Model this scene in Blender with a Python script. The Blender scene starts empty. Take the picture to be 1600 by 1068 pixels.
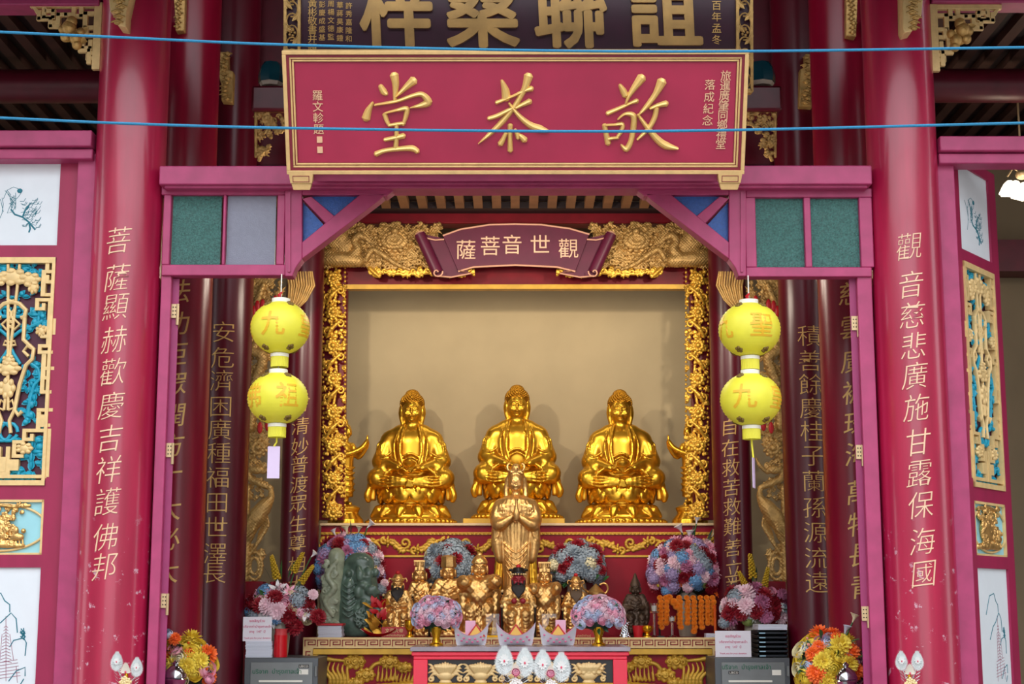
import bpy, bmesh, math, random
import numpy as np
from mathutils import Vector, Matrix

C = bpy.context.scene.collection
SC = bpy.context.scene
PI = math.pi
R = math.radians

# ---------------------------------------------------------------- camera, sky, lights, exposure
F = 2450.0
PITCH, YAW = R(9.6), 5 / 2450
CAM = Vector((0, 0, 1.35))
cd = bpy.data.cameras.new('camera')
cd.sensor_width = 36; cd.lens = 36 * F / 1600; cd.clip_end = 200
cam = bpy.data.objects.new('camera', cd); C.objects.link(cam)
cam.location = CAM; cam.rotation_euler = (PI / 2 + PITCH, 0, YAW)
SC.camera = cam
SC.view_settings.view_transform = 'Standard'
SC.view_settings.look = 'None'
SC.view_settings.gamma = 1
SC.view_settings.use_curve_mapping = False
SC.view_settings.exposure = 0.3

w = bpy.data.worlds.new('overcast_sky'); SC.world = w; w.use_nodes = True
wn = w.node_tree; bgn = wn.nodes['Background']
tc = wn.nodes.new('ShaderNodeTexCoord'); sx = wn.nodes.new('ShaderNodeSeparateXYZ'); rp = wn.nodes.new('ShaderNodeValToRGB')
wn.links.new(tc.outputs['Generated'], sx.inputs[0]); wn.links.new(sx.outputs['Z'], rp.inputs[0]); wn.links.new(rp.outputs[0], bgn.inputs[0])
rp.color_ramp.elements[0].position = 0.0; rp.color_ramp.elements[0].color = (0.55, 0.55, 0.56, 1)
rp.color_ramp.elements[1].position = 0.5; rp.color_ramp.elements[1].color = (0.90, 0.95, 1.0, 1)
bgn.inputs[1].default_value = 3.1

def lamp(name, kind, loc, power, col, size=0.2, aim=None, spot=None):
    l = bpy.data.lights.new(name, kind); l.energy = power; l.color = col
    if kind == 'AREA': l.size = size
    else: l.shadow_soft_size = size
    if spot: l.spot_size = R(spot); l.spot_blend = 0.6
    o = bpy.data.objects.new(name, l); C.objects.link(o); o.location = loc
    if aim is not None:
        o.rotation_euler = (Vector(aim) - Vector(loc)).to_track_quat('-Z', 'Y').to_euler()
    return o
WARM = (1.0, 0.87, 0.70)
for sx_ in (-1, 1): lamp('ceiling_spot', 'SPOT', (sx_ * 1.9, 10.75, 4.3), 170, WARM, 0.07, (-sx_ * .1, 15.0, 2.9), 62)
lamp('altar_fill_light', 'POINT', (0, 11.9, 4.2), 44, WARM, 0.12)  # added fill light without a fixture, brightens the altar things

niche_fill = lamp('niche_fill_light', 'AREA', (0, 14.3, 4.2), 7, WARM, 0.1, (0, 15.0, 3.2)); niche_fill.data.shape = 'RECTANGLE'; niche_fill.data.size = 2.9; niche_fill.data.size_y = 0.08  # added area light, no tube known here; lifts the header's shadow band
for sx_ in (-1, 1): lamp('board_fill_light', 'POINT', (sx_ * 1.2, 11.95, 4.0), 13, WARM, 0.12)  # added fill lights without fixtures, brighten the tall carved boards

# ---------------------------------------------------------------- pixel helpers
_f = Vector((0, math.cos(PITCH), math.sin(PITCH))); _u = Vector((0, -math.sin(PITCH), math.cos(PITCH)))
_RZ = Matrix.Rotation(YAW, 3, 'Z')
def _dir(px, py):
    return _RZ @ (_f + (px - 800) / F * Vector((1, 0, 0)) + (534 - py) / F * _u)
def at(px, py, Y):
    """the point seen at a pixel of the photograph, on the plane y = Y"""
    d = _dir(px, py); return CAM + d * (Y / d.y)
def at_z(px, py, z):
    d = _dir(px, py); return CAM + d * ((z - CAM.z) / d.z)
def mpp(py, Y):
    """metres per pixel there"""
    d = _dir(800, py); return (Y / d.y) / F
def X(px, Y, z):
    """x of a pixel column at depth Y and height z"""
    dep = Y * math.cos(PITCH) + (z - CAM.z) * math.sin(PITCH)
    return (px - 805) * dep / F
def PXZ(pts, Y):
    return [(p.x, p.z) for p in (at(a, b, Y) for a, b in pts)]

# ---------------------------------------------------------------- materials
def lin(c):
    return tuple(((v / 255) / 12.92 if v / 255 <= 0.04045 else ((v / 255 + 0.055) / 1.055) ** 2.4) for v in c) + (1,)
_m = {}
def mat(name, c, rough=0.5, metal=0.0, vary=0.0, scale=8.0, stretch=(1, 1, 1), bump=0.0, bscale=60.0, emit=0.0, trans=0.0, coat=0.0, c2=None, spec=0.5, sss=0.0):
    if name in _m: return _m[name]
    m = bpy.data.materials.new(name); m.use_nodes = True; nt = m.node_tree; b = nt.nodes['Principled BSDF']
    b.inputs['Base Color'].default_value = lin(c); b.inputs['Roughness'].default_value = rough; b.inputs['Metallic'].default_value = metal
    b.inputs['Coat Weight'].default_value = coat; b.inputs['Coat Roughness'].default_value = 0.15
    b.inputs['Transmission Weight'].default_value = trans; b.inputs['Specular IOR Level'].default_value = spec
    if sss: b.inputs['Subsurface Weight'].default_value = sss; b.inputs['Subsurface Radius'].default_value = (.05, .05, .03)
    if emit:
        b.inputs['Emission Color'].default_value = lin(c); b.inputs['Emission Strength'].default_value = emit
    if vary or bump:
        t = nt.nodes.new('ShaderNodeTexCoord'); mp = nt.nodes.new('ShaderNodeMapping'); mp.inputs['Scale'].default_value = stretch
        nt.links.new(t.outputs['Object'], mp.inputs[0])
    if vary:
        n = nt.nodes.new('ShaderNodeTexNoise'); n.inputs['Scale'].default_value = scale; n.inputs['Detail'].default_value = 5
        nt.links.new(mp.outputs[0], n.inputs[0]); r = nt.nodes.new('ShaderNodeValToRGB')
        l = lin(c); h = lin(c2) if c2 else tuple(min(1, v * (1 + vary)) for v in l[:3]) + (1,)
        r.color_ramp.elements[0].position = 0.3; r.color_ramp.elements[0].color = tuple(v * (1 - vary) for v in l[:3]) + (1,)
        r.color_ramp.elements[1].position = 0.7; r.color_ramp.elements[1].color = h
        nt.links.new(n.outputs[0], r.inputs[0]); nt.links.new(r.outputs[0], b.inputs['Base Color'])
        if emit: nt.links.new(r.outputs[0], b.inputs['Emission Color'])
    if bump:
        n2 = nt.nodes.new('ShaderNodeTexNoise'); n2.inputs['Scale'].default_value = bscale; nt.links.new(mp.outputs[0], n2.inputs[0])
        bp = nt.nodes.new('ShaderNodeBump'); bp.inputs['Strength'].default_value = bump; bp.inputs['Distance'].default_value = 0.01
        nt.links.new(n2.outputs[0], bp.inputs['Height']); nt.links.new(bp.outputs[0], b.inputs['Normal'])
    _m[name] = m
    return m

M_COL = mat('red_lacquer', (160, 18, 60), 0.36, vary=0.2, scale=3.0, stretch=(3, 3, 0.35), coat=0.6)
def add_scuffs(m, zmax):
    '''chipped white scuffs on the lower part of a pillar'''
    nt = m.node_tree; b = nt.nodes['Principled BSDF']; src = b.inputs['Base Color'].links[0].from_socket
    t = nt.nodes.new('ShaderNodeTexCoord'); n = nt.nodes.new('ShaderNodeTexNoise'); n.inputs['Scale'].default_value = 13; n.inputs['Detail'].default_value = 6; n.inputs['Roughness'].default_value = .7
    nt.links.new(t.outputs['Object'], n.inputs[0]); r = nt.nodes.new('ShaderNodeValToRGB'); r.color_ramp.elements[0].position = .61; r.color_ramp.elements[1].position = .65
    nt.links.new(n.outputs[0], r.inputs[0]); s_ = nt.nodes.new('ShaderNodeSeparateXYZ'); nt.links.new(t.outputs['Object'], s_.inputs[0])
    k = nt.nodes.new('ShaderNodeMapRange'); k.inputs[1].default_value = zmax; k.inputs[2].default_value = zmax - .5; nt.links.new(s_.outputs['Z'], k.inputs[0])
    mu = nt.nodes.new('ShaderNodeMath'); mu.operation = 'MULTIPLY'; nt.links.new(r.outputs[0], mu.inputs[0]); nt.links.new(k.outputs[0], mu.inputs[1])
    m2 = nt.nodes.new('ShaderNodeMath'); m2.operation = 'MULTIPLY'; m2.inputs[1].default_value = .7; nt.links.new(mu.outputs[0], m2.inputs[0])
    mx = nt.nodes.new('ShaderNodeMixRGB'); mx.inputs[2].default_value = lin((206, 176, 190)); nt.links.new(m2.outputs[0], mx.inputs[0]); nt.links.new(src, mx.inputs[1]); nt.links.new(mx.outputs[0], b.inputs['Base Color'])
add_scuffs(M_COL, 2.0)
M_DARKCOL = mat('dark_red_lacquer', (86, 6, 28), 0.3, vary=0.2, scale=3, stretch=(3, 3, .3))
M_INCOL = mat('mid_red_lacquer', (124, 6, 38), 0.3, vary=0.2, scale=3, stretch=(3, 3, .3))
M_FRAME = mat('magenta_paint', (166, 56, 102), 0.5, vary=0.14, scale=4, stretch=(2, 2, 2))
M_DOOR = mat('crimson_paint', (148, 20, 68), 0.5, vary=0.12, scale=4, stretch=(2, 2, .5))
M_LEAF = mat('purple_paint', (146, 44, 96), 0.5, vary=0.1)
M_BEAM = mat('dark_beam_paint', (84, 10, 30), 0.4, vary=0.2)
M_REDBEAM = mat('red_beam_paint', (116, 8, 26), 0.4, vary=0.15, spec=.25)
M_SIGN = mat('sign_red_paint', (160, 30, 66), 0.45, vary=0.1, scale=3)
M_SIGNGOLD = mat('pale_gold_paint', (214, 176, 118), 0.42, metal=0.15, vary=0.1, scale=20)
M_CHAR = mat('gilt_letters', (226, 188, 112), 0.35, metal=0.35, vary=0.1, scale=10)
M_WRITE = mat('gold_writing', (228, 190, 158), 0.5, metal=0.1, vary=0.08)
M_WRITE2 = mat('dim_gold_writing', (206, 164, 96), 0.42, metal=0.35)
M_GOLD = mat('polished_gold', (222, 170, 52), 0.3, metal=0.9, vary=0.08, scale=6)
M_GOLDHAIR = mat('dull_gold', (176, 124, 32), 0.42, metal=0.9)
M_BRONZE = mat('aged_gilt', (222, 176, 108), 0.3, metal=0.82, vary=0.25, scale=14, bump=0.18, bscale=110)
M_CARVE = mat('antique_gilt', (188, 150, 88), 0.42, metal=0.45, vary=0.25, scale=16, bump=0.35, bscale=90)
M_CARVEB = mat('bright_gilt', (226, 176, 66), 0.36, metal=0.6, vary=0.2, scale=16, bump=0.3, bscale=90)
M_CARVELIGHT = mat('cream_gilt', (222, 190, 132), 0.45, metal=0.15, vary=0.1, scale=20)
M_GOLDPAINT = mat('gold_paint', (206, 160, 54), 0.45, metal=0.3, vary=0.15, scale=10)
M_PLASTER = mat('beige_plaster', (178, 160, 124), 0.8, vary=0.06, scale=2)
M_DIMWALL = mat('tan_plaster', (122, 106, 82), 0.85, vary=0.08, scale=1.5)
M_BLACK = mat('black_lacquer', (18, 14, 16), 0.35)
M_DARK = mat('dark_wood', (34, 16, 22), 0.6, vary=0.3)  # nearly black wood with random variation
M_RAFTERSHADE = mat('shaded_rafter_wood', (74, 44, 36), 0.7, vary=0.2, scale=6)  # darker copy of the tan wood; the side halls' shade is in the colour
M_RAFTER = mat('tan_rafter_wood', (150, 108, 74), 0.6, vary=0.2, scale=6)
M_STONE = mat('grey_stone', (150, 148, 144), 0.8, vary=0.2, scale=3)
M_CYAN = mat('turquoise_paint', (18, 150, 178), 0.45, vary=0.12, scale=12)
M_PALEBLUE = mat('pale_blue_paint', (150, 206, 216), 0.5, vary=0.04)
M_PAPER = mat('white_panel_paint', (216, 222, 228), 0.55, vary=0.02)
M_INK = mat('teal_ink', (20, 110, 128), 0.6)
M_INKRED = mat('faded_red_ink', (150, 90, 110), 0.6)
M_GREENGLASS = mat('green_frosted_glass', (58, 110, 104), 0.35, vary=0.4, scale=90, bump=0.9, bscale=120, trans=0.15)
M_GREYGLASS = mat('grey_frosted_glass', (130, 132, 150), 0.35, vary=0.06, scale=40, bump=0.3, bscale=150, trans=0.15)
M_BLUEGLASS = mat('blue_frosted_glass', (44, 96, 176), 0.3, vary=0.15, scale=40, bump=0.5, bscale=120, trans=0.15)
M_ROPE = mat('blue_rope', (24, 118, 160), 0.6, vary=0.15, scale=90)
M_HINGE = mat('brass_hinge', (196, 170, 130), 0.4, metal=0.5)
M_RED = mat('bright_red', (190, 16, 30), 0.45)
M_TEALTILE = mat('teal_glazed_tile', (14, 60, 72), 0.2)

# ---------------------------------------------------------------- mesh building
WM = {}
class MB:
    def __init__(s): s.v = []; s.f = []
    def add(s, v, f, M=None):
        n = len(s.v)
        if M is not None: v = [tuple(M @ Vector(p)) for p in v]
        s.v.extend(tuple(map(float, p)) for p in v); s.f.extend(tuple(i + n for i in q) for q in f); return s
    def box(s, lo, hi, M=None):
        x0, y0, z0 = lo; x1, y1, z1 = hi
        return s.add([(x0, y0, z0), (x1, y0, z0), (x1, y1, z0), (x0, y1, z0), (x0, y0, z1), (x1, y0, z1), (x1, y1, z1), (x0, y1, z1)],
                     [(3, 2, 1, 0), (4, 5, 6, 7), (0, 1, 5, 4), (1, 2, 6, 5), (2, 3, 7, 6), (3, 0, 4, 7)], M)
    def prism(s, poly, y0, y1, M=None):
        a = sum(poly[i][0] * poly[(i + 1) % len(poly)][1] - poly[(i + 1) % len(poly)][0] * poly[i][1] for i in range(len(poly)))
        if a < 0: poly = poly[::-1]
        n = len(poly)
        v = [(x, y0, z) for x, z in poly] + [(x, y1, z) for x, z in poly]
        f = [tuple(range(n)), tuple(range(2 * n - 1, n - 1, -1))] + [(i, i + n, (i + 1) % n + n, (i + 1) % n) for i in range(n)]
        return s.add(v, f, M)
    def lathe(s, prof, n=24, c=(0, 0, 0), M=None, mod=None, sy=1.0):
        v = []; f = []
        for r, z in prof:
            for i in range(n):
                a = 2 * PI * i / n; k = r * (mod(a, z) if mod else 1)
                v.append((c[0] + k * math.cos(a), c[1] + sy * k * math.sin(a), c[2] + z))
        for j in range(len(prof) - 1):
            for i in range(n):
                f.append((j * n + i, j * n + (i + 1) % n, (j + 1) * n + (i + 1) % n, (j + 1) * n + i))
        if prof[0][0] > 1e-6: f.append(tuple(range(n - 1, -1, -1)))
        if prof[-1][0] > 1e-6: f.append(tuple(range((len(prof) - 1) * n, len(prof) * n)))
        return s.add(v, f, M)
    def tube(s, pts, r, n=8, M=None, flat=1.0, close=False):
        P = [Vector(p) for p in pts]; m = len(P)
        rr = r if hasattr(r, '__len__') else [r] * m
        T = []
        for i in range(m):
            a = P[(i - 1) % m] if close else P[max(i - 1, 0)]; b = P[(i + 1) % m] if close else P[min(i + 1, m - 1)]
            d = b - a; T.append(d.normalized() if d.length > 1e-9 else Vector((0, 0, 1)))
        ref = Vector((0, 1, 0)) if abs(T[0].y) < 0.8 else Vector((1, 0, 0))
        v = []; f = []
        for i in range(m):
            u = (ref - T[i] * ref.dot(T[i])); u = u.normalized() if u.length > 1e-6 else T[i].orthogonal().normalized()
            ref = u; w_ = T[i].cross(u)
            for k in range(n):
                a = 2 * PI * k / n
                v.append(tuple(P[i] + rr[i] * (flat * math.cos(a) * u + math.sin(a) * w_)))
        for i in range(m if close else m - 1):
            j = (i + 1) % m
            for k in range(n):
                f.append((i * n + k, i * n + (k + 1) % n, j * n + (k + 1) % n, j * n + k))
        if not close: f += [tuple(range(n - 1, -1, -1)), tuple(range((m - 1) * n, m * n))]
        return s.add(v, f, M)
    def ball(s, c, r, nu=12, nv=8, M=None):
        if not hasattr(r, '__len__'): r = (r, r, r)
        v = [(c[0], c[1], c[2] - r[2])]; f = []
        for j in range(1, nv):
            t = -PI / 2 + PI * j / nv
            for i in range(nu):
                a = 2 * PI * i / nu
                v.append((c[0] + r[0] * math.cos(t) * math.cos(a), c[1] + r[1] * math.cos(t) * math.sin(a), c[2] + r[2] * math.sin(t)))
        v.append((c[0], c[1], c[2] + r[2])); L = len(v) - 1
        for i in range(nu):
            f.append((0, 1 + (i + 1) % nu, 1 + i)); f.append((L, L - nu + i, L - nu + (i + 1) % nu))
        for j in range(nv - 2):
            for i in range(nu):
                a = 1 + j * nu
                f.append((a + i, a + (i + 1) % nu, a + nu + (i + 1) % nu, a + nu + i))
        return s.add(v, f, M)
    def leaf(s, base, d, side, L, W, bend=0.0, M=None, thick=0.0):
        """a pointed blade from base along d, width along side, bending along their normal"""
        d = Vector(d).normalized(); side = Vector(side).normalized(); nrm = d.cross(side); b = Vector(base)
        prof = [(0, .15), (.25, .8), (.5, 1), (.75, .72), (1, .03)]; v = []; f = []
        for t, wd in prof:
            c = b + d * L * t + nrm * bend * L * t * t
            v += [tuple(c - side * W * wd * .5), tuple(c + nrm * W * -.12 * wd), tuple(c + side * W * wd * .5)]
        for i in range(len(prof) - 1):
            for k in (0, 1): f.append((i * 3 + k, i * 3 + k + 1, i * 3 + k + 4, i * 3 + k + 3))
        return s.add(v, f, M)
    def data(s, name, m, sharp=40, flatshade=False):
        me = bpy.data.meshes.new(name); me.from_pydata(s.v, [], s.f); me.update()
        me.materials.append(m)
        if not flatshade:
            me.polygons.foreach_set('use_smooth', [True] * len(me.polygons))
            me.set_sharp_from_angle(angle=R(sharp))
        return me
    def build(s, name, m, parent=None, sharp=40, bevel=0.0, local=False, flatshade=False):
        """link everything collected as ONE mesh object; coordinates are world ones unless local"""
        if parent is not None and not local:
            iv = WM[parent.name].inverted(); s.v = [tuple(iv @ Vector(p)) for p in s.v]
        o = bpy.data.objects.new(name, s.data(name, m, sharp, flatshade)); C.objects.link(o)
        if parent is not None: o.parent = parent; WM[o.name] = WM[parent.name].copy()
        else: WM[o.name] = Matrix.Identity(4)
        if bevel:
            b = o.modifiers.new('edge', 'BEVEL'); b.width = bevel; b.segments = 2; b.limit_method = 'ANGLE'; b.angle_limit = R(40)
        return o

def tag(o, label, cat, group=None, kind=None):
    if label: o['label'] = label
    if cat: o['category'] = cat
    if group: o['group'] = group
    if kind: o['kind'] = kind
    return o
def thing(name, label, cat, loc=(0, 0, 0), rot=(0, 0, 0), group=None, scale=1.0, kind=None):
    o = bpy.data.objects.new(name, None); C.objects.link(o); o.empty_display_size = 0.1
    o.location = loc; o.rotation_euler = rot; o.scale = (scale,) * 3
    from mathutils import Euler
    WM[o.name] = Matrix.LocRotScale(Vector(loc), Euler(rot), Vector((scale,) * 3))
    return tag(o, label, cat, group, kind)
def part_of(name, me, parent, loc=(0, 0, 0), rot=(0, 0, 0), scale=(1, 1, 1)):
    """an object with shared mesh data as a child, placed in its parent's own space"""
    o = bpy.data.objects.new(name, me); C.objects.link(o); o.parent = parent; o.location = loc; o.rotation_euler = rot
    o.scale = scale if hasattr(scale, '__len__') else (scale,) * 3
    WM[o.name] = WM[parent.name] @ o.matrix_basis
    return o
def copy_tree(o, parent=None):
    c = o.copy(); C.objects.link(c)
    if parent is not None: c.parent = parent
    for ch in [k for k in C.objects if k.parent == o]: copy_tree(ch, c)
    return c
def struct(o): o['kind'] = 'structure'; return o

# ---------------------------------------------------------------- writing
_g = {}
def glyph(ch, weight=0.0, depth=0.025):
    """one character (or a line of text), centred, one em high: verts and faces in x/z, front towards -y"""
    weight = min(weight, 0.0); k = (ch, weight, depth)
    if k in _g: return _g[k]
    c = bpy.data.curves.new('glyph', 'FONT'); c.body = ch; c.size = 1; c.align_x = 'CENTER'; c.offset = weight; c.extrude = depth; c.resolution_u = 3
    o = bpy.data.objects.new('glyph', c); C.objects.link(o)
    dg = bpy.context.evaluated_depsgraph_get(); me = bpy.data.meshes.new_from_object(o.evaluated_get(dg))
    v = [(p.co.x, -p.co.z, p.co.y - 0.38) for p in me.vertices]; f = [tuple(p.vertices) for p in me.polygons]
    bpy.data.objects.remove(o); bpy.data.curves.remove(c); bpy.data.meshes.remove(me)
    _g[k] = (v, f); return _g[k]
_gc = {}
def glyph_cut(ch, weight, depth, step=0.1):
    """the same, cut by vertical planes so that it can be bent round a pillar"""
    k = (ch, weight, depth)
    if k in _gc: return _gc[k]
    v, f = glyph(ch, weight, depth); bm = bmesh.new(); vs = [bm.verts.new(p) for p in v]
    for q in f:
        try: bm.faces.new([vs[i] for i in q])
        except ValueError: pass
    for i in range(-5, 6):
        bmesh.ops.bisect_plane(bm, geom=bm.verts[:] + bm.edges[:] + bm.faces[:], plane_co=(i * step, 0, 0), plane_no=(1, 0, 0))
    bm.verts.index_update(); r = ([tuple(p.co) for p in bm.verts], [tuple(p.index for p in q.verts) for q in bm.faces]); bm.free()
    _gc[k] = r; return r
def write_flat(mb, ch, cx, y, cz, size, weight=0.0, depth=0.025, sx=1.0, shear=0.0, M=None):
    v, f = glyph(ch, weight, depth)
    mb.add([(cx + (p[0] + shear * p[2]) * size * sx, y + p[1] * size, cz + p[2] * size + 0.06 * shear * p[0] * size) for p in v], f, M)
def write_round(mb, ch, ax, ay, r, a0, cz, size, weight=0.0, sx=1.0, shear=0.0, depth=0.02):
    v, f = glyph_cut(ch, weight, depth); out = []
    for p in v:
        a = a0 + (p[0] * sx + shear * p[2]) * size / r; q = r + 0.001 - p[1] * size
        out.append((ax + q * math.sin(a), ay - q * math.cos(a), cz + (p[2] + 0.12 * p[0] * (1 if shear else 0)) * size))
    mb.add(out, f)
def brush(mb, pts, wd, y, h, M=None):
    """one brush stroke with a raised ridge; pts in x/z"""
    P = [Vector((a, b)) for a, b in pts]; Q = []; Wd = []
    for i in range(len(P) - 1):           # smooth a little
        p0, p1, p2, p3 = P[max(i - 1, 0)], P[i], P[i + 1], P[min(i + 2, len(P) - 1)]
        for k in range(5):
            t = k / 5; Q.append(0.5 * ((2 * p1) + (p2 - p0) * t + (2 * p0 - 5 * p1 + 4 * p2 - p3) * t * t + (3 * p1 - p0 - 3 * p2 + p3) * t ** 3)); Wd.append(wd[i] * (1 - t) + wd[i + 1] * t)
    Q.append(P[-1]); Wd.append(wd[-1]); n = len(Q); v = []; f = []
    T = [(Q[min(i + 1, n - 1)] - Q[max(i - 1, 0)]).normalized() for i in range(n)]
    Q = [Q[0] - T[0] * Wd[0] * .3] + Q + [Q[-1] + T[-1] * Wd[-1] * .3]; T = [T[0]] + T + [T[-1]]; Wd = [Wd[0] * .45] + Wd + [Wd[-1] * .4]; n += 2
    for i in range(n):
        s_ = Vector((-T[i].y, T[i].x)) * Wd[i] * .5; a = Q[i] - s_; b = Q[i] + s_; a2 = Q[i] - s_ * .55; b2 = Q[i] + s_ * .55
        e = 1 if 0 < i < n - 1 else .35
        v += [(a.x, y, a.y), (a2.x, y - h * .75 * e, a2.y), (Q[i].x, y - h * e, Q[i].y), (b2.x, y - h * .75 * e, b2.y), (b.x, y, b.y)]
    for i in range(n - 1):
        for k in range(4): f.append((i * 5 + k, i * 5 + k + 1, i * 5 + k + 6, i * 5 + k + 5))
        f.append((i * 5 + 4, i * 5, i * 5 + 5, i * 5 + 9))
    f += [(0, 4, 3, 2, 1), tuple((n - 1) * 5 + k for k in range(5))]
    mb.add(v, f, M)

# ---------------------------------------------------------------- sculpting: a distance field, meshed by surface nets
class Sculpt:
    def __init__(s, lo, hi, h):
        s.lo = np.array(lo, float); s.h = h; s.n = np.ceil((np.array(hi) - s.lo) / h).astype(int) + 1
        s.D = np.full(s.n, 10.0, np.float32)
    def _win(s, lo, hi, pad):
        a = np.clip(np.floor((np.array(lo) - pad - s.lo) / s.h).astype(int), 0, s.n); b = np.clip(np.ceil((np.array(hi) + pad - s.lo) / s.h).astype(int) + 1, 0, s.n)
        if (b - a).min() <= 0: return None
        g = [s.lo[i] + s.h * np.arange(a[i], b[i]) for i in range(3)]
        return (slice(a[0], b[0]), slice(a[1], b[1]), slice(a[2], b[2])), g[0][:, None, None], g[1][None, :, None], g[2][None, None, :]
    def _put(s, w, d, k, cut):
        D = s.D[w]
        if cut:
            d = -d; q = np.clip(0.5 - 0.5 * (D - d) / k, 0, 1); s.D[w] = D * (1 - q) + d * q + k * q * (1 - q)
        else:
            q = np.clip(0.5 + 0.5 * (D - d) / k, 0, 1); s.D[w] = D * (1 - q) + d * q - k * q * (1 - q)
        return s
    def ell(s, c, r, k=0.05, cut=False, rz=0.0):
        r = np.array(r if hasattr(r, '__len__') else (r, r, r), float); c = np.array(c, float); R_ = np.array([max(r[:2])] * 2 + [r[2]]) if rz else r
        W = s._win(c - R_, c + R_, k + 3 * s.h)
        if W is None: return s
        w, x, y, z = W; x, y, z = x - c[0], y - c[1], z - c[2]
        if rz: ca, sa = math.cos(rz), math.sin(rz); x, y = x * ca + y * sa, -x * sa + y * ca
        k0 = np.sqrt((x / r[0]) ** 2 + (y / r[1]) ** 2 + (z / r[2]) ** 2) + 1e-9; k1 = np.sqrt((x / r[0] ** 2) ** 2 + (y / r[1] ** 2) ** 2 + (z / r[2] ** 2) ** 2) + 1e-9
        return s._put(w, (k0 * (k0 - 1) / k1).astype(np.float32), k, cut)
    def cap(s, a, b, ra, rb=None, k=0.05, cut=False):
        rb = ra if rb is None else rb; a = np.array(a, float); b = np.array(b, float); m = max(ra, rb)
        W = s._win(np.minimum(a, b) - m, np.maximum(a, b) + m, k + 3 * s.h)
        if W is None: return s
        w, x, y, z = W; d = b - a; L = d @ d + 1e-12
        t = np.clip(((x - a[0]) * d[0] + (y - a[1]) * d[1] + (z - a[2]) * d[2]) / L, 0, 1)
        q = np.sqrt((x - a[0] - t * d[0]) ** 2 + (y - a[1] - t * d[1]) ** 2 + (z - a[2] - t * d[2]) ** 2) - (ra + (rb - ra) * t)
        return s._put(w, q.astype(np.float32), k, cut)
    def line(s, pts, r, k=0.03, cut=False, curve=True):
        P = [np.array(p, float) for p in pts]; rr = list(r) if hasattr(r, '__len__') else [r] * len(P)
        if curve and len(P) > 2:
            Q = []; S_ = []
            for i in range(len(P) - 1):
                p0, p1, p2, p3 = P[max(i - 1, 0)], P[i], P[i + 1], P[min(i + 2, len(P) - 1)]
                for j in range(4):
                    t = j / 4; Q.append(0.5 * ((2 * p1) + (p2 - p0) * t + (2 * p0 - 5 * p1 + 4 * p2 - p3) * t * t + (3 * p1 - p0 - 3 * p2 + p3) * t ** 3)); S_.append(rr[i] * (1 - t) + rr[i + 1] * t)
            Q.append(P[-1]); S_.append(rr[-1]); P, rr = Q, S_
        for i in range(len(P) - 1): s.cap(P[i], P[i + 1], rr[i], rr[i + 1], k, cut)
        return s
    def box(s, c, hs, rad=0.02, k=0.03, cut=False):
        c = np.array(c, float); hs = np.array(hs, float); W = s._win(c - hs, c + hs, k + 3 * s.h)
        if W is None: return s
        w, x, y, z = W; q = [np.abs(v - c[i]) - (hs[i] - rad) for i, v in enumerate((x, y, z))]
        d = np.sqrt(np.maximum(q[0], 0) ** 2 + np.maximum(q[1], 0) ** 2 + np.maximum(q[2], 0) ** 2) + np.minimum(np.maximum(np.maximum(q[0], q[1]), q[2]), 0) - rad
        return s._put(w, d.astype(np.float32), k, cut)
    def rev(s, prof, c=(0, 0), sy=1.0, petals=0, amp=0.0, ph=0.0, k=0.05):
        """a turned body: (radius, z) profile, with the outline scalloped into petals"""
        zs = [p[1] for p in prof]; rs = [p[0] for p in prof]; m = max(rs) * (1 + amp)
        W = s._win((c[0] - m, c[1] - m * sy, min(zs)), (c[0] + m, c[1] + m * sy, max(zs)), k + 3 * s.h)
        w, x, y, z = W; x = x - c[0]; y = (y - c[1]) / sy; rad = np.sqrt(x * x + y * y); a = np.arctan2(y, x)
        rz = np.interp(z, zs, rs)
        if petals: rz = rz * (1 + amp * np.abs(np.sin(a * petals / 2 + ph)))
        d = np.maximum((rad - rz) * 0.8, np.maximum(min(zs) - z, z - max(zs)))
        return s._put(w, d.astype(np.float32), k, False)
    def ripple(s, fn):
        g = [s.lo[i] + s.h * np.arange(s.n[i]) for i in range(3)]
        s.D += fn(g[0][:, None, None], g[1][None, :, None], g[2][None, None, :]).astype(np.float32); return s
    def mesh(s):
        D = s.D; I = D < 0; nx, ny, nz = D.shape
        I[0] = I[-1] = False; I[:, 0] = I[:, -1] = False; I[:, :, 0] = I[:, :, -1] = False
        D = np.where(I, D, np.maximum(D, 1e-5))
        cs = np.zeros((nx - 1, ny - 1, nz - 1), np.int8); corner = [(i, j, k) for i in (0, 1) for j in (0, 1) for k in (0, 1)]
        for i, j, k in corner: cs += I[i:nx - 1 + i, j:ny - 1 + j, k:nz - 1 + k]
        act = np.argwhere((cs > 0) & (cs < 8)); vid = np.full(cs.shape, -1, np.int64); vid[tuple(act.T)] = np.arange(len(act))
        val = {c: D[act[:, 0] + c[0], act[:, 1] + c[1], act[:, 2] + c[2]] for c in corner}
        acc = np.zeros((len(act), 3)); cnt = np.zeros(len(act))
        for a in corner:
            for ax in range(3):
                if a[ax]: continue
                b = tuple(1 if q == ax else a[q] for q in range(3)); va, vb = val[a], val[b]; mk = (va < 0) != (vb < 0)
                t = np.where(mk, va / np.where(mk, va - vb, 1), 0)
                p = np.tile(np.array(a, float), (len(act), 1)); p[:, ax] += t
                acc += p * mk[:, None]; cnt += mk
        V = s.lo + s.h * (act + acc / cnt[:, None]); Fc = []
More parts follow.
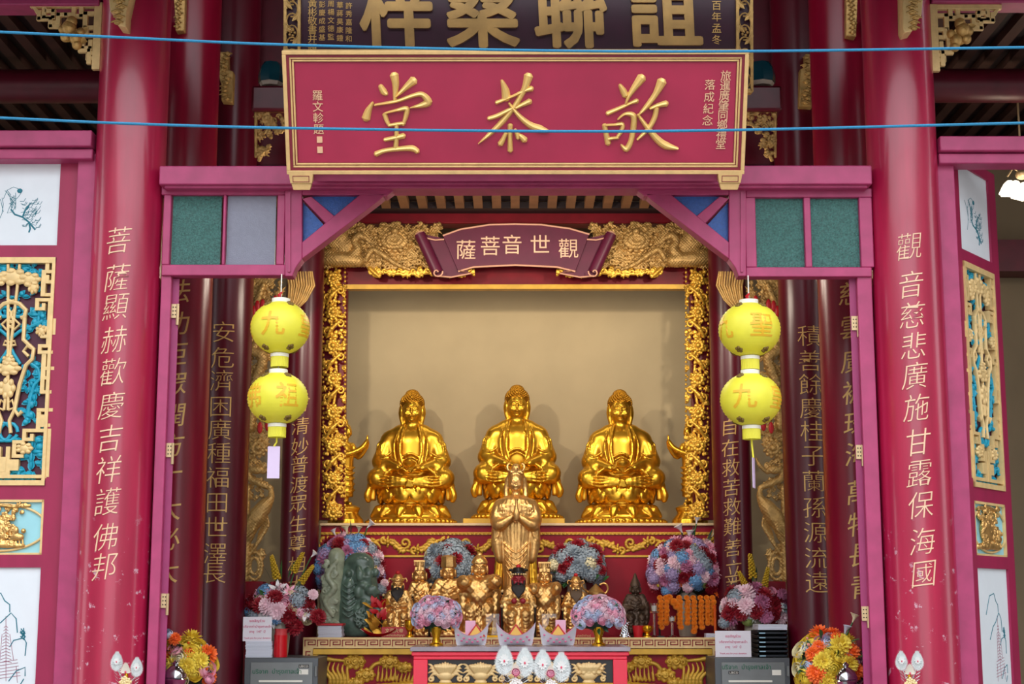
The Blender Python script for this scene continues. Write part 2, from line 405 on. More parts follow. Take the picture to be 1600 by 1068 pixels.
        for ax in range(3):
            sl0 = [slice(None)] * 3; sl1 = [slice(None)] * 3; sl0[ax] = slice(0, -1); sl1[ax] = slice(1, None)
            A = I[tuple(sl0)]; B = I[tuple(sl1)]; e = np.argwhere(A != B); o1, o2 = (ax + 1) % 3, (ax + 2) % 3
            e = e[(e[:, o1] > 0) & (e[:, o2] > 0)]
            q = []
            for d1, d2 in ((1, 1), (0, 1), (0, 0), (1, 0)):
                c = e.copy(); c[:, o1] -= d1; c[:, o2] -= d2; q.append(vid[tuple(c.T)])
            q = np.stack(q, 1); fl = A[tuple(e.T)]; q[~fl] = q[~fl][:, ::-1]; Fc.append(q)
        return V, np.concatenate(Fc)
    def data(s, name, m, M=None, scale=1.0, warp=None):
        V, Fc = s.mesh(); V = V * scale
        if warp is not None: V = warp(V)
        me = bpy.data.meshes.new(name); me.from_pydata(V.tolist(), [], Fc.tolist()); me.update(); me.materials.append(m)
        me.polygons.foreach_set('use_smooth', [True] * len(me.polygons)); return me
# ================================================================ the setting
YF = 10.05           # plane of the front pillars and doors
struct(MB().box((-9, -14, -0.75), (9, 8.6, -0.6)).build('ground', M_STONE))
struct(MB().box((-7.2, 8.6, -0.6), (7.2, 17, 0)).build('floor', M_STONE))
struct(MB().box((-7.2, 15.02, 0), (7.2, 15.2, 7.2)).build('wall_back', M_PLASTER))
struct(MB().box((-7.4, 9.9, 0), (-7.2, 15.8, 7.2)).build('wall_left', M_DIMWALL))
struct(MB().box((7.2, 9.9, 0), (7.4, 15.8, 7.2)).build('wall_right', M_DIMWALL))
struct(MB().box((-7.4, 7.9, 7.2), (7.4, 16, 7.35)).build('ceiling', M_DARK))
struct(MB().box((3.6, 13.6, 0), (7.2, 13.7, 5.3)).build('wall_inner', M_DIMWALL))
struct(MB().box((3.3, 13.3, 4.22), (7.2, 13.58, 4.5)).build('trim_9', M_BEAM))
for sx_, side in ((-1, 'sky_blocker_left'), (1, 'sky_blocker_right')):
    a, b = sorted((sx_ * 7.0, sx_ * 7.3)); struct(MB().box((a, -14, -.6), (b, 8.6, 6.6)).build('wall_' + side, mat('sky_blocker_plaster', (150, 138, 128), .85, vary=.1)))  # unseen walls added to narrow the sky reflected in the pillars
# unseen eave over the steps, shaped to shade the top of the facade
struct(MB().add([(-7.4, 8.8, 5.18), (7.4, 8.8, 5.18), (7.4, 9.7, 5.54), (-7.4, 9.7, 5.54), (-7.4, 8.8, 5.34), (7.4, 8.8, 5.34), (7.4, 9.7, 5.7), (-7.4, 9.7, 5.7)], [(3, 2, 1, 0), (4, 5, 6, 7), (0, 1, 5, 4), (1, 2, 6, 5), (2, 3, 7, 6), (3, 0, 4, 7)]).build('shading_eave', M_DARK))
# dark wall above the inner ceiling
struct(MB().box((-2.4, 12.82, 5.03), (2.4, 12.9, 7.2)).build('wall_upper', M_BEAM))
struct(MB().box((-7.2, 14.0, 5.0), (-2.4, 14.1, 7.2)).build('wall_upper_left', M_DARK))
struct(MB().box((2.4, 14.0, 5.0), (7.2, 14.1, 7.2)).build('wall_upper_right', M_DARK))

# side hall ceilings and the low ceiling of the shrine, each with its rafters
def rafter_row(name, x0, x1, y0, y1, z, step, wd, label, m=M_RAFTER):
    mb = MB().box((x0, y0, z), (x1, y1, z + 0.06)); struct(mb.build(name, M_DARK))
    n = int((x1 - x0) / step)
    for i in range(n):
        a = x0 + (i + .5) * (x1 - x0) / n
        o = MB().box((a - wd / 2, y0 + .02, z - 0.07), (a + wd / 2, y1 - .02, z)).build('rafter', m)
        tag(o, label, 'rafter', label)
rafter_row('ceiling_left', -5.2, -2.6, 10.6, 13.95, 5.62, 0.20, 0.085, 'tan rafter under the dark ceiling of the left side hall', M_RAFTERSHADE)
rafter_row('ceiling_right', 2.6, 5.2, 10.6, 13.95, 5.62, 0.20, 0.085, 'tan rafter under the dark ceiling of the right side hall', M_RAFTERSHADE)
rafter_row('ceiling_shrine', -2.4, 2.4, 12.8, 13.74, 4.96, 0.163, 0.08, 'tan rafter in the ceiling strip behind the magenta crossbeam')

# beams of the side halls
for sx_, side in ((-1, 'left'), (1, 'right')):
    a, b = sorted((sx_ * 2.62, sx_ * 5.6))
    z0 = at(60, 158, 11.6).z; z1 = at(60, 112, 11.6).z
    mb = MB().tube([(a, 11.6, (z0 + z1) / 2), (b, 11.6, (z0 + z1) / 2)], (z1 - z0) * .55, 24)
    tag(mb.build('hall_beam', M_BEAM), f'round dark red beam under the {side} side hall ceiling', 'beam', kind='thing')
    # front beams
    if sx_ < 0: xa, xb = -5.6, X(151, YF, 4.4)
    else: xa, xb = X(1460, YF, 4.4), 5.6
    z1 = at(60 if sx_ < 0 else 1540, 203 if sx_ < 0 else 212, 9.92).z; z0 = at(60, 228 if sx_ < 0 else 236, 9.92).z
    mb = MB().box((xa, 9.92, z0), (xb, 10.12, z1)); mb.box((xa, 9.96, z0 - 0.075), (xb, 10.12, z0 - 0.005))
    tag(mb.build('door_lintel', M_FRAME, bevel=.008), f'magenta lintel over the {side} side door', 'lintel', kind='thing')
    z0 = at(60 if sx_ < 0 else 1540, 12 if sx_ < 0 else 8, 10.0).z
    mb = MB().box((xa, 9.95, z0), (xb, 10.15, z0 + .6))
    tag(mb.build('eave_beam', M_FRAME, bevel=.01), f'magenta beam at the very top above the {side} side hall', 'beam', kind='thing')

# ================================================================ pillars
def pillar(name, label, px, py, Y, r, m, chars, zt, parent_label=None, cpx=None, weight=0.0, wm=M_WRITE, shear=0.0, sx=1.0, base=True, cpy=(), size=30, gold_edge=False):
    ax = at(px, py, Y).x
    t = thing(name, label, 'pillar', (ax, Y, 0), kind='thing')
    MB().lathe([(r * 1.0, 0.22), (r, 1.5), (r, zt)], 48, (ax, Y, 0)).build('shaft', m, t)
    MB().lathe([(r * 1.35, 0.0), (r * 1.4, .06), (r * 1.3, .14), (r * 1.12, .2), (r * 1.1, .24)], 32, (ax, Y, 0)).build('base', M_STONE, t)
    mb = MB()
    for ch, (cx, cy) in zip(chars, cpy):
        if ch == ' ': continue
        p = at(cx, cy, Y - r); a0 = math.asin(max(-.97, min(.97, (p.x - ax) / r)))
        # distance along the sight line to the curved face
        Yc = Y - r * math.cos(a0); p = at(cx, cy, Yc); a0 = math.asin(max(-.97, min(.97, (p.x - ax) / r)))
        write_round(mb, ch, ax, Y, r, a0, p.z, size * mpp(cy, Yc) * 1.06, weight, sx, shear)
    if mb.v: mb.build('inscription', wm, t, flatshade=True)
    return t, ax
def col_px(x0, y0, x1, y1, ys):
    return [(x0 + (x1 - x0) * (y - y0) / (y1 - y0), y) for y in ys]

yl = [375, 433, 478, 530, 580, 633, 684, 733, 783, 838, 884]
pillar('pillar', 'large round red pillar at left with golden writing, left of the wide opening', 190, 600, YF, 0.228, M_COL,
       '菩薩顯赫歡慶吉祥護佛邦', 5.6, cpy=col_px(185, 375, 163, 884, yl), size=44, shear=.12, sx=.9, weight=-0.012)
yr = [384, 444, 492, 540, 586, 636, 690, 738, 788, 845, 895]
pillar('pillar', 'large round red pillar at right with golden writing, right of the wide opening', 1424, 600, YF, 0.228, M_COL,
       '觀音慈悲廣施甘露保海國', 5.6, cpy=col_px(1421, 384, 1444, 895, yr), size=44, shear=.12, sx=.9, weight=-0.012)
zt_in = 7.0
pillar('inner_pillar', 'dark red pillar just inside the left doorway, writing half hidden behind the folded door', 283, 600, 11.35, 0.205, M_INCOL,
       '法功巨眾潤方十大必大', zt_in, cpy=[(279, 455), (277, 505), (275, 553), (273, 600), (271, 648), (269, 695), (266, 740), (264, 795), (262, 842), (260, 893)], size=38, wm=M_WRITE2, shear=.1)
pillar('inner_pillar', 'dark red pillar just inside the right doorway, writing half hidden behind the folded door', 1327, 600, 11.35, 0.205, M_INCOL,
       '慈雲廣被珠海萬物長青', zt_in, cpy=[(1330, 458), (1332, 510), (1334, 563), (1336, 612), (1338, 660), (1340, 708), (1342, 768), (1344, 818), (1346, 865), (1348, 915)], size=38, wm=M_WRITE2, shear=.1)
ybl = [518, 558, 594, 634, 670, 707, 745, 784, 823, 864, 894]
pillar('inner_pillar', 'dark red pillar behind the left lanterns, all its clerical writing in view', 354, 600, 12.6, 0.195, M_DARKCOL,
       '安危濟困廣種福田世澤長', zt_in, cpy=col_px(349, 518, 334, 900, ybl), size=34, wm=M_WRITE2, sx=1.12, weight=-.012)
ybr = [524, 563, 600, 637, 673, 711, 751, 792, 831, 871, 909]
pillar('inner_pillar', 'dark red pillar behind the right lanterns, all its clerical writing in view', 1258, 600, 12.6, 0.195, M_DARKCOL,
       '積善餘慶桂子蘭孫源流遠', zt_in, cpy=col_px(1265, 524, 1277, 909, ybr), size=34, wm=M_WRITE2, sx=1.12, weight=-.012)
ycl = [630, 665, 697, 725, 756, 786, 818, 848, 882, 912]
pillar('shrine_pillar', 'slim dark red pillar left of the golden statues, beside the left gilt border', 471, 700, 13.65, 0.165, M_DARKCOL,
       '竹清妙普渡眾生尊相大', 4.88, cpy=col_px(470, 630, 463, 912, ycl), size=28, wm=M_WRITE2, weight=-.008, shear=.06)
ycr = [666, 699, 730, 761, 791, 822, 855, 888, 915]
pillar('shrine_pillar', 'slim dark red pillar right of the golden statues, beside the right gilt border', 1142, 700, 13.65, 0.165, M_DARKCOL,
       '自在救苦救難善立業', 4.88, cpy=col_px(1140, 666, 1147, 915, ycr), size=28, wm=M_WRITE2, weight=-.008, shear=.06)

# beam between the pillars of the upper hall, and the shrine's own beams
def px_box(x0, y0, x1, y1, Y, d, mb=None):
    a, b = at(x0, y1, Y), at(x1, y0, Y); mb = mb or MB()
    return mb.box((a.x, Y, a.z), (b.x, Y + d, b.z))
for a, b, s_ in ((392, 470, 'left'), (1140, 1222, 'right')):
    tag(px_box(a, 133, b, 172, 11.9, .3).build('tie_beam', M_BEAM, bevel=.02), f'dark red tie beam behind the {s_} end of the signboard', 'beam', kind='thing')
tag(px_box(440, 315, 1180, 325, 13.75, .2).build('purlin', M_DARK), 'black purlin closing the rafter strip above the gilt bird carvings', 'beam', kind='thing')
tag(px_box(440, 318, 1180, 349, 13.95, .2).build('shrine_beam', M_REDBEAM, bevel=.01), 'dark red beam right above the gilt bird carvings', 'beam', kind='thing')
mb = MB(); px_box(497, 400, 1120, 446, 14.05, .12, mb); zb_ = at(800, 446, 14.05).z
for a, b in ((497, 540), (1081, 1120)): mb.box((at(a, 600, 14.05).x, 14.05, 2.12), (at(b, 600, 14.05).x, 14.17, zb_))
tag(mb.build('niche_surround', M_REDBEAM), 'dark red surround round the beige niche of the three golden statues', 'surround', kind='thing')
tag(px_box(536, 444, 1084, 451, 14.03, .1).build('gilt_strip', M_GOLDPAINT), 'thin gold strip along the top of the beige niche', 'strip')

# ================================================================ the wide opening: crossbeam, transoms, brackets, jambs
YB = 9.86
mb = MB(); px_box(248, 258, 1362, 288, YB, .24, mb); px_box(256, 287, 1356, 294, YB + .03, .2, mb)
tag(mb.build('crossbeam', M_FRAME, bevel=.008), 'long magenta crossbeam over the wide opening, right below the red signboard', 'beam', kind='thing')

def transom(label, quad_panes, outer, mull):
    x0, y0, x1, y1 = outer
    c = at((x0 + x1) / 2, y1, YF - .08); t = thing('transom_window', label, 'window', (c.x, YF - .08, c.z))
    xs = [x0, quad_panes[0][0], quad_panes[0][2], quad_panes[1][0], quad_panes[1][2], x1]
    py0, py1 = quad_panes[0][1], quad_panes[0][3]
    mb = MB(); Yt = YF - .08
    px_box(x0, y0, x1, py0, Yt, .1, mb); px_box(x0, py1, x1, y1, Yt, .1, mb)
    for a, b in ((x0, xs[1]), (xs[2], xs[3]), (xs[4], x1)): px_box(a, py0, b, py1, Yt, .1, mb)
    mb.build('frame', M_FRAME, t, bevel=.006)
    for (a, b, c_, d, m) in quad_panes:
        px_box(a - 1, b - 1, c_ + 1, d + 1, Yt + .04, .015).build('pane', m, t)['label'] = 'green frosted pane' if m is M_GREENGLASS else 'grey-blue frosted pane'
transom('left transom window with one green and one grey frosted pane', [(268, 304, 346, 413, M_GREENGLASS), (354, 305, 431, 414, M_GREYGLASS)], (252, 292, 446, 430), 0)
transom('right transom window with two green frosted panes', [(1180, 308, 1259, 417, M_GREENGLASS), (1266, 306, 1346, 416, M_GREENGLASS)], (1166, 294, 1362, 432), 0)

def brace(label, fx, ox):
    """the notched corner bracket with two blue panes; fx maps a left-hand pixel to its own side"""
    Yb = YF - .1; c = at(fx(470), 430, Yb); t = thing('corner_bracket', label, 'bracket', (c.x, Yb, c.z))
    P = lambda pts: PXZ([(fx(a), b) for a, b in pts], Yb)
    mb = MB()
    mb.prism(P([(445, 293), (472, 293), (472, 404), (462, 418), (457, 431), (445, 431)]), Yb, Yb + .12)
    mb.prism(P([(472, 293), (620, 293), (612, 300), (604, 306), (570, 304), (490, 304), (472, 304)]), Yb, Yb + .12)
    mb.prism(P([(562, 304), (604, 302), (592, 313), (472, 404), (472, 378)]), Yb, Yb + .12)
    mb.prism(P([(472, 310), (486, 306), (526, 340), (512, 352)]), Yb + .004, Yb + .116)
    mb.build('frame', M_FRAME, t, bevel=.005)
    MB().prism(P([(484, 303), (566, 303), (516, 345)]), Yb + .05, Yb + .065).build('pane', M_BLUEGLASS, t)['label'] = 'blue frosted triangular pane'
    MB().prism(P([(471, 312), (508, 352), (471, 380)]), Yb + .05, Yb + .065).build('pane', M_BLUEGLASS, t)['label'] = 'blue frosted triangular pane'
    MB().prism(P([(450, 300), (454, 300), (454, 425), (450, 425)]), Yb - .012, Yb).build('bead', M_FRAME, t)
brace('left magenta corner bracket with two blue triangular panes', lambda a: a, 0)
brace('right magenta corner bracket with two blue triangular panes', lambda a: 1611 - a, 0)

def hinge(mb_parent, x, y, Y, hgt, m=M_HINGE):
    p = at(x, y, Y); t = mb_parent; s_ = mpp(y, Y)
    o = MB().box((p.x - 5 * s_, Y - .012, p.z - 11 * s_), (p.x + 5 * s_, Y, p.z + 11 * s_))
    o.tube([(p.x + 5 * s_, Y - .01, p.z - 22 * s_), (p.x + 5 * s_, Y - .01, p.z + 11 * s_)], 2.4 * s_, 8)
    h = o.build('hinge', m, t)
    scr = MB()
    for i in (-2, 2):
        for k in (-6, 0, 6): scr.ball((p.x + i * s_, Y - .012, p.z + k * s_), (1.1 * s_, .003, 1.1 * s_), 8, 6)
    scr.build('screw', M_BLACK, h)
for side, xj0, xj1, xl0, xl1, hy in (('left', 252, 268, 269, 281, (486, 703, 938)), ('right', 1339, 1362, 1326, 1339, (505, 706, 958))):
    Yj = YF - .06; zt = at(260, 430, Yj).z
    xa, xb = at(xj0, 430, Yj).x, at(xj1, 430, Yj).x
    tag(MB().box((xa, Yj, 0), (xb, Yj + .14, zt)).build('door_jamb', M_FRAME, bevel=.006), f'magenta upright on the {side} side of the wide opening', 'jamb', kind='thing')
    xa, xb = at(xl0, 430, Yj + .05).x, at(xl1, 430, Yj + .05).x
    t = thing('folded_door', f'purple door leaf folded back edge-on at the {side} of the wide opening', 'door', ((xa + xb) / 2, Yj + .05, 0), kind='thing')
    q = 1 + .7 / Yj; ya_, yb_ = Yj + .05, Yj + .75
    v = [(xa, ya_, .03), (xb, ya_, .03), (xb * q, yb_, .03), (xa * q, yb_, .03)]; v += [(a, b, zt - .01) for a, b, _ in v]
    MB().add(v, [(3, 2, 1, 0), (4, 5, 6, 7), (0, 1, 5, 4), (1, 2, 6, 5), (2, 3, 7, 6), (3, 0, 4, 7)]).build('leaf', M_LEAF, t, bevel=.004)
    for y in hy: hinge(t, (xl0 + xl1) / 2 + (268 - 250) / 515 * (y - 430) * (-1 if side == 'left' else 1), y, Yj + .048, 20)

# flat strips beside the pillars
for (x0, x1, side) in ((118, 150, 'left'), (1462, 1490, 'right')):
    Yp = YF - .03; ya = 245; a, b = at(x0 if side == 'right' else 122, ya, Yp).x, at(x1 if side == 'right' else 151, ya, Yp).x
    tag(MB().box((a, Yp, 0), (b, Yp + .15, at(100, 240, Yp).z)).build('door_post', M_FRAME, bevel=.006), f'flat magenta post between the {side} pillar and the carved side door', 'post', kind='thing')

# ================================================================ signboards
def solve_tilt(xl, xr, yb, xlt, xrt, yt, Y):
    b0, b1 = at(xl, yb, Y), at(xr, yb, Y); W_ = (b1 - b0).length; best = None
    for i in range(0, 60):
        t = R(i * .7)
        for j in range(40, 400):
            H = j * .005; p = b0 + Vector((0, -H * math.sin(t), H * math.cos(t))); q = p - CAM; q = _RZ.inverted() @ q
            f_ = q.dot(_f); sy_ = 534 - F * q.dot(_u) / f_
            if abs(sy_ - yt) < 1.5:
                sx_ = 800 + F * q.x / f_; e = abs(sx_ - xlt)
                if best is None or e < best[0]: best = (e, t, H)
    return (b0 + b1) / 2, W_, best[2], best[1]
bc, SW, SH, ST = solve_tilt(450, 1161, 270, 442, 1168, 80, 9.5)
t = thing('signboard', 'large red signboard with three raised golden characters and a gold border', 'sign', bc, (ST, 0, 0))
k = SW / 711
sg = lambda x, y: ((x - 805) * k, (270 - y) / 190 * SH)   # photo pixel on the sign face -> local x, z
MB().box((-SW / 2, 0, 0), (SW / 2, .05, SH)).build('panel', M_SIGN, t, local=True, bevel=.004)
fr = MB()
def frame_ring(mb, i0, i1, y0, y1):
    a = i0 * k; b = i1 * k
    mb.box((-SW / 2 + a, y0, SH - b), (SW / 2 - a, y1, SH - a)); mb.box((-SW / 2 + a, y0, a), (SW / 2 - a, y1, b))
    mb.box((-SW / 2 + a, y0, b), (-SW / 2 + b, y1, SH - b)); mb.box((SW / 2 - b, y0, b), (SW / 2 - a, y1, SH - b))
frame_ring(fr, -1, 5, -.03, .055); frame_ring(fr, 9, 12, -.016, 0); frame_ring(fr, 13.2, 16, -.012, 0)
fr.build('border', M_SIGNGOLD, t, local=True, bevel=.003)
fr = MB(); frame_ring(fr, 5, 9, -.02, 0); frame_ring(fr, 16, 17, -.004, 0); fr.build('border_inlay', mat('brown_red_paint', (122, 22, 44), .5), t, local=True)
Z3 = 3.556
c2p = lambda pts, ox: [sg(ox + a / Z3, b / Z3) for a, b in pts]
def character(strokes, ox):
    mb = MB()
    for i, (pts, wd) in enumerate(strokes):
        brush(mb, c2p(pts, ox), [w_ / Z3 * k * 1.0 for w_ in wd], -.001 - i * .0012, .022)
    mb.build('character', M_CHAR, t, local=True, sharp=30)
character([([(778, 415), (785, 470), (778, 560)], [50, 38, 18]), ([(702, 475), (718, 505), (735, 520)], [28, 40, 24]), ([(885, 445), (850, 475), (785, 535)], [52, 36, 10]),
           ([(658, 565), (632, 612), (618, 655)], [14, 38, 50]), ([(668, 580), (790, 558), (880, 528), (930, 522), (962, 562), (930, 580), (862, 595)], [14, 20, 24, 30, 46, 34, 5]),
           ([(722, 630), (732, 665), (745, 692)], [30, 26, 20]), ([(722, 625), (790, 608), (842, 600), (838, 640), (822, 690)], [12, 18, 32, 28, 18]), ([(742, 692), (790, 684), (830, 680)], [18, 20, 22]),
           ([(786, 690), (784, 760), (778, 825)], [24, 26, 30]), ([(718, 772), (770, 762), (825, 750)], [22, 26, 34]), ([(668, 852), (720, 832), (800, 822), (870, 820), (900, 838)], [32, 26, 28, 36, 30])], 400)
character([([(1365, 445), (1385, 500), (1390, 545)], [16, 44, 50]), ([(1335, 568), (1430, 530), (1490, 502), (1530, 490)], [22, 16, 22, 34]), ([(1512, 420), (1490, 490), (1440, 580), (1370, 670), (1300, 740), (1235, 795)], [52, 34, 28, 34, 26, 5]),
           ([(1438, 598), (1480, 578), (1520, 560)], [18, 26, 36]), ([(1292, 655), (1340, 640), (1400, 610), (1440, 590)], [24, 26, 24, 16]),
           ([(1405, 570), (1460, 640), (1520, 690), (1575, 712), (1622, 724)], [14, 26, 38, 44, 14]), ([(1412, 690), (1410, 760), (1412, 835)], [30, 26, 32]), ([(1388, 735), (1372, 770), (1356, 798)], [20, 28, 34]),
           ([(1438, 715), (1450, 740), (1455, 765)], [18, 28, 24]), ([(1462, 745), (1480, 762), (1492, 775)], [20, 34, 38])], 400)
character([([(588, 470), (606, 500), (622, 530)], [18, 36, 38]), ([(522, 628), (590, 598), (650, 570), (685, 558)], [26, 22, 18, 30]), ([(708, 430), (672, 480), (640, 530), (622, 575)], [54, 38, 24, 10]),
           ([(508, 690), (518, 740), (530, 795)], [28, 30, 34]), ([(510, 692), (560, 690), (606, 688), (598, 730), (575, 765)], [14, 16, 26, 26, 14]), ([(528, 768), (558, 764), (585, 762)], [20, 18, 18]),
           ([(580, 660), (620, 630), (665, 640), (668, 700), (655, 780), (630, 825), (600, 800)], [10, 18, 36, 34, 30, 36, 10]),
           ([(818, 450), (785, 520), (735, 590), (690, 640)], [56, 34, 28, 8]), ([(755, 600), (800, 582), (845, 572)], [16, 26, 38]), ([(792, 595), (782, 650), (750, 710), (690, 772)], [30, 30, 28, 14]),
           ([(690, 632), (740, 700), (800, 770), (850, 805), (915, 822)], [14, 28, 40, 44, 16])], 800)
mb = MB()
def sign_text(mb, s_, x, y0, dy, size, dx=0):
    for i, ch in enumerate(s_):
        x_, z_ = sg(x + dx * i, y0 + dy * i); write_flat(mb, ch, x_, -.004, z_, size * k, .012, .03)
sign_text(mb, '旅暹廣肇同鄉禮堂', 1128, 118, 15.2, 17, -.6); sign_text(mb, '落成紀念', 1104, 132, 18.5, 17, -.6); mb.build('inscription', mat('pale_letters', (222, 176, 140), .5), t, local=True, flatshade=True); mb = MB()
sign_text(mb, '羅文軫題', 500, 148, 17.5, 17)
for y in (217, 233):
    x_, z_ = sg(501, y); mb.box((x_ - 4.2 * k, -.008, z_ - 4.8 * k), (x_ + 4.2 * k, 0, z_ + 4.8 * k))
mb.build('inscription', mat('pale_letters', (222, 176, 140), .5), t, local=True, flatshade=True)
MB().box((-SW / 2 + .1, .05, -.06), (SW / 2 - .1, .42, .03)).build('back_bracket', M_FRAME, t, local=True)
for s_ in (-1, 1):
    cx = s_ * (SW / 2 - 21 * k)
    mb = MB().prism([(cx - 19 * k, .002), (cx + 19 * k, .002), (cx + 17 * k, -15 * k), (cx - 17 * k, -15 * k)], -.03, .06)
    mb.prism([(cx - 16 * k, -15 * k), (cx + 16 * k, -15 * k), (cx + 13 * k, -26 * k), (cx - 13 * k, -26 * k)], -.022, .06)
    ft = mb.build('foot', M_SIGNGOLD, t, local=True, bevel=.003)
    mb = MB(); 
    for (a, b, c_, d) in ((-13, -3.0, 13, -4.0), (-13, -12, 13, -13), (-13, -13, -12, -3), (12, -13, 13, -3)): mb.box((cx + a * k, -.032, b * k if b < d else d * k), (cx + c_ * k, -.03, d * k if b < d else b * k))
    mb.build('inlay', mat('brown_red_paint', (122, 22, 44)), ft, local=True)

# the older board behind it
bc, BW, BH, BT = solve_tilt(446, 1174, 140, 441, 1178, 0, 10.7)
BT = R(8); BH = 1.35
t = thing('plaque_board', 'dark plum board with large gold characters behind the top of the red signboard', 'sign', bc, (BT, 0, 0))
kb = BW / 728; bz = lambda y: (140 - y) * mpp(70, 10.65)
MB().box((-BW / 2, 0, 0), (BW / 2, .05, BH)).build('panel', mat('plum_lacquer', (52, 8, 34), .3, vary=.15), t, local=True, bevel=.004)
M_BGOLD = mat('brushed_gold_leaf', (186, 148, 86), .35, metal=.12, vary=.3, scale=4)
for ch, x in (('梓', 614), ('桑', 748), ('聯', 886), ('誼', 1034)):
    mb = MB()
    for j in range(9):
        a = j * PI / 4; q = 0 if j == 8 else 3.0 * kb
        write_flat(mb, ch, (x - 805) * kb + q * math.cos(a), -.006 - j * .0007, bz(14) + q * math.sin(a), 128 * kb, 0, .03, sx=.92, shear=-.05)
    mb.build('character', M_BGOLD, t, local=True, flatshade=True)
mb = MB()
def board_text(s_, x, y0, dy, size):
    for i, ch in enumerate(s_): write_flat(mb, ch, (x - 805) * kb, -.005, bz(y0 + dy * i), size * kb, .015, .02)
board_text('黃彬敬書并題', 483, 4, 14, 15); board_text('彭慶成盛基', 498, 6, 13, 11); board_text('尚周楊文德監', 512, -8, 13, 11)
board_text('癸華蔣昊康鍾', 526, -6, 13, 11); board_text('許秀嘉隆和', 540, 8, 13, 11); mb.build('inscription', M_WRITE2, t, local=True, flatshade=True); mb = MB(); board_text('一百年孟冬', 1115, -10, 18, 16)
mb.build('inscription', M_WRITE2, t, local=True, flatshade=True)
for s_ in (-1, 1):
    cx = s_ * (BW / 2 - 11 * kb); hw = 11 * kb; mb = MB()
    for e in (-1, 1): mb.box((cx + e * hw - 2.2 * kb, -.035, -.02), (cx + e * hw + 2.2 * kb, .055, BH))
    mb.box((cx - hw, -.035, -.03), (cx + hw, .05, .0))
    z = .06; i = 0
    while z < BH - .05:
        sg_ = 1 if i % 2 else -1
        mb.tube([(cx + sg_ * hw * .8 * math.cos(a), -.03, z + .055 * math.sin(a)) for a in [j * .5 for j in range(11)]], .006, 6)
        if i % 3 == 1:
            for a in range(5): mb.ball((cx + .4 * hw * math.cos(a * 1.257), -.03, z + .4 * hw * math.sin(a * 1.257)), .011, 8, 6)
        mb.leaf((cx, -.032, z), (sg_, 0, 1), (1, 0, -sg_), .09, .03, 0)
        z += .085; i += 1
    mb.build('pierced_border', M_CARVE, t, local=True)

# ================================================================ ropes
for label, pts, Yr in (('upper blue rope stretched across, passing just above the red signboard', [(0, 50), (200, 59), (450, 70), (850, 79), (1170, 80), (1600, 74)], 8.75),
                       ('lower blue rope stretched across the middle of the red signboard', [(0, 184), (200, 193), (450, 200), (850, 205), (1150, 203), (1600, 192)], 8.75)):
    P = [at(a, b, Yr) for a, b in pts]; P = [P[0] + (P[0] - P[1]) * 2.2] + P + [P[-1] + (P[-1] - P[-2]) * 1.2]
    Q = []
    for i in range(len(P) - 1):
        p0, p1, p2, p3 = P[max(i - 1, 0)], P[i], P[i + 1], P[min(i + 2, len(P) - 1)]
        for j in range(12):
            t_ = j / 12; Q.append(0.5 * ((2 * p1) + (p2 - p0) * t_ + (2 * p0 - 5 * p1 + 4 * p2 - p3) * t_ ** 2 + (3 * p1 - p0 - 3 * p2 + p3) * t_ ** 3))
    tag(MB().tube(Q, .0085, 8).build('rope', M_ROPE), label, 'rope')
# posts at both ends that carry the ropes, outside the picture
for s_ in (-1, 1):
    tag(MB().tube([(s_ * 4.55, 8.75, -.6), (s_ * 4.55, 8.75, 5.2)], .06, 16).build('rope_post', M_STONE), f'grey post holding the ropes beyond the {"left" if s_ < 0 else "right"} edge', 'post')
# ================================================================ carved work, authored in photo pixels and laid on a plane
def relief_data(S, m, Y, name, mirror=False, fn=None):
    V, Fc = S.mesh(); px, dp, py = V[:, 0], V[:, 1], -V[:, 2]
    if mirror: px = 1611 - px; Fc = Fc[:, ::-1]
    dx = (px - 800) / F; dy = (534 - py) / F; cp, sp = math.cos(PITCH), math.sin(PITCH)
    d = np.stack([dx, cp - dy * sp, sp + dy * cp], 1); cy, sy = math.cos(YAW), math.sin(YAW)
    d = np.stack([d[:, 0] * cy - d[:, 1] * sy, d[:, 0] * sy + d[:, 1] * cy, d[:, 2]], 1)
    s_ = Y / d[:, 1]; W = d * s_[:, None] + np.array(CAM); W[:, 1] += dp * s_ / F
    if fn: W = fn(W)
    me = bpy.data.meshes.new(name); me.from_pydata(W.tolist(), [], Fc.tolist()); me.update(); me.materials.append(m)
    me.polygons.foreach_set('use_smooth', [True] * len(me.polygons)); return me
def relief(S, m, Y, name, parent=None, mirror=False):
    me = relief_data(S, m, Y, name, mirror)
    if parent is not None: me.transform(WM[parent.name].inverted())
    o = bpy.data.objects.new(name, me); C.objects.link(o); WM[o.name] = Matrix.Identity(4)
    if parent is not None: o.parent = parent
    return o
def rosette(S, x, z, r, y=0, n=9, rng=None):
    S.ell((x, y - r * .25, z), (r * .34, r * .3, r * .34), 1)
    for ring, rr in ((.55, .3), (.85, .26)):
        for i in range(n):
            a = 2 * PI * i / n + ring * 3; S.ell((x + r * ring * math.cos(a), y - (r * .1 if ring < .7 else 0), z + r * ring * math.sin(a)), r * rr * .8, .8)
def curl(S, x, z, r, a0, s, y=0, th=1.6, turns=1.25):
    P = []; n = 14
    for i in range(n):
        t = i / (n - 1); a = a0 + s * t * turns * 2 * PI; q = r * (1 - .78 * t)
        P.append((x + q * math.cos(a), y - 1.5 * t, z + q * math.sin(a)))
    S.line(P, [th * (1 - .3 * i / n) for i in range(n)], .8, curve=False)
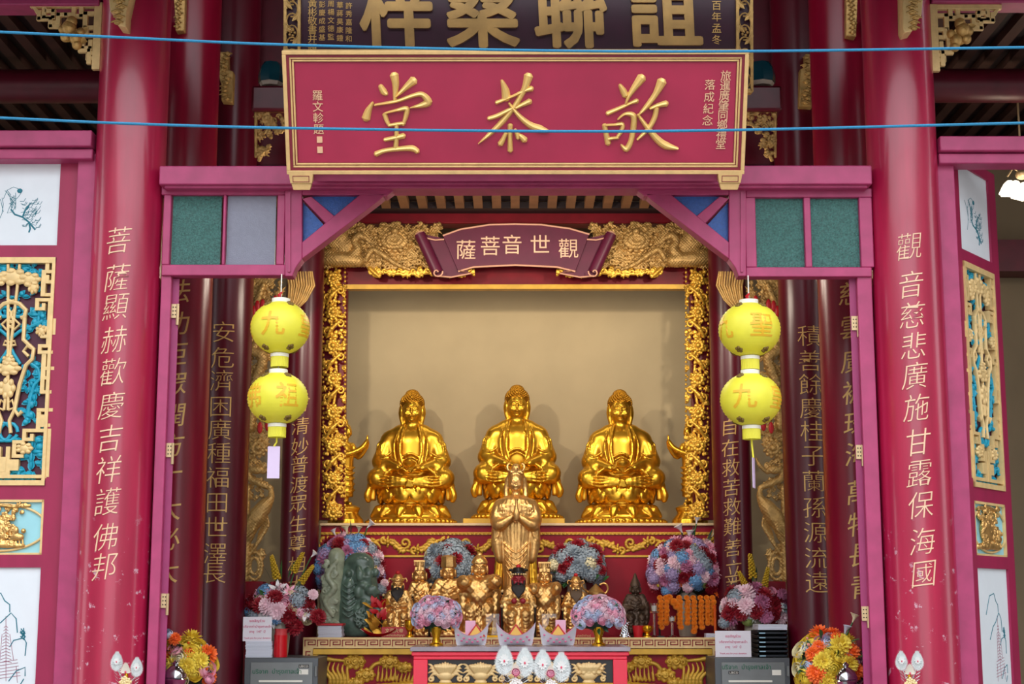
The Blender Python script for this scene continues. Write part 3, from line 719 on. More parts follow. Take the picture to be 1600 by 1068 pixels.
def sprig(S, x, z, a, L, y=0, w_=1.6):
    for da, l in ((0, 1), (.7, .7), (-.7, .7), (1.3, .5), (-1.3, .5)):
        b = a + da; S.line([(x, y, z), (x + .55 * L * l * math.cos(b), y - 1.2, z + .55 * L * l * math.sin(b)), (x + L * l * math.cos(b + .2), y, z + L * l * math.sin(b + .2))], [w_ * .7, w_, .5], .6)
def scrub(S, poly, n, rng, L=(6, 11), y=0, w_=1.5, edge=True):
    """carved foliage filling an outline"""
    xs = [p[0] for p in poly]; zs = [p[1] for p in poly]; k = 0
    def inside(x, z):
        c = False
        for i in range(len(poly)):
            (x0, z0), (x1, z1) = poly[i], poly[i - 1]
            if (z0 > z) != (z1 > z) and x < (x1 - x0) * (z - z0) / (z1 - z0) + x0: c = not c
        return c
    while k < n:
        x, z = rng.uniform(min(xs), max(xs)), rng.uniform(min(zs), max(zs))
        if not inside(x, z): continue
        k += 1; q = rng.random(); l = rng.uniform(*L); yy = y + rng.uniform(-2, 1.5)
        if q < .5: sprig(S, x, z, rng.uniform(0, 2 * PI), l, yy, w_)
        elif q < .8: curl(S, x, z, l * .5, rng.uniform(0, 2 * PI), rng.choice((-1, 1)), yy, w_ * .9)
        elif q < .9: rosette(S, x, z, l * .55, yy, 6)
        else: S.ell((x, yy - 1, z), (l * .3, l * .25, l * .3), .8)

# ---- narrow gilt borders beside the niche
S = Sculpt((498, -9, -816), (546, 6, -408), .8); rng = random.Random(3)
for z in range(-806, -414, 6):
    xm = 522 - 4 * math.sin((z + 400) / 24)
    S.line([(xm, 1, z), (522 - 4 * math.sin((z + 406) / 24), 1, z + 6)], 2.2, 1)
edge = [(507, -806), (539, -806), (539, -416), (506, -416)]
for z in range(-800, -418, 52):
    rosette(S, 521, z, 13, -2, 10)
    curl(S, 512, z + 22, 7, 1, 1, -1, 2.0); curl(S, 532, z + 34, 7, 2.5, -1, -2, 2.0)
    S.line([(510, -1, z + 12), (519, -5, z + 26), (533, -3, z + 40)], [1.2, 3.4, 1], 1)
scrub(S, edge, 210, rng, (5, 9), 0, 1.35)
for z in range(-806, -414, 7): S.ell((506 - (z % 3), 1, z), (2, 1.8, 2.6), .8); S.ell((539, 1, z + 3), (2, 1.8, 2.6), .8)
for mir, side in ((False, 'left'), (True, 'right')):
    o = relief(S, M_CARVEB, 13.97, 'carved_border', None, mir); tag(o, f'narrow gilt carved border down the {side} side of the beige niche', 'carving')

# ---- bird carvings on both sides of the scroll
S = Sculpt((468, -16, -438), (702, 9, -342), .9); rng = random.Random(5)
poly = [(476, -412), (498, -384), (520, -352), (690, -350), (672, -424), (590, -424), (560, -412), (500, -416)]
scrub(S, poly, 420, rng, (6, 12), 2, 1.6)
S.box((585, 6, -386), (100, 2.5, 30), 2, 2)
for i in range(26): x = 512 + i * 6; rosette(S, x, -355 - (i * 37 % 7), 6, -1, 6) if i % 3 == 0 else sprig(S, x, -356 - (i * 29 % 8), -PI / 2 + (i % 5 - 2) * .3, 12, -1, 2)
S.ell((524, -3, -402), (36, 9, 13), 3, rz=0); S.line([(480, 0, -410), (500, -3, -404), (530, -5, -406), (560, -5, -408)], [2, 7, 11, 10], 3)
S.ell((527, -6, -372), (18, 8, 19), 2.5); S.ell((538, -7, -384), (14, 6, 14), 2.5)
S.line([(552, -6, -402), (560, -8, -390), (554, -8, -378), (562, -9, -370), (572, -9, -374)], [9, 6, 5, 5.5, 3], 2)
for i in range(7): S.line([(560, -7, -366 + i), (570 + i, -9, -364 - i * 2.4), (580 + i * 2, -8, -366 - i * 3.2)], [1.6, 1.4, .7], .6)
for i in range(-9, 10):        # scales of the body and the wing
    for j in range(-4, 5):
        u, v = i / 9.5, (j + .5 * (i % 2)) / 4.5
        if u * u + v * v < .95:
            e = math.sqrt(1 - u * u - v * v); S.ell((524 + 35 * u, -3 - 9 * e, -402 + 12.5 * v), (2.3, 1.6, 1.7), .5); S.ell((527 + 17.5 * u, -6 - 8 * e, -372 + 18.5 * v), (1.5, 1.5, 2.3), .5)
for i in range(8):     # wing feather ridges
    a = 2.5 - i * .26; S.line([(530, -12, -376), (530 + 9 * math.cos(a), -13.5, -376 + 9 * math.sin(a)), (530 + 18 * math.cos(a), -10, -374 + 19 * math.sin(a))], [1, 1.6, .8], .5)
for i in range(6): S.line([(486 - i, 0, -404 - i * 2), (474, 0, -410 - i * 2.4), (476 - i * 1.2, 0, -416 - i * 1.4)], [2, 1.6, .8], .8)
S.line([(572, -5, -408), (582, -8, -392), (596, -8, -398), (620, -7, -414), (640, -6, -422)], [3, 4, 4.2, 3.2, 2], 1.5)
for r_, y_ in ((22, -2), (16, -5), (9, -8)):
    for i in range(16):
        a = 2 * PI * i / 16; S.ell((617 + r_ * 1.1 * math.cos(a), y_, -376 + r_ * .75 * math.sin(a)), (4.4, 3, 3), 1)
S.ell((618, -9, -363), (6, 5, 5), 1); S.ell((617, -4, -378), (20, 5, 12), 2)
for i in range(10): curl(S, 600 + i * 6, -404 - (i * 13 % 14), 6, i, 1 if i % 2 else -1, -4, 1.8)
S.ripple(lambda x, y, z: .55 * np.sin(x * 1.35 + .5 * np.sin(z * .3)) * np.sin(z * 1.35 + y * .1))
birds = []
for mir, side in ((False, 'left'), (True, 'right')):
    c = at(1611 - 570 if mir else 570, 420, 13.85); t = thing('bird_carving', f'gilt carved panel of a crouching bird among flowers, {side} of the plum scroll', 'carving', c)
    relief(S, M_CARVE, 13.86, 'panel', t, mir); birds.append(t)
S = Sculpt((572, -8, -440), (742, 8, -410), .8); rng = random.Random(8)
for i in range(15):
    x = 580 + i * 11; curl(S, x, -424 + (i % 2) * 2, 5, i * 2, 1 if i % 2 else -1, -1, 1.7); sprig(S, x + 4, -427, -.4 + (i % 3) * .4 - (PI if i % 2 else 0), 12, 0, 1.9)
S.line([(576, 0, -420), (620, -1, -428), (680, 0, -426), (740, 0, -426)], 2.2, 1); S.line([(578, -2, -419), (586, -3, -427), (593, -1, -434)], [3, 3, .8], 1)
for mir, t in zip((False, True), birds): relief(S, M_CARVEB, 13.85, 'hem', t, mir)

# ---- the plum scroll with five characters
c = at(805, 395, 13.8); t = thing('scroll_plaque', 'plum scroll plaque with five golden characters between the gilt birds', 'plaque', c)
M_PLUM = mat('plum_paint', (92, 20, 52), .45, vary=.12); M_PINKEDGE = mat('pale_pink_gold', (224, 168, 140), .45, metal=.1)
Ys = 13.76
top = [(692, 368), (720, 358), (765, 351), (805, 350), (846, 351), (890, 357), (921, 366)]; bot = [(899, 424), (870, 417), (805, 414), (740, 417), (716, 424)]
MB().prism(PXZ(top + bot, Ys), Ys, Ys + .05).build('sheet', M_PLUM, t, bevel=.004)
sh = .006
for pts in (top, bot):
    MB().tube([(a, Ys - .004, b) for a, b in PXZ(pts, Ys)], .0085, 8).build('edging', M_PINKEDGE, t)
for mir in (0, 1):
    f_ = lambda pts: [(1611 - a if mir else a, b) for a, b in pts]
    MB().prism(PXZ(f_([(662, 366), (700, 374), (722, 418), (736, 427), (700, 433), (676, 430)]), Ys + .03), Ys + .02, Ys + .07).build('tail', M_PLUM, t)
    a, b = PXZ(f_([(656, 366), (684, 427)]), Ys + .02)
    MB().tube([(a[0], Ys + .01, a[1]), (b[0], Ys + .01, b[1])], .052, 20).build('roll', M_PLUM, t)
    sp = [(a_ * .15, 0) for a_ in range(46)]; cx, cz = PXZ(f_([(683, 425)]), Ys - .05)[0]
    MB().tube([(cx + (-1 if mir else 1) * (.004 + .0072 * q) * math.cos(q), Ys - .055, cz + (.004 + .0072 * q) * math.sin(q)) for q, _ in sp if q < 6.6], .0065, 8).build('edging', M_PINKEDGE, t)
    for pts in ([(650, 366), (655, 362), (664, 363)], [(667, 372), (680, 375), (694, 374)], [(683, 431), (705, 433), (736, 427), (718, 423)]):
        MB().tube([(a_, Ys - .006, b_) for a_, b_ in PXZ(f_(pts), Ys)], .0075, 8).build('edging', M_PINKEDGE, t)
mb = MB()
for ch, x, y in zip('薩菩音世觀', (728, 766, 800, 844, 888), (390, 384, 382, 382, 388)):
    p = at(x, y, Ys); write_flat(mb, ch, p.x, Ys - .004, p.z, 33 * mpp(y, Ys), 0.004, .03)
mb.build('inscription', M_WRITE, t, flatshade=True)

# ---- tall carved boards behind the lanterns: branches, blossoms, a crane at the foot
S = Sculpt((372, -20, -916), (474, 10, -426), 1.0); rng = random.Random(11)
Lx = lambda z: 408 + (z + 430) * .0165      # drifts a little with height
scrub(S, [(392, -432), (442, -432), (436, -520), (394, -520)], 120, rng, (7, 12), 1, 1.7)
scrub(S, [(390, -520), (424, -520), (420, -690), (386, -690)], 170, rng, (7, 12), 2, 1.6)
scrub(S, [(392, -684), (420, -690), (414, -760), (386, -740)], 34, rng, (7, 11), 1, 1.7)
S.line([(398, -2, -600), (412, -5, -560), (396, -5, -545), (420, -4, -520)], [7, 8, 7, 4], 2)
S.line([(392, -3, -668), (396, -5, -640), (414, -4, -605)], [7, 6, 4], 2); S.line([(388, -2, -560), (392, -5, -520), (400, -4, -480), (412, -3, -446)], [5, 7, 6, 4], 2)
rosette(S, 404, -700, 15, -3, 11); rosette(S, 412, -500, 12, -3, 9); rosette(S, 404, -625, 12, -3, 9)
S.ell((401, -5, -734), (12, 6, 7), 1.5); S.line([(412, -4, -738), (424, -5, -728), (430, -4, -716)], [3, 3, 1.5], 1); S.ell((391, -6, -727), (4, 4, 4), 1)       # small bird
S.line([(388, -2, -735), (392, -4, -748), (408, -5, -756), (424, -4, -762)], [5, 5, 5, 4], 1.5)
scrub(S, [(390, -752), (424, -752), (420, -782), (388, -782)], 14, rng, (6, 9), 0, 1.6)
S.line([(424, -4, -765), (424, -7, -778), (414, -8, -792), (404, -8, -806), (394, -6, -822), (388, -4, -846)], [3, 5, 11, 13, 11, 5], 2)                             # crane
for i in range(9): S.line([(416 - i * 1.5, -14, -784 - i * 4), (408 - i * 1.2, -17, -792 - i * 4.6), (394 - i * .8, -13, -796 - i * 5.4)], [1, 1.7, .8], .6)
for i in range(7): S.line([(418 - i * 2, -4, -806 - i * 4), (420 - i * 3, -8, -822 - i * 5), (410 - i * 3.4, -5, -838 - i * 5)], [1.6, 2.4, .9], .8)
S.line([(388, -2, -760), (386, -4, -800), (386, -4, -850), (384, -3, -905)], [4, 5, 6, 6], 2)
for r_ in (9, 15): S.line([(398 + r_ * .8 * math.cos(a * .45), -3, -884 + r_ * 1.45 * math.sin(a * .45)) for a in range(15)], 2.6, 1, curve=False)
scrub(S, [(386, -846), (412, -846), (410, -872), (386, -872)], 16, rng, (6, 9), 0, 1.8)
S.box((404, 3, -470), (17, 3, 40), 2, 2)
S.ripple(lambda x, y, z: .5 * np.sin(x * 1.2 + .8 * np.sin(z * .2)) * np.sin(z * 1.2))
tb = {}
for mir, side in ((False, 'left'), (True, 'right')):
    c = at(1208 if mir else 405, 900, 13.15); t = thing('carved_board', f'tall gilt board of blossoms and a crane behind the {side} yellow lanterns', 'carving', c)
    relief(S, M_CARVE, 13.15, 'carving', t, mir); tb[side] = t
    for px, py in ((402, 478), (426, 488), (430, 470), (410, 476), (396, 486), (406, 668), (418, 664)):
        p = at(1611 - px if mir else px, py, 13.08); MB().ball(tuple(p), (.022, .012, .05), 10, 8).build('red_ornament', M_RED, t)
    a_, b_ = sorted((at(1611 - 386 if mir else 386, 905, 13.2).x, at(1611 - 414 if mir else 414, 905, 13.2).x)); MB().box((a_, 13.1, 0), (b_, 13.3, at(400, 908, 13.2).z)).build('plinth', M_REDBEAM, t, bevel=.01)
    fan = MB()                                                              # the ribbed gilt fan of tail feathers at its top
    for i in range(11):
        P = [at(1611 - x if mir else x, y, 13.2 - .01 * (i % 2)) for x, y in ((448 + i * 4.2 - max(0, i - 8) * 1.5, 424), (452 + i * 3.9, 446), (451 + i * 2.8, 468), (448 + i * 1.1, 488), (440 + i * .6, 500))]
        fan.tube(P, [.009, .010, .010, .008, .005], 8)
    fan.build('feather_fan', M_CARVE, t)

# ================================================================ fretwork corner pieces and hanging carvings up high
def fret(mb, pts, Y, w_, d):
    """square-section bar along pixel points"""
    P = PXZ(pts, Y)
    for i, ((a, b), (c_, e)) in enumerate(zip(P[:-1], P[1:])):
        j = .0007 * (1 + i + len(mb.f) % 7); w_ -= .00006; mb.box((min(a, c_) - w_, Y - d - j, min(b, e) - w_), (max(a, c_) + w_, Y + d - j, max(b, e) + w_))
def corner_fret(label, fx, Y, s=1.0, oy=0):
    c = at(fx(150), 20 + oy, Y); t = thing('fret_bracket', label, 'bracket', c)
    P = lambda L: [(fx(a), b + oy) for a, b in L]
    mb = MB(); w1 = .014
    fret(mb, P([(52, 9), (153, 9), (153, 106)]), Y, .017, .02); mb.prism(PXZ(P([(52, 7), (66, 22), (58, 24), (50, 10)]), Y), Y - .02, Y + .02)
    for L in ([(70, 12), (70, 28), (84, 28), (84, 18), (74, 18)], [(84, 36), (92, 36), (92, 24), (104, 24)], [(62, 20), (78, 34), (78, 34)][:1] + [(62, 30), (80, 30), (80, 42), (92, 42)],
              [(116, 12), (116, 24), (104, 24)], [(128, 14), (128, 26), (118, 26)], [(146, 22), (134, 22), (134, 44), (144, 44)], [(150, 56), (136, 56), (136, 46)],
              [(130, 60), (130, 76), (142, 76), (142, 66)], [(150, 84), (138, 84), (138, 92), (150, 92)], [(126, 80), (140, 80), (140, 98)]): fret(mb, P(L), Y, w1, .016)
    mb.build('fretwork', M_CARVELIGHT, t, bevel=.003)
    fr_ = MB()
    for x, y, r in ((108, 44, 12), (118, 60, 10), (102, 58, 8), (120, 70, 8), (112, 34, 9), (126, 50, 7), (98, 46, 7)):
        p = at(fx(x), y + oy, Y - .03); fr_.ball(tuple(p), (r * .0042, r * .004, r * .0044), 12, 8)
    for i in range(8):
        p = at(fx(104 + i * 3), 38 + (i * 17 % 26) + oy, Y - .035); fr_.leaf(tuple(p), (math.cos(i), 0, math.sin(i)), (-math.sin(i), 0, math.cos(i)), .07, .04, .2)
    fr_.build('fruit_cluster', M_CARVE, t)
corner_fret('cream-gilt fretwork bracket in the top left corner, left of the big pillar', lambda a: a, 10.0)
corner_fret('cream-gilt fretwork bracket in the top right corner, right of the big pillar', lambda a: 1612 - a, 10.0, oy=3)

def corbel(label, pts, Y, d=.1):
    c = at(*pts[0], Y); P = PXZ(pts, Y)
    t = thing('carved_corbel', label, 'corbel', c)
    MB().prism(P, Y, Y + d).build('block', M_CARVELIGHT if d > .11 else M_CARVE, t, bevel=.006)
    mb = MB(); xs = [a for a, _ in P]; zs = [b for _, b in P]; rng = random.Random(len(label))
    cx = sum(xs) / len(xs); hw = (max(xs) - min(xs)) * .3; z = min(zs) + .03
    while z < max(zs) - .02:
        xx = cx + (rng.random() - .5) * hw
        mb.ball((xx, Y - .004, z), (hw * .5, .016, .018), 10, 6); mb.tube([(xx - hw * .8, Y - .006, z), (xx, Y - .016, z + .012), (xx + hw * .8, Y - .006, z)], .006, 6); z += .035
    mb.build('relief', M_CARVE, t)
corbel('gilt corbel cut off by the top edge on the left front pillar', [(168, -20), (206, -20), (197, 20), (196, 42), (184, 40), (182, 22), (172, 18)], YF - .36, .14)
corbel('gilt corbel cut off by the top edge on the right front pillar', [(1445, -20), (1410, -20), (1411, 44), (1414, 51), (1426, 48), (1428, 30), (1440, 24), (1442, 0)], YF - .36, .14)
corbel('slim gilt carved tab high on the left inner pillar, top edge', [(270, -20), (290, -20), (288, 48), (274, 48), (273, 20)], 11.08)
corbel('slim gilt carved tab high on the right inner pillar, top edge', [(1322, -20), (1341, -20), (1338, 57), (1322, 56)], 11.08)
corbel('gilt carved tab on the dark pillar left of the signboard', [(337, 80), (356, 81), (357, 108), (365, 112), (363, 160), (346, 158), (345, 130), (337, 104)], 12.33)
corbel('gilt carved tab on the dark pillar right of the signboard', [(1274, 84), (1258, 84), (1258, 104), (1250, 108), (1249, 166), (1270, 166), (1272, 122)], 12.33)

def spandrel(label, fx, Y, seed):
    S = Sculpt((394, -10, -266), (452, 8, -166), .8); rng = random.Random(seed)
    S.line([(399, 0, -173), (450, 0, -173)], 3, 1); S.line([(400, 0, -173), (400, -1, -245)], [3, 2.4], 1); S.line([(405, 0, -250), (414, 0, -232)], 3, 1)
    scrub(S, [(400, -176), (446, -176), (444, -205), (425, -212), (416, -240), (402, -248)], 46, rng, (7, 12), 0, 1.8)
    c = at(fx(420), 173, Y); t = thing('carved_spandrel', label, 'carving', c)
    relief(S, M_CARVE, Y, 'openwork', t, fx(0) != 0)
spandrel('gilt openwork spandrel peeping out left of the signboard', lambda a: a, 11.96, 4)
spandrel('gilt openwork spandrel peeping out right of the signboard', lambda a: 1611 - a, 11.96, 9)
for a, b, s_ in ((404, 444, 'left'), (1168, 1210, 'right')):
    p0, p1 = at(a, 130, 12.05), at(b, 96, 12.05); cx = (p0.x + p1.x) / 2; w_ = (p1.x - p0.x) / 2
    mb = MB().lathe([(w_ * 1.02, 0), (w_ * 1.05, .06), (w_ * .9, .13), (w_ * .7, .165)], 8, (cx, 12.05, p0.z))
    t = thing('bracket_block', f'dark teal glazed block behind the {s_} end of the signboard', 'block', (cx, 12.05, p0.z)); mb.build('cap', M_TEALTILE, t)
    MB().lathe([(w_ * .8, -.03), (w_ * .95, 0)], 8, (cx, 12.05, p0.z)).build('rim', mat('pale_stucco', (190, 176, 160), .7), t)

# ================================================================ carved side doors
YD = YF + .02
DC = at(12, 580, YD)
def dpt(px, py):
    p = at(px, py, YD); return (p.x - DC.x, p.z)
DW = (at(110, 580, YD).x - DC.x)
dz = lambda y: at(60, y, YD).z
def drect(mb, px0, py0, px1, py1, y0, y1):
    """symmetric about the door's axis when px0 is None"""
    z0, z1 = dz(py1), dz(py0); b = (at(px1, (py0 + py1) / 2, YD).x - DC.x); a = -b if px0 is None else (at(px0, (py0 + py1) / 2, YD).x - DC.x)
    return mb.box((a, y0, z0), (b, y1, z1))
DP = {}
zt_door = dz(232)
mb = MB(); iw = at(79, 580, YD).x - DC.x            # stiles inner edge
mb.box((-DW, 0, 0.05), (-iw, .06, zt_door)); mb.box((iw, 0, .05), (DW, .06, zt_door))
for y0, y1 in ((232, 248), (383, 402), (758, 780), (866, 886)): mb.box((-iw, 0, dz(y1)), (iw, .06, dz(y0)))
mb.box((-iw, 0, .05), (iw, .06, .32))
DP['stiles_and_rails'] = (mb, M_DOOR)
mb = MB(); mb.box((-iw, .016, dz(383)), (iw, .03, dz(248))); DP['upper_panel'] = (mb, M_PAPER)
mb = MB(); mb.box((-iw, .016, .32), (iw, .03, dz(886))); DP['lower_panel'] = (mb, M_PAPER)
mb = MB(); mb.box((-iw, .045, dz(758)), (iw, .055, dz(402))); DP['lattice_backing'] = (mb, mat('plum_backing', (74, 16, 44), .5))
mb = MB(); mb.box((-iw, .02, dz(866)), (iw, .035, dz(780))); DP['oval_panel'] = (mb, M_PALEBLUE)
def ink(strokes, r=1.0, y=.015):
    mb = MB()
    for s_ in strokes: mb.tube([(a, y, b) for a, b in (dpt(*p) for p in s_)], r * .0042 * .55, 5, flat=.5)
    return mb
rng = random.Random(2); st = []
st += [[(4, 310), (10, 296), (20, 291), (28, 294), (32, 300), (28, 306), (22, 312), (14, 322)], [(14, 322), (10, 332), (18, 330), (24, 320)], [(2, 308), (4, 318), (2, 332), (-4, 346)], [(-8, 300), (0, 312), (4, 330)]]
for i in range(14): st.append([(12 + rng.uniform(-6, 12), 300 + rng.uniform(-4, 20)), (16 + rng.uniform(-6, 12), 304 + rng.uniform(-4, 22))])
for i in range(46):
    x, y = rng.uniform(36, 62), rng.uniform(312, 355); a = rng.uniform(-.6, .9); st.append([(x - 6 * math.cos(a), y + 5 * math.sin(a)), (x, y), (x + 3, y - 5)])
DP['ink_drawing'] = (ink(st, .8), M_INK)
mb = ink([[(16, 326), (22, 334), (34, 338), (44, 346), (54, 358)], [(34, 338), (38, 328), (44, 320)], [(44, 346), (46, 356), (44, 362)]], 2.6); mb.ball((dpt(30, 297)[0], .014, dpt(30, 297)[1]), (.018, .003, .016)); DP['ink_branch'] = (mb, M_INK)
st = [[(-40, 960), (-20, 930), (0, 926), (6, 938), (14, 944), (14, 956)], [(0, 972), (16, 957), (24, 966), (26, 988)], [(14, 1010), (20, 1000), (36, 996), (40, 1004), (38, 1024)], [(12, 1064), (24, 1048), (38, 1042), (38, 1056)], [(-30, 1000), (-14, 980), (0, 972)], [(36, 1060), (30, 1070)]]
for i in range(12): st.append([(30 + rng.uniform(0, 8), 980 + rng.uniform(0, 16)), (32 + rng.uniform(0, 8), 984 + rng.uniform(0, 16))])
DP['mountain_drawing'] = (ink(st, 1.6), M_INK)
st = []
for i in range(12): w2 = 3 + i * .55; st.append([(8 - w2, 980 + i * 5), (8, 977 + i * 5), (8 + w2, 980 + i * 5)])
for i in range(6): st.append([(-8 - i, 1036 + i * 5), (26 + i, 1030 + i * 5)])
st += [[(8, 962), (8, 1064)], [(2, 990), (-2, 1036)], [(14, 990), (20, 1032)], [(-6, 1040), (-8, 1068)], [(24, 1040), (26, 1066)]]
DP['pagoda_drawing'] = (ink(st, .8), M_INKRED)
# lattice: gold frame and frets, half drawn and mirrored
mb = MB(); g_ = .004
def dsym(pts, w_, d0=.0, d1=.04, both=True):
    P = [dpt(*p) for p in pts]
    for s_ in ((1, -1) if both else (1,)):
        for i, ((a, b), (c_, e)) in enumerate(zip(P[:-1], P[1:])):
            j = .0008 * (i + len(mb.f) % 5); w_ -= .00005; x0, x1 = sorted((s_ * a, s_ * c_)); mb.box((x0 - w_, d0 - j, min(b, e) - w_), (x1 + w_, d1 - j, max(b, e) + w_))
w_o = at(92, 580, YD).x - DC.x
for s_ in (-1, 1): mb.box((s_ * iw - .022 if s_ > 0 else -iw, -.012, dz(758)), (iw if s_ > 0 else -iw + .022, .04, dz(402)))
mb.box((-iw, -.012, dz(411)), (iw, .04, dz(402))); mb.box((-iw, -.012, dz(758)), (iw, .04, dz(750)))
for L in ([(74, 409), (74, 424), (80, 424)], [(80, 424), (68, 424), (68, 460), (80, 460)], [(74, 432), (74, 440), (80, 440)], [(80, 468), (58, 468), (58, 482), (68, 482), (68, 476)], [(78, 468), (78, 540)], [(84, 500), (84, 520)],
          [(76, 512), (66, 512), (66, 525), (78, 525)], [(78, 540), (62, 540), (62, 550), (80, 550)], [(68, 552), (68, 590), (76, 590)], [(74, 575), (82, 575)], [(66, 590), (66, 612), (78, 612)], [(74, 612), (74, 640)], [(80, 640), (60, 640), (60, 672), (38, 672), (38, 686), (50, 686), (50, 680)],
          [(60, 672), (74, 672), (74, 742)], [(66, 650), (66, 664), (76, 664)], [(36, 690), (22, 690), (22, 712), (34, 712)], [(12, 700), (12, 720), (26, 732)], [(14, 744), (70, 744), (70, 734)], [(12, 744), (6, 734), (6, 716)]): dsym(L, .011)
for pts, r_ in (([(12, 412), (12, 640)], .011), ([(14, 470), (30, 474), (40, 484), (38, 494), (32, 496)], .016), ([(38, 496), (36, 530), (52, 545), (50, 560), (40, 570), (30, 600), (22, 640), (28, 648), (34, 642)], .015), ([(52, 545), (42, 540), (36, 548), (44, 556)], .012),
                ([(22, 640), (14, 656), (16, 676)], .013), ([(12, 505), (22, 498), (30, 506), (22, 514), (12, 507)], .010), ([(12, 500), (18, 490), (12, 482)], .010), ([(12, 535), (22, 532), (24, 538), (12, 540)], .009), ([(12, 640), (22, 636), (18, 624), (12, 630)], .009)):
    for s_ in (1, -1): mb.tube([(s_ * a, .012, b) for a, b in (dpt(*p) for p in pts)], r_, 8, flat=1.2)
for px, py, rx, rz in ((14, 432, 20, 12), (46, 436, 16, 10), (12, 575, 18, 10), (12, 562, 9, 8), (52, 448, 8, 10), (12, 606, 12, 14), (64, 516, 8, 8), (38, 700, 12, 8)):
    a, b = dpt(px, py)
    for s_ in ((1, -1) if px > 16 else (1,)):
        mb.ball((s_ * a if px > 16 else 0, .014, b), (rx * .0042, .022, rz * .0042), 14, 8)
        for i in range(7):
            q = 2 * PI * i / 7; mb.ball(((s_ * a if px > 16 else 0) + rx * .0034 * math.cos(q), .004, b + rz * .0034 * math.sin(q)), (rx * .0015, .016, rz * .0018), 8, 6)
DP['gilt_lattice'] = (mb, M_CARVELIGHT)
mb = MB(); rng = random.Random(6)
def dleaf(px, py, ang, L, W):
    a, b = dpt(px, py)
    for s_ in (1, -1):
        mb.leaf((s_ * a, .026, b), (s_ * math.cos(ang), 0, math.sin(ang)), (-s_ * math.sin(ang), 0, math.cos(ang)), L * .0042, W * .0042, 0)
        mb.ball((s_ * (a + L * .002 * math.cos(ang)), .026, b + L * .002 * math.sin(ang)), (L * .0017 * max(.35, abs(math.cos(ang))), .016, L * .0017 * max(.35, abs(math.sin(ang)))), 8, 6)
for px, py, n, L in ((18, 414, 3, 14), (46, 416, 6, 16), (58, 422, 4, 12), (56, 448, 4, 12), (28, 463, 4, 11), (60, 492, 6, 18), (70, 500, 4, 14), (28, 486, 5, 9), (50, 510, 4, 16), (36, 518, 3, 12), (48, 566, 4, 14), (44, 580, 5, 13), (54, 590, 5, 14), (42, 600, 5, 13), (52, 612, 6, 12), (36, 602, 3, 10), (60, 604, 3, 10), (46, 624, 5, 12), (40, 640, 5, 16), (46, 656, 5, 13), (28, 682, 3, 12), (70, 660, 4, 10), (50, 704, 7, 18), (52, 690, 4, 14), (34, 734, 5, 18), (48, 738, 5, 16), (20, 738, 4, 18), (62, 728, 3, 14)):
    for i in range(n): dleaf(px + rng.uniform(-4, 4), py + rng.uniform(-4, 4), rng.uniform(0, 2 * PI), L * rng.uniform(.95, 1.35), L * .7)
for pts in ([(12, 530), (30, 516), (46, 510), (66, 500)], [(12, 535), (20, 552), (30, 568)], [(46, 566), (58, 575), (62, 590), (52, 600), (46, 620), (42, 650)]):
    for s_ in (1, -1): mb.tube([(s_ * a, .02, b) for a, b in (dpt(*p) for p in pts)], .012, 8)
for px, py, r in ((28, 486, 8), (12, 674, 14)):
    a, b = dpt(px, py)
    for s_ in (1, -1): mb.tube([(s_ * a + r * .0042 * math.cos(q * .5), .02, b + r * .0042 * math.sin(q * .5)) for q in range(13)], .012, 8)
DP['turquoise_leaves'] = (mb, M_CYAN)
mb = MB(); a1, z_c = at(72, 823, YD).x - DC.x, (dz(787) + dz(860)) / 2; hz = (dz(787) - dz(860)) / 2
mb.tube([(a1 * math.cos(i * PI / 24), .012, z_c + hz * math.sin(i * PI / 24)) for i in range(48)], .008, 8, close=True)
mb.box((-iw, .0, dz(784)), (iw, .03, dz(780))); mb.box((-iw, 0, dz(866)), (iw, .03, dz(863))); mb.box((iw - .014, 0, dz(866)), (iw, .03, dz(780))); mb.box((-iw, 0, dz(866)), (-iw + .014, .03, dz(780)))
DP['oval_frame'] = (mb, M_CARVELIGHT)
S = Sculpt((-70, -10, -866), (84, 8, -780), .9); rng = random.Random(12)
S.ell((-12, 0, -826), (30, 6, 24), 3); S.line([(-60, 0, -852), (-20, -2, -850), (36, -1, -852)], [4, 6, 3], 2); S.line([(-50, 0, -792), (-10, -2, -788), (20, -2, -791), (46, -1, -789)], 2.4, 1)
scrub(S, [(-50, -790), (40, -788), (42, -806), (30, -800), (-48, -812)], 40, rng, (6, 9), -1, 1.6); scrub(S, [(-44, -806), (20, -806), (26, -850), (-50, -850)], 70, rng, (6, 9), -3, 1.6)
S.ell((27, -3, -838), (11, 5, 6), 1.5); S.ell((37, -4, -829), (4, 4, 4), 1); S.ell((26, -5, -828), (4, 4, 6), 1)
for i in range(4): S.line([(20 + i * 5, -3, -840), (20 + i * 5.4, -3, -851)], 1.6, .8)
me_oval = relief_data(S, M_BRONZE, YD, 'oval_scene'); me_oval.transform(Matrix.Translation((-DC.x, -YD + .012, 0)))
DATA = {k: mb.data(k, m) for k, (mb, m) in DP.items()}; DATA['oval_scene'] = me_oval
def carved_door(label, loc, rz, hs):
    t = thing('carved_screen', label, 'door', loc, (0, 0, rz), kind='thing')
    for k_, me in DATA.items(): part_of(k_, me, t)
    if hs:
        for z in (dz(283), dz(497), dz(720), dz(935)):
            mb = MB().box((-DW - .006, -.006, z - .05), (-DW + .036, 0, z + .05)); mb.tube([(-DW - .004, -.004, z - .09), (-DW - .004, -.004, z + .05)], .009, 8)
            part_of('hinge', mb.data('hinge', M_HINGE), t)
    return t
carved_door('closed carved door with white, lattice and oval panels at the left edge', (DC.x, YD, 0), 0, False)
p = at(1497, 600, YF + .02); ang = R(53)
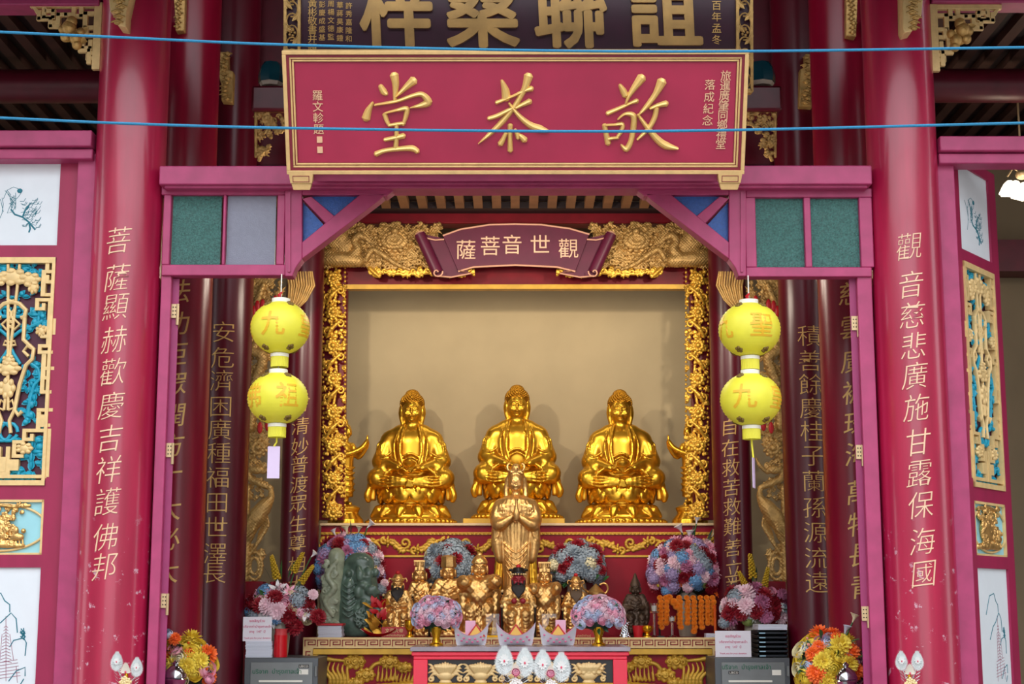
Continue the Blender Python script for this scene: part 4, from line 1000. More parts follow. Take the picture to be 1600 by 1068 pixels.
carved_door('open carved door with white, lattice and oval panels at the right edge', (p.x + DW * math.cos(ang) + .02, p.y + DW * math.sin(ang), 0), ang, True)

# ================================================================ lit flower lamp at the right edge
c = at(1598, 300, 11.9); t = thing('hanging_lamp', 'lit lamp with frosted petal shades hanging at the right edge', 'lamp', (c.x, 11.9, c.z))
M_SHADE = mat('lit_frosted_glass', (255, 238, 214), .4, emit=2.2)
for dx, dy, dz_ in ((-.105, -.02, .075), (-.03, -.09, .03), (.05, .03, .075), (.12, -.05, .06), (-.02, .08, .1)):
    M = Matrix.Translation((c.x + dx, 11.9 + dy, c.z + dz_)) @ Matrix.Rotation(R(200) + dx * 3, 4, 'Y')
    MB().lathe([(.02, -.01), (.045, .015), (.062, .045), (.07, .08), (.078, .1), (.07, .098), (.055, .05), (.035, .02), (.0, .012)], 24, M=M, mod=lambda a, z: 1 + (.12 * math.cos(6 * a) if z > .06 else 0)).build('shade', M_SHADE, t)
mb = MB().tube([(c.x, 11.9, c.z + .12), (c.x, 11.9, 5.5)], .008, 8); mb.ball((c.x, 11.9, c.z + .14), (.05, .05, .04))
for dx in (-.12, .12): mb.tube([(c.x, 11.9, c.z + .15), (c.x + dx * .6, 11.88, c.z + .19), (c.x + dx, 11.88, c.z + .12)], .008, 8)
mb.build('stem', M_HINGE, t)
lamp('petal_lamp_light', 'POINT', (c.x, 11.75, c.z - .08), 8, (1, .82, .6), .1)
# ================================================================ the altar wall: shelf, altar, offering table
YS = 14.0; ZS = at(800, 817, YS).z          # shelf of the three statues
xs0, xs1 = at(500, 830, YS).x, at(1118, 830, YS).x
c = (0, YS, 0); t = thing('altar_shelf', 'dark red shelf with a gold scrollwork frieze that carries the three golden statues', 'shelf', c)
ypx = lambda y: at(800, y, YS).z
MB().box((xs0, YS - .03, ypx(821)), (xs1, 15.0, ZS)).build('top', mat('cream_edge_paint', (226, 196, 150), .45), t, bevel=.004)
M_ALTRED = mat('altar_red_paint', (140, 8, 32), .42, vary=.12, scale=3, spec=.2)
MB().box((xs0 + .01, YS, .0), (xs1 - .01, 14.98, ypx(821))).build('body', M_ALTRED, t)
mb = MB(); 
for y0, y1 in ((831, 835), (867, 870)): mb.box((xs0 + .01, YS - .012, ypx(y1)), (xs1 - .01, YS, ypx(y0)))
n = 100
for i in range(n): mb.ball((xs0 + (i + .5) * (xs1 - xs0) / n, YS - .012, ypx(833)), (.014, .008, .009), 8, 5)
mb.build('gilt_lines', M_GOLDPAINT, t)
S = Sculpt((498, -7, -872), (1120, 5, -832), .9)
for s_ in (-1, 1):
    f_ = lambda x: 809 + s_ * x
    for i in range(0, 300, 3):
        z = -852 + 9 * math.sin(i / 15); z2 = -852 + 9 * math.sin((i + 3) / 15)
        S.line([(f_(i), 0, z), (f_(i + 3), 0, z2)], 2.0, 1)
    for k_ in range(7):
        x = 23 + k_ * 47; up = -1 if k_ % 2 else 1
        curl(S, f_(x + 12), -852 - up * 4, 8.5, PI / 2 * up, (1 if s_ > 0 else -1) * up, -1, 2.5, 1.15); curl(S, f_(x - 2), -852 + up * 7, 6, PI / 2 * up, (-1 if s_ > 0 else 1) * up, -1, 2.1, 1.0)
        rosette(S, f_(x - 8), -852 + up * 6, 9, -1, 6); 
        for j in range(4): sprig(S, f_(x + 14 + j * 5), -852 + up * (6 - j * 3), (0 if s_ > 0 else PI) + up * .5 * (j - 1), 11, -.5, 2.0)
rosette(S, 809, -852, 12, -1, 8)
relief(S, M_GOLDPAINT, YS, 'scroll_frieze', t)

YA = 13.0; ZA = at(800, 996, YA).z
xa0, xa1 = at(474, 1010, YA).x, at(1128, 1010, YA).x
t = thing('altar_table', 'long red altar table with a gold fret border and dragon carving, behind the offering table', 'table', (0, YA, 0))
ya = lambda y: at(800, y, YA).z
MB().box((xa0, YA, ZA - .03), (xa1, 13.97, ZA)).build('top', M_ALTRED, t)
MB().box((xa0 + .02, YA + .02, 0), (xa1 - .02, 13.95, ZA - .03)).build('body', M_ALTRED, t)
mb = MB().box((xa0, YA - .02, ya(1012)), (xa1, YA + .02, ZA + .004)); mb.box((xa0, YA - .02, .3), (at(489, 1040, YA).x, YA + .02, ya(1012))); mb.box((at(1113, 1040, YA).x, YA - .02, .3), (xa1, YA + .02, ya(1012)))
mb.build('border', M_CARVELIGHT, t)
mb = MB().box((at(489, 1040, YA).x, YA - .035, ya(1022)), (at(1113, 1040, YA).x, YA + .02, ya(1013))); mb.box((at(489, 1040, YA).x, YA - .035, .3), (at(497, 1040, YA).x, YA + .02, ya(1022))); mb.box((at(1105, 1040, YA).x, YA - .035, .3), (at(1113, 1040, YA).x, YA + .02, ya(1022)))
mb.build('gilt_moulding', M_GOLDPAINT, t, bevel=.004)
mb = MB(); s_ = mpp(1005, YA); z0 = ya(1004)                      # the fret (square spirals)
def spiral(cx, cz, fl):
    P = [(-9, -4.5), (-9, 4.5), (7, 4.5), (7, -2.5), (-4, -2.5), (-4, 1.5), (3, 1.5)]
    for (a, b), (c_, d) in zip(P[:-1], P[1:]):
        a, c_ = a * fl, c_ * fl
        mb.box((cx + (min(a, c_) - .75) * s_, YA - .024, cz + (min(b, d) - .75) * s_), (cx + (max(a, c_) + .75) * s_, YA - .019, cz + (max(b, d) + .75) * s_))
x = xa0 + 12 * s_; i = 0
while x < xa1 - 10 * s_: spiral(x, z0, 1); x += 19.5 * s_
for k_ in range(5):
    for xx in (xa0 + 8 * s_, xa1 - 8 * s_):
        mb.box((xx - 4 * s_, YA - .024, z0 - (14 + k_ * 17) * s_), (xx + 4 * s_, YA - .019, z0 - (12.4 + k_ * 17) * s_)); mb.box((xx - 4 * s_, YA - .024, z0 - (22 + k_ * 17) * s_), (xx - 2.4 * s_, YA - .019, z0 - (14 + k_ * 17) * s_)); mb.box((xx - .5 * s_, YA - .024, z0 - (19 + k_ * 17) * s_), (xx + 3.5 * s_, YA - .019, z0 - (17.4 + k_ * 17) * s_))
mb.build('fret_pattern', mat('fret_red', (150, 24, 18), .5), t)
S = Sculpt((496, -10, -1110), (668, 6, -1020), .9)
def cloud(x, y, r):
    S.ell((x, 1, -y), (r * 1.25, 4, r * .8), 1.5)
    for i in range(9): a = 2 * PI * i / 9; S.ell((x + r * 1.25 * math.cos(a), 0, -y + r * .85 * math.sin(a)), (r * .42, 3.6, r * .36), .8)
    curl(S, x + r * .1, -y, r * .62, 0, 1, -4.5, 1.5, 1.6); S.ell((x + r * .1, -5, -y), (2.4, 2, 2.4), .6); curl(S, x - r * .85, -y - 1, r * .42, 0, 1, -3.4, 1.3); curl(S, x + r * .95, -y, r * .42, 2, -1, -3.4, 1.3)
for x, y, r in ((554, 1033, 11), (608, 1033, 10), (632, 1042, 8), (571, 1054, 10), (556, 1066, 8)): cloud(x, y, r)
S.line([(540, 0, -1032), (520, -1, -1030), (508, -2, -1028)], [2, 3, 4], 1)
for i in range(40): S.ell((500 + (i * 37) % 166, -10, -1074 - (i * 13) % 30), (2.6, 2, 2.2), .5)
S.line([(600, 0, -1034), (586, -1, -1037), (578, -1, -1046)], 3, 1)
for i in range(6):
    x = 508 + i * 6.5; S.line([(x + 4, 0, -1080), (x + 8 - i, -2, -1060), (x - 3 + i, -2, -1046), (x + 2, 0, -1030 - i * 2)], [3, 3, 2, .8], 1.2)
S.line([(500, 0, -1100), (540, -2, -1086), (590, -3, -1078), (640, -2, -1074), (668, 0, -1072)], [6, 9, 10, 10, 9], 3)
for i in range(14): S.line([(590 + i * 6, -1, -1062), (593 + i * 6, -2, -1050 - (i % 2) * 2)], [2.6, .8], .8)
for i in range(5): S.line([(590 + i * 7, -2, -1060), (592 + i * 6.4, -1, -1040)], [2.2, .8], .8)
for mir in (False, True): relief(S, M_GOLDPAINT, YA + .016, 'dragon_relief', t, mir)

# the small offering table in front
YO = 11.6; ZO = at(800, 1010, YO).z
xo = lambda x: at(x, 1030, YO).x
zo = lambda y: at(800, y, YO).z
M_CORAL = mat('coral_red_paint', (236, 48, 74), .42, vary=.05)
t = thing('offering_table', 'coral red offering table with gilt lotus panel and grey top', 'table', (0, YO, 0))
MB().box((xo(641), YO - .03, zo(1017)), (xo(985), YO + .85, ZO)).build('top', mat('grey_marble', (150, 140, 150), .25, vary=.2), t, bevel=.004)
mb = MB().box((xo(643), YO - .012, zo(1024)), (xo(983), YO + .83, zo(1017.5))); mb.box((xo(646), YO, zo(1030)), (xo(980), YO + .81, zo(1024)))
mb.build('moulding', M_CORAL, t, bevel=.006)
mb = MB()
for a, b in ((646, 668), (958, 980)):
    MB().box((xo(a), YO, 0), (xo(b), YO + .09, zo(1030))).build('leg', M_CORAL, t, bevel=.004); MB().box((xo(a), YO + .72, 0), (xo(b), YO + .81, zo(1030))).build('leg', M_CORAL, t, bevel=.004)
MB().box((xo(668), YO + .04, zo(1066)), (xo(958), YO + .06, zo(1030))).build('panel', M_BLACK, t)
MB().box((xo(668), YO + .005, zo(1082)), (xo(958), YO + .06, zo(1066.5))).build('rail', M_GOLDPAINT, t, bevel=.003)
S = Sculpt((664, -10, -1070), (962, 6, -1028), .8)
for n_, x in enumerate((696, 751, 806, 862, 920)):
    S.ell((x, 0, -1055), (13, 7, 8), 2); S.ell((x, 0, -1065), (10, 5, 4), 2)
    for i in range(-4, 5):
        a = PI / 2 - i * .3; S.line([(x + i * 2, -2, -1050), (x + i * 3.6, -5, -1042 + abs(i) * .3), (x + i * 4.2, -4, -1034 - abs(i) * 1.4)], [3.2, 3.4, 1.2], .8)
    for s_ in (-1, 1):
        for j in range(4): S.line([(x + s_ * 10, 0, -1056), (x + s_ * (18 + j), -2, -1052 + j * 4), (x + s_ * (25 + (j % 2) * 2), -1, -1058 + j * 7)], [2, 2, .8], .8)
        curl(S, x + s_ * 23, -1060, 5, 1, s_, 0, 1.6)
    if n_ == 4:
        for j in range(3):
            for i in range(5): S.ell((x - 16 + i * 8 + (j % 2) * 4, -4, -1038 - j * 6), (4, 3, 3.4), .6)
relief(S, M_CARVELIGHT, YO + .03, 'lotus_relief', t)

# ================================================================ the three seated statues
def face(S, cx, cy, cz, k, kk=.03):
    """a calm face on a head of half-height k, looking to -y"""
    S.cap((cx, cy - .80 * k, cz + .12 * k), (cx, cy - .96 * k, cz - .22 * k), .07 * k, .12 * k, kk)
    for s_ in (-1, 1):
        S.line([(cx + s_ * .06 * k, cy - .84 * k, cz + .18 * k), (cx + s_ * .3 * k, cy - .8 * k, cz + .27 * k), (cx + s_ * .52 * k, cy - .62 * k, cz + .16 * k)], .045 * k, kk * .6)
        S.ell((cx + s_ * .3 * k, cy - .74 * k, cz + .02 * k), (.19 * k, .11 * k, .08 * k), kk * .5)
        S.line([(cx + s_ * .12 * k, cy - .82 * k, cz - .01 * k), (cx + s_ * .3 * k, cy - .86 * k, cz - .04 * k), (cx + s_ * .47 * k, cy - .7 * k, cz - .01 * k)], .02 * k, kk * .3, cut=True)
        S.ell((cx + s_ * .38 * k, cy - .6 * k, cz - .3 * k), (.26 * k, .2 * k, .26 * k), .1 * k)
        S.ell((cx + s_ * .84 * k, cy + .05 * k, cz - .08 * k), (.12 * k, .26 * k, .5 * k), kk)
    S.ell((cx, cy - .82 * k, cz - .44 * k), (.22 * k, .12 * k, .06 * k), kk * .5); S.ell((cx, cy - .79 * k, cz - .54 * k), (.17 * k, .12 * k, .06 * k), kk * .5)
    S.line([(cx - .22 * k, cy - .9 * k, cz - .49 * k), (cx, cy - .96 * k, cz - .49 * k), (cx + .22 * k, cy - .9 * k, cz - .49 * k)], .018 * k, kk * .3, cut=True)
    S.ell((cx, cy - .66 * k, cz - .8 * k), (.24 * k, .2 * k, .16 * k), .08 * k)
def hand(S, wrist, d, up, L, k=.02, thumb=1, curl_=.25):
    """palm, four unequal fingers and a thumb leaving the side of the palm"""
    w_, d, up = Vector(wrist), Vector(d).normalized(), Vector(up).normalized(); sd = d.cross(up).normalized()
    S.cap(w_, w_ + d * L * .42, .17 * L, .2 * L, k)
    for i, l in enumerate((.44, .52, .5, .38)):
        o = (i - 1.5) * .115 * L; a = w_ + d * L * .4 + sd * o; b = a + d * L * l * .5 - up * L * curl_ * .3; c_ = b + d * L * l * .42 - up * L * curl_ * .7
        S.line([a, b, c_], [.07 * L, .062 * L, .05 * L], k * .4, curve=False)
    a = w_ + d * L * .14 + sd * thumb * .17 * L; S.line([a, a + d * L * .18 + sd * thumb * .12 * L + up * .06 * L, a + d * L * .34 + sd * thumb * .1 * L + up * .1 * L], [.08 * L, .07 * L, .05 * L], k * .5, curve=False)
S = Sculpt((-3.1, -2.5, 1.3), (3.1, 1.9, 8.5), .052)
S.ell((0, .05, 3.9), (1.45, 1.05, 1.4), .2).ell((0, .05, 5.0), (1.55, .98, 1.3), .3).cap((-1.15, .05, 5.52), (1.15, .05, 5.52), .56, k=.3).cap((-.7, .05, 5.92), (.7, .05, 5.92), .42, k=.3).cap((0, .05, 5.8), (0, -.05, 6.9), .52, .46, .15)
for s_ in (-1, 1):
    S.cap((s_ * 1.42, .05, 5.35), (s_ * 1.85, -.15, 4.0), .56, .62, .2).cap((s_ * 1.85, -.2, 3.95), (s_ * .75, -1.28, 3.5), .52, .26, .2)
    S.ell((s_ * 1.72, -.45, 3.45), (.5, .6, .62), .2)
    S.cap((s_ * .6, 0, 2.75), (s_ * 2.0, -.65, 2.9), .72, .64, .2).ell((s_ * 2.1, -.6, 2.92), (.62, .72, .6), .2)
    S.cap((s_ * 2.1, -.85, 2.72), (-s_ * .5, -1.4, 2.6), .46, .32, .12)
    S.box((s_ * 2.46, -.2, 2.08), (.27, .5, .52), .1, .12); S.line([(s_ * 2.55, -.7, 2.3), (s_ * 2.68, -.75, 1.85), (s_ * 2.62, -.7, 1.55)], [.16, .2, .16], .06)
    S.line([(s_ * .42, -.42, 6.25), (s_ * .62, -.98, 5.3), (s_ * .66, -1.1, 4.5), (s_ * .5, -1.16, 3.8)], [.08, .1, .1, .08], .05)
    S.line([(s_ * .62, -.3, 6.2), (s_ * 1.0, -.85, 5.3), (s_ * 1.02, -1.0, 4.5), (s_ * .85, -1.1, 3.8)], [.05, .07, .07, .05], .05)
    for i in range(4): S.line([(s_ * (1.25 + .12 * i), -.85 + .1 * i, 4.5 - .22 * i), (s_ * (1.7 + .06 * i), -.82, 4.25 - .26 * i), (s_ * (2.25 + .02 * i), -.45, 4.3 - .25 * i)], .06, .05)
    for i in range(3): S.line([(s_ * (1.5 + i * .22), -.3, 5.45 - i * .1), (s_ * (1.85 + i * .14), -.55 + i * .1, 5.0), (s_ * (1.9 + i * .13), -.55, 4.4)], .05, .05)
    for i in range(4): S.line([(s_ * (2.5 - i * .1), -1.0 - i * .06, 2.9 - i * .12), (s_ * 1.4, -1.5 - i * .02, 2.95 - i * .2), (s_ * .3, -1.72, 2.82 - i * .12)], .06, .05)
    for i in range(3): S.line([(s_ * (1.1 + i * .2), -1.28, 3.5 - i * .1), (s_ * (1.5 + .1 * i), -1.2, 3.15 - i * .12), (s_ * (2.0 + .1 * i), -.95, 3.25 - i * .12)], .06, .04)
    hand(S, (s_ * .72, -1.38, 3.45), (-s_, -.35, .0), (0, -.25, 1), .82, .04, -s_)
S.ell((0, -.95, 2.6), (1.6, .85, .42), .2)
S.line([(-.6, -1.08, 4.15), (0, -1.2, 4.42), (.6, -1.08, 4.15)], .08, .05).line([(-.5, -1.1, 3.95), (0, -1.2, 4.2), (.5, -1.1, 3.95)], .06, .05)
for i in range(5): S.line([(-.1 + i * .05, -1.9, 2.75 - i * .02), (-.25 + i * .12, -1.85, 2.3)], .05, .04)
S.ell((0, -.1, 7.25), (.62, .64, .84), .08).ell((0, -.16, 6.86), (.52, .5, .46), .12)
for s_ in (-1, 1): S.line([(s_ * .66, .02, 7.5), (s_ * .7, 0, 7.1), (s_ * .66, -.04, 6.7), (s_ * .6, -.06, 6.4)], [.13, .15, .13, .1], .06)
face(S, 0, -.1, 7.22, .8, .03)
for z_ in (6.42, 6.58): S.line([(-.4, -.25, z_), (0, -.46, z_ - .04), (.4, -.25, z_)], .035, .03)
S.ell((0, -.72, 7.62), (.06, .05, .06), .02)
ME_BUD = S.data('seated_figure', M_GOLD, scale=.1475)
mb = MB(); mb.ball((0, .06, 7.68), (.73, .68, .66), 24, 16); mb.ball((0, .1, 8.2), (.42, .42, .34), 18, 12); mb.cap = None
for i in range(330):
    zf = 1 - 2 * (i + .5) / 330; a = i * 2.39996; r_ = math.sqrt(1 - zf * zf); x, y, z = r_ * math.cos(a), r_ * math.sin(a), zf
    if z > (.12 if y < -.25 else -.75): mb.ball((.73 * x, .06 + .68 * y, 7.68 + .66 * z), .075, 6, 5)
for i in range(110):
    zf = 1 - (i + .5) / 110; a = i * 2.39996; r_ = math.sqrt(1 - zf * zf); mb.ball((.42 * r_ * math.cos(a), .1 + .42 * r_ * math.sin(a), 8.2 + .34 * zf), .065, 6, 5)
mb.ball((0, -.5, 8.02), (.17, .1, .11), 10, 6)
mb.v = [tuple(q * .1475 for q in p) for p in mb.v]; ME_HAIR = mb.data('hair', M_GOLDHAIR)
S = Sculpt((-3, -2.4, -.05), (3, 2.4, 2.75), .055)
S.rev([(2.72, 0), (2.78, .06), (2.78, .36), (2.66, .42)], sy=.78, k=.03).rev([(2.5, .4), (2.45, .6), (2.1, .9), (1.75, 1.15), (1.68, 1.3)], sy=.78, k=.06).rev([(1.55, 1.2), (1.65, 1.4), (1.95, 1.9), (2.05, 2.45)], sy=.78, k=.06)
for i in range(12):
    a = 2 * PI * (i + .5) / 12; ca, sa = math.cos(a), math.sin(a)
    S.line([(1.66 * ca, 1.66 * .78 * sa, 1.12), (2.05 * ca, 2.05 * .78 * sa, .92), (2.5 * ca, 2.5 * .78 * sa, .55)], [.2, .36, .1], .03)
    S.ell((1.98 * ca, 1.98 * .78 * sa, 1.75), (.2, .5, .42), .03, rz=math.atan2(.78 * sa, ca)).ell((2.12 * ca, 2.12 * .78 * sa, 2.1), (.12, .22, .3), .03, rz=math.atan2(.78 * sa, ca))
    a += PI / 12; ca, sa = math.cos(a), math.sin(a); S.ell((2.0 * ca, 2.0 * .78 * sa, 2.05), (.16, .44, .36), .03, rz=math.atan2(.78 * sa, ca))
for i in range(44):
    a = 2 * PI * i / 44; S.ell((2.8 * math.cos(a), 2.8 * .78 * math.sin(a), .21), (.11, .09, .11), .02)
ME_PED = S.data('lotus_pedestal', M_GOLD, scale=.1475)
def lathe_me(name, prof, m, n=24, sc=1.0, mod=None): return MB().lathe([(a * sc, b * sc) for a, b in prof], n, mod=mod).data(name, m)
ME_BOWL = lathe_me('alms_bowl', [(0, 0), (.22, 0), (.36, .14), (.38, .3), (.28, .42), (.2, .44), (.2, .5), (.1, .58), (0, .6)], M_GOLD, 20, .1475)
ME_LOT = lathe_me('lotus_bud', [(0, 0), (.12, 0), (.3, .16), (.36, .3), (.26, .38), (.16, .42), (.14, .52), (0, .66)], M_GOLD, 24, .1475, lambda a, z: 1 + .15 * abs(math.sin(4 * a)))
for px, label, extra in ((643, 'golden seated statue on a lotus, leftmost of the three on the altar shelf', ME_LOT), (808, 'golden seated statue on a lotus, middle one of the three on the altar shelf', None), (970, 'golden seated statue on a lotus, rightmost of the three on the altar shelf', ME_BOWL)):
    z0 = ZS + (.045 if extra is None else 0); x_ = X(px, 14.5, ZS + .5)
    t = thing('seated_statue', label, 'statue', (x_, 14.5, z0 + .001), (0, 0, 0), 'three golden statues on the altar shelf')
    part_of('seated_figure', ME_BUD, t); part_of('hair', ME_HAIR, t); part_of('lotus_pedestal', ME_PED, t)
    if extra: part_of('held_object', extra, t, (0, -1.72 * .1475, 3.5 * .1475))
tag(MB().box((X(726, 14.5, ZS) , 14.03, ZS + .001), (X(880, 14.5, ZS), 14.92, ZS + .045)).build('statue_plinth', M_GOLDPAINT, bevel=.004), 'flat gold plinth under the middle seated statue', 'plinth')

# ---- two attendants at the ends of the shelf
S = Sculpt((-3.4, -3.4, -.1), (3.4, 3.4, 17), .13)
S.rev([(2.6, 0), (2.5, .8), (1.9, 1.6), (1.6, 2.2)], k=.2, petals=10, amp=.08).rev([(2.0, 2.0), (2.2, 2.6), (1.4, 3.0)], k=.2)
S.ell((-.1, -.5, 3.2), (.5, .9, .35), .15).cap((0, .1, 3.2), (0, .1, 5.2), .45, .5, .2).cap((.5, .3, 3.2), (.5, .2, 5.2), .45, .5, .2)
S.rev([(1.25, 4.2), (1.3, 6), (1.15, 8), (1.2, 9.5), (1.25, 11)], c=(.2, .1), petals=14, amp=.06, k=.2)
for z_ in (5.0, 5.9, 6.8, 7.6, 8.4): S.line([(-1.05, -.6, z_ + .3), (.1, -1.25, z_ - .1), (1.3, -.6, z_ + .4)], .14, .08)
S.ell((.2, .15, 11.2), (1.35, .95, 1.5), .4).cap((-.8, .1, 12), (1.2, .1, 12), .5, k=.3)
S.line([(-.9, .0, 12), (-1.7, -.5, 10.4), (-2.3, -1.6, 11.6), (-2.4, -2.0, 12.6)], [.48, .45, .36, .26], .15).line([(1.2, 0, 12), (.9, -1.2, 10.6), (-1.2, -1.9, 11.4), (-2.2, -2.1, 12.6)], [.48, .45, .36, .26], .15)
S.line([(-2.3, -2.0, 12.5), (-2.35, -2.1, 13.5)], [.28, .12], .1)
S.cap((.2, .1, 12.4), (.1, 0, 13.4), .38, k=.1).ell((.05, -.1, 14.1), (.72, .8, .95), .1).ell((.1, .25, 14.7), (.78, .75, .7), .1).ell((.1, .3, 15.6), (.4, .4, .5), .1)
face(S, .05, -.08, 14.0, .9, .04)
ME_ATT = S.data('standing_figure', M_GOLD, scale=.0605)
for px, s_, label in ((541, -1, 'small golden standing attendant with joined hands at the left end of the shelf'), (1077, 1, 'small golden standing attendant with joined hands at the right end of the shelf')):
    x_ = X(px, 14.35, ZS + .4); t = thing('attendant_statue', label, 'statue', (x_, 14.35, ZS + .001), (0, 0, R(35) * -s_))
    part_of('standing_figure', ME_ATT, t, scale=(s_, 1, 1))

# ---- tall standing statue in front of the middle one
S = Sculpt((-4.6, -4.2, -1.3), (4.6, 3.4, 27.3), .17)
S.rev([(3.3, -1.2), (3.2, -.6), (2.6, 0)], sy=.8, petals=12, amp=.08, k=.2)
S.rev([(2.3, 0), (2.3, 3), (2.1, 8), (2.4, 12), (2.8, 15.5), (3.1, 18), (3.2, 19.6), (2.6, 20.6), (1.2, 21.2)], sy=.66, petals=26, amp=.055, k=.3)
for s_ in (-1, 1):
    S.line([(s_ * 2.5, 0, 19.6), (s_ * 3.1, -.6, 17.4), (s_ * 2.5, -1.8, 16.4), (s_ * .7, -2.6, 17.6)], [1.1, 1.05, .85, .42], .3)
    S.line([(s_ * 3.0, -.4, 17), (s_ * 3.0, -.5, 13.5), (s_ * 2.6, -.6, 10.8)], [.8, .9, .5], .3)
    S.line([(s_ * 2.4, .4, 16), (s_ * 2.5, .5, 12)], [.6, .3], .3)
    for i in range(5): S.line([(s_ * (1.0 + .35 * i), -1.4, 20.6 - .2 * i), (s_ * (1.3 + .36 * i), -2.0 + .1 * i, 18.8), (s_ * (1.6 + .4 * i), -1.7 + .22 * i, 16.6 - .3 * i)], .13, .1)
    for i in range(4): S.line([(s_ * (2.1 + i * .3), -1.8 + .2 * i, 16.2 - i * .6), (s_ * (2.7 + .2 * i), -1.4, 15.6 - i * .6), (s_ * 3.6, -.6, 16 - i * .7)], .12, .08)
    hand(S, (s_ * .75, -2.6, 17.4), (-s_ * .6, -.2, .9), (0, -1, 0), 1.3, .06, s_)
for i in range(6): S.line([(-2.0 + .1 * i, -1.45, 13.6 - i * .9), (0, -2.1 + .03 * i, 11.9 - i * .95), (2.0 - .1 * i, -1.45, 13.6 - i * .9)], .14, .1)
for i in range(3): S.line([(-1.3, -1.7, 19.2 - i * .8), (0, -2.3, 18.2 - i * .7), (1.3, -1.7, 19.2 - i * .8)], .12, .08)
S.cap((0, 0, 20.6), (0, -.1, 22.2), .72, .66, .3).ell((0, -.2, 23.4), (1.22, 1.25, 1.6), .2).ell((0, -.3, 22.7), (1.0, 1.0, .9), .2)
face(S, 0, -.15, 23.35, 1.5, .06)
S.ell((0, .3, 24.3), (1.42, 1.3, 1.35), .15).ell((0, .3, 25.7), (.75, .7, .75), .2)
for s_ in (-1, 1): S.line([(s_ * .5, -.9, 25.0), (s_ * 1.2, -.5, 25.3), (s_ * 1.35, -.3, 26.1), (s_ * .9, -.4, 26.4)], [.2, .22, .2, .12], .1); S.line([(s_ * 1.3, .2, 24), (s_ * 1.5, .2, 22.4), (s_ * 1.6, -.2, 20.9)], [.4, .42, .3], .2)
S.ell((0, -.95, 25.5), (.34, .25, .6), .1)
for i in range(9): a = PI * i / 8; S.ell((1.3 * math.cos(a), -.75 - .25 * math.sin(a), 24.7 + .12 * math.sin(a)), .14, .05)
k_ = mpp(850, 13.62) * 10; ME_GY = S.data('robed_figure', M_BRONZE, scale=k_ * .97)
x_ = X(806, 13.62, ZA + .9); t = thing('standing_statue', 'tall gilt standing statue holding a slim vase, before the middle seated statue', 'statue', (x_, 13.66, ZA + 1.22 * k_))
part_of('robed_figure', ME_GY, t)
S = Sculpt((-4.4, -1.6, 1.5), (4.4, 2.2, 18), .16)
for s_ in (-1, 1):
    S.line([(s_ * 2.5, .5, 17), (s_ * 2.7, .5, 12), (s_ * 2.9, .3, 8), (s_ * 3.3, .2, 5), (s_ * 2.9, .3, 2.6)], [.3, .55, .7, .8, .3], .3)
    for i in range(3): S.line([(s_ * (2.2 + .4 * i), -.1 + .1 * i, 13 - i), (s_ * (2.4 + .45 * i), -.4 + .1 * i, 8), (s_ * (2.6 + .5 * i), -.4 + .2 * i, 4 + i * .6)], [.12, .22, .1], .1)
part_of('cape', S.data('cape', M_GOLD, scale=k_ * .97), t)['label'] = 'bright gold cape'
part_of('held_vase', lathe_me('held_vase', [(0, 0), (.3, 0), (.5, .5), (.55, 1.1), (.28, 1.8), (.2, 2.8), (.34, 3.2), (0, 3.2)], M_BRONZE, 16, k_), t, (.1 * k_, -3.0 * k_, 16.6 * k_))

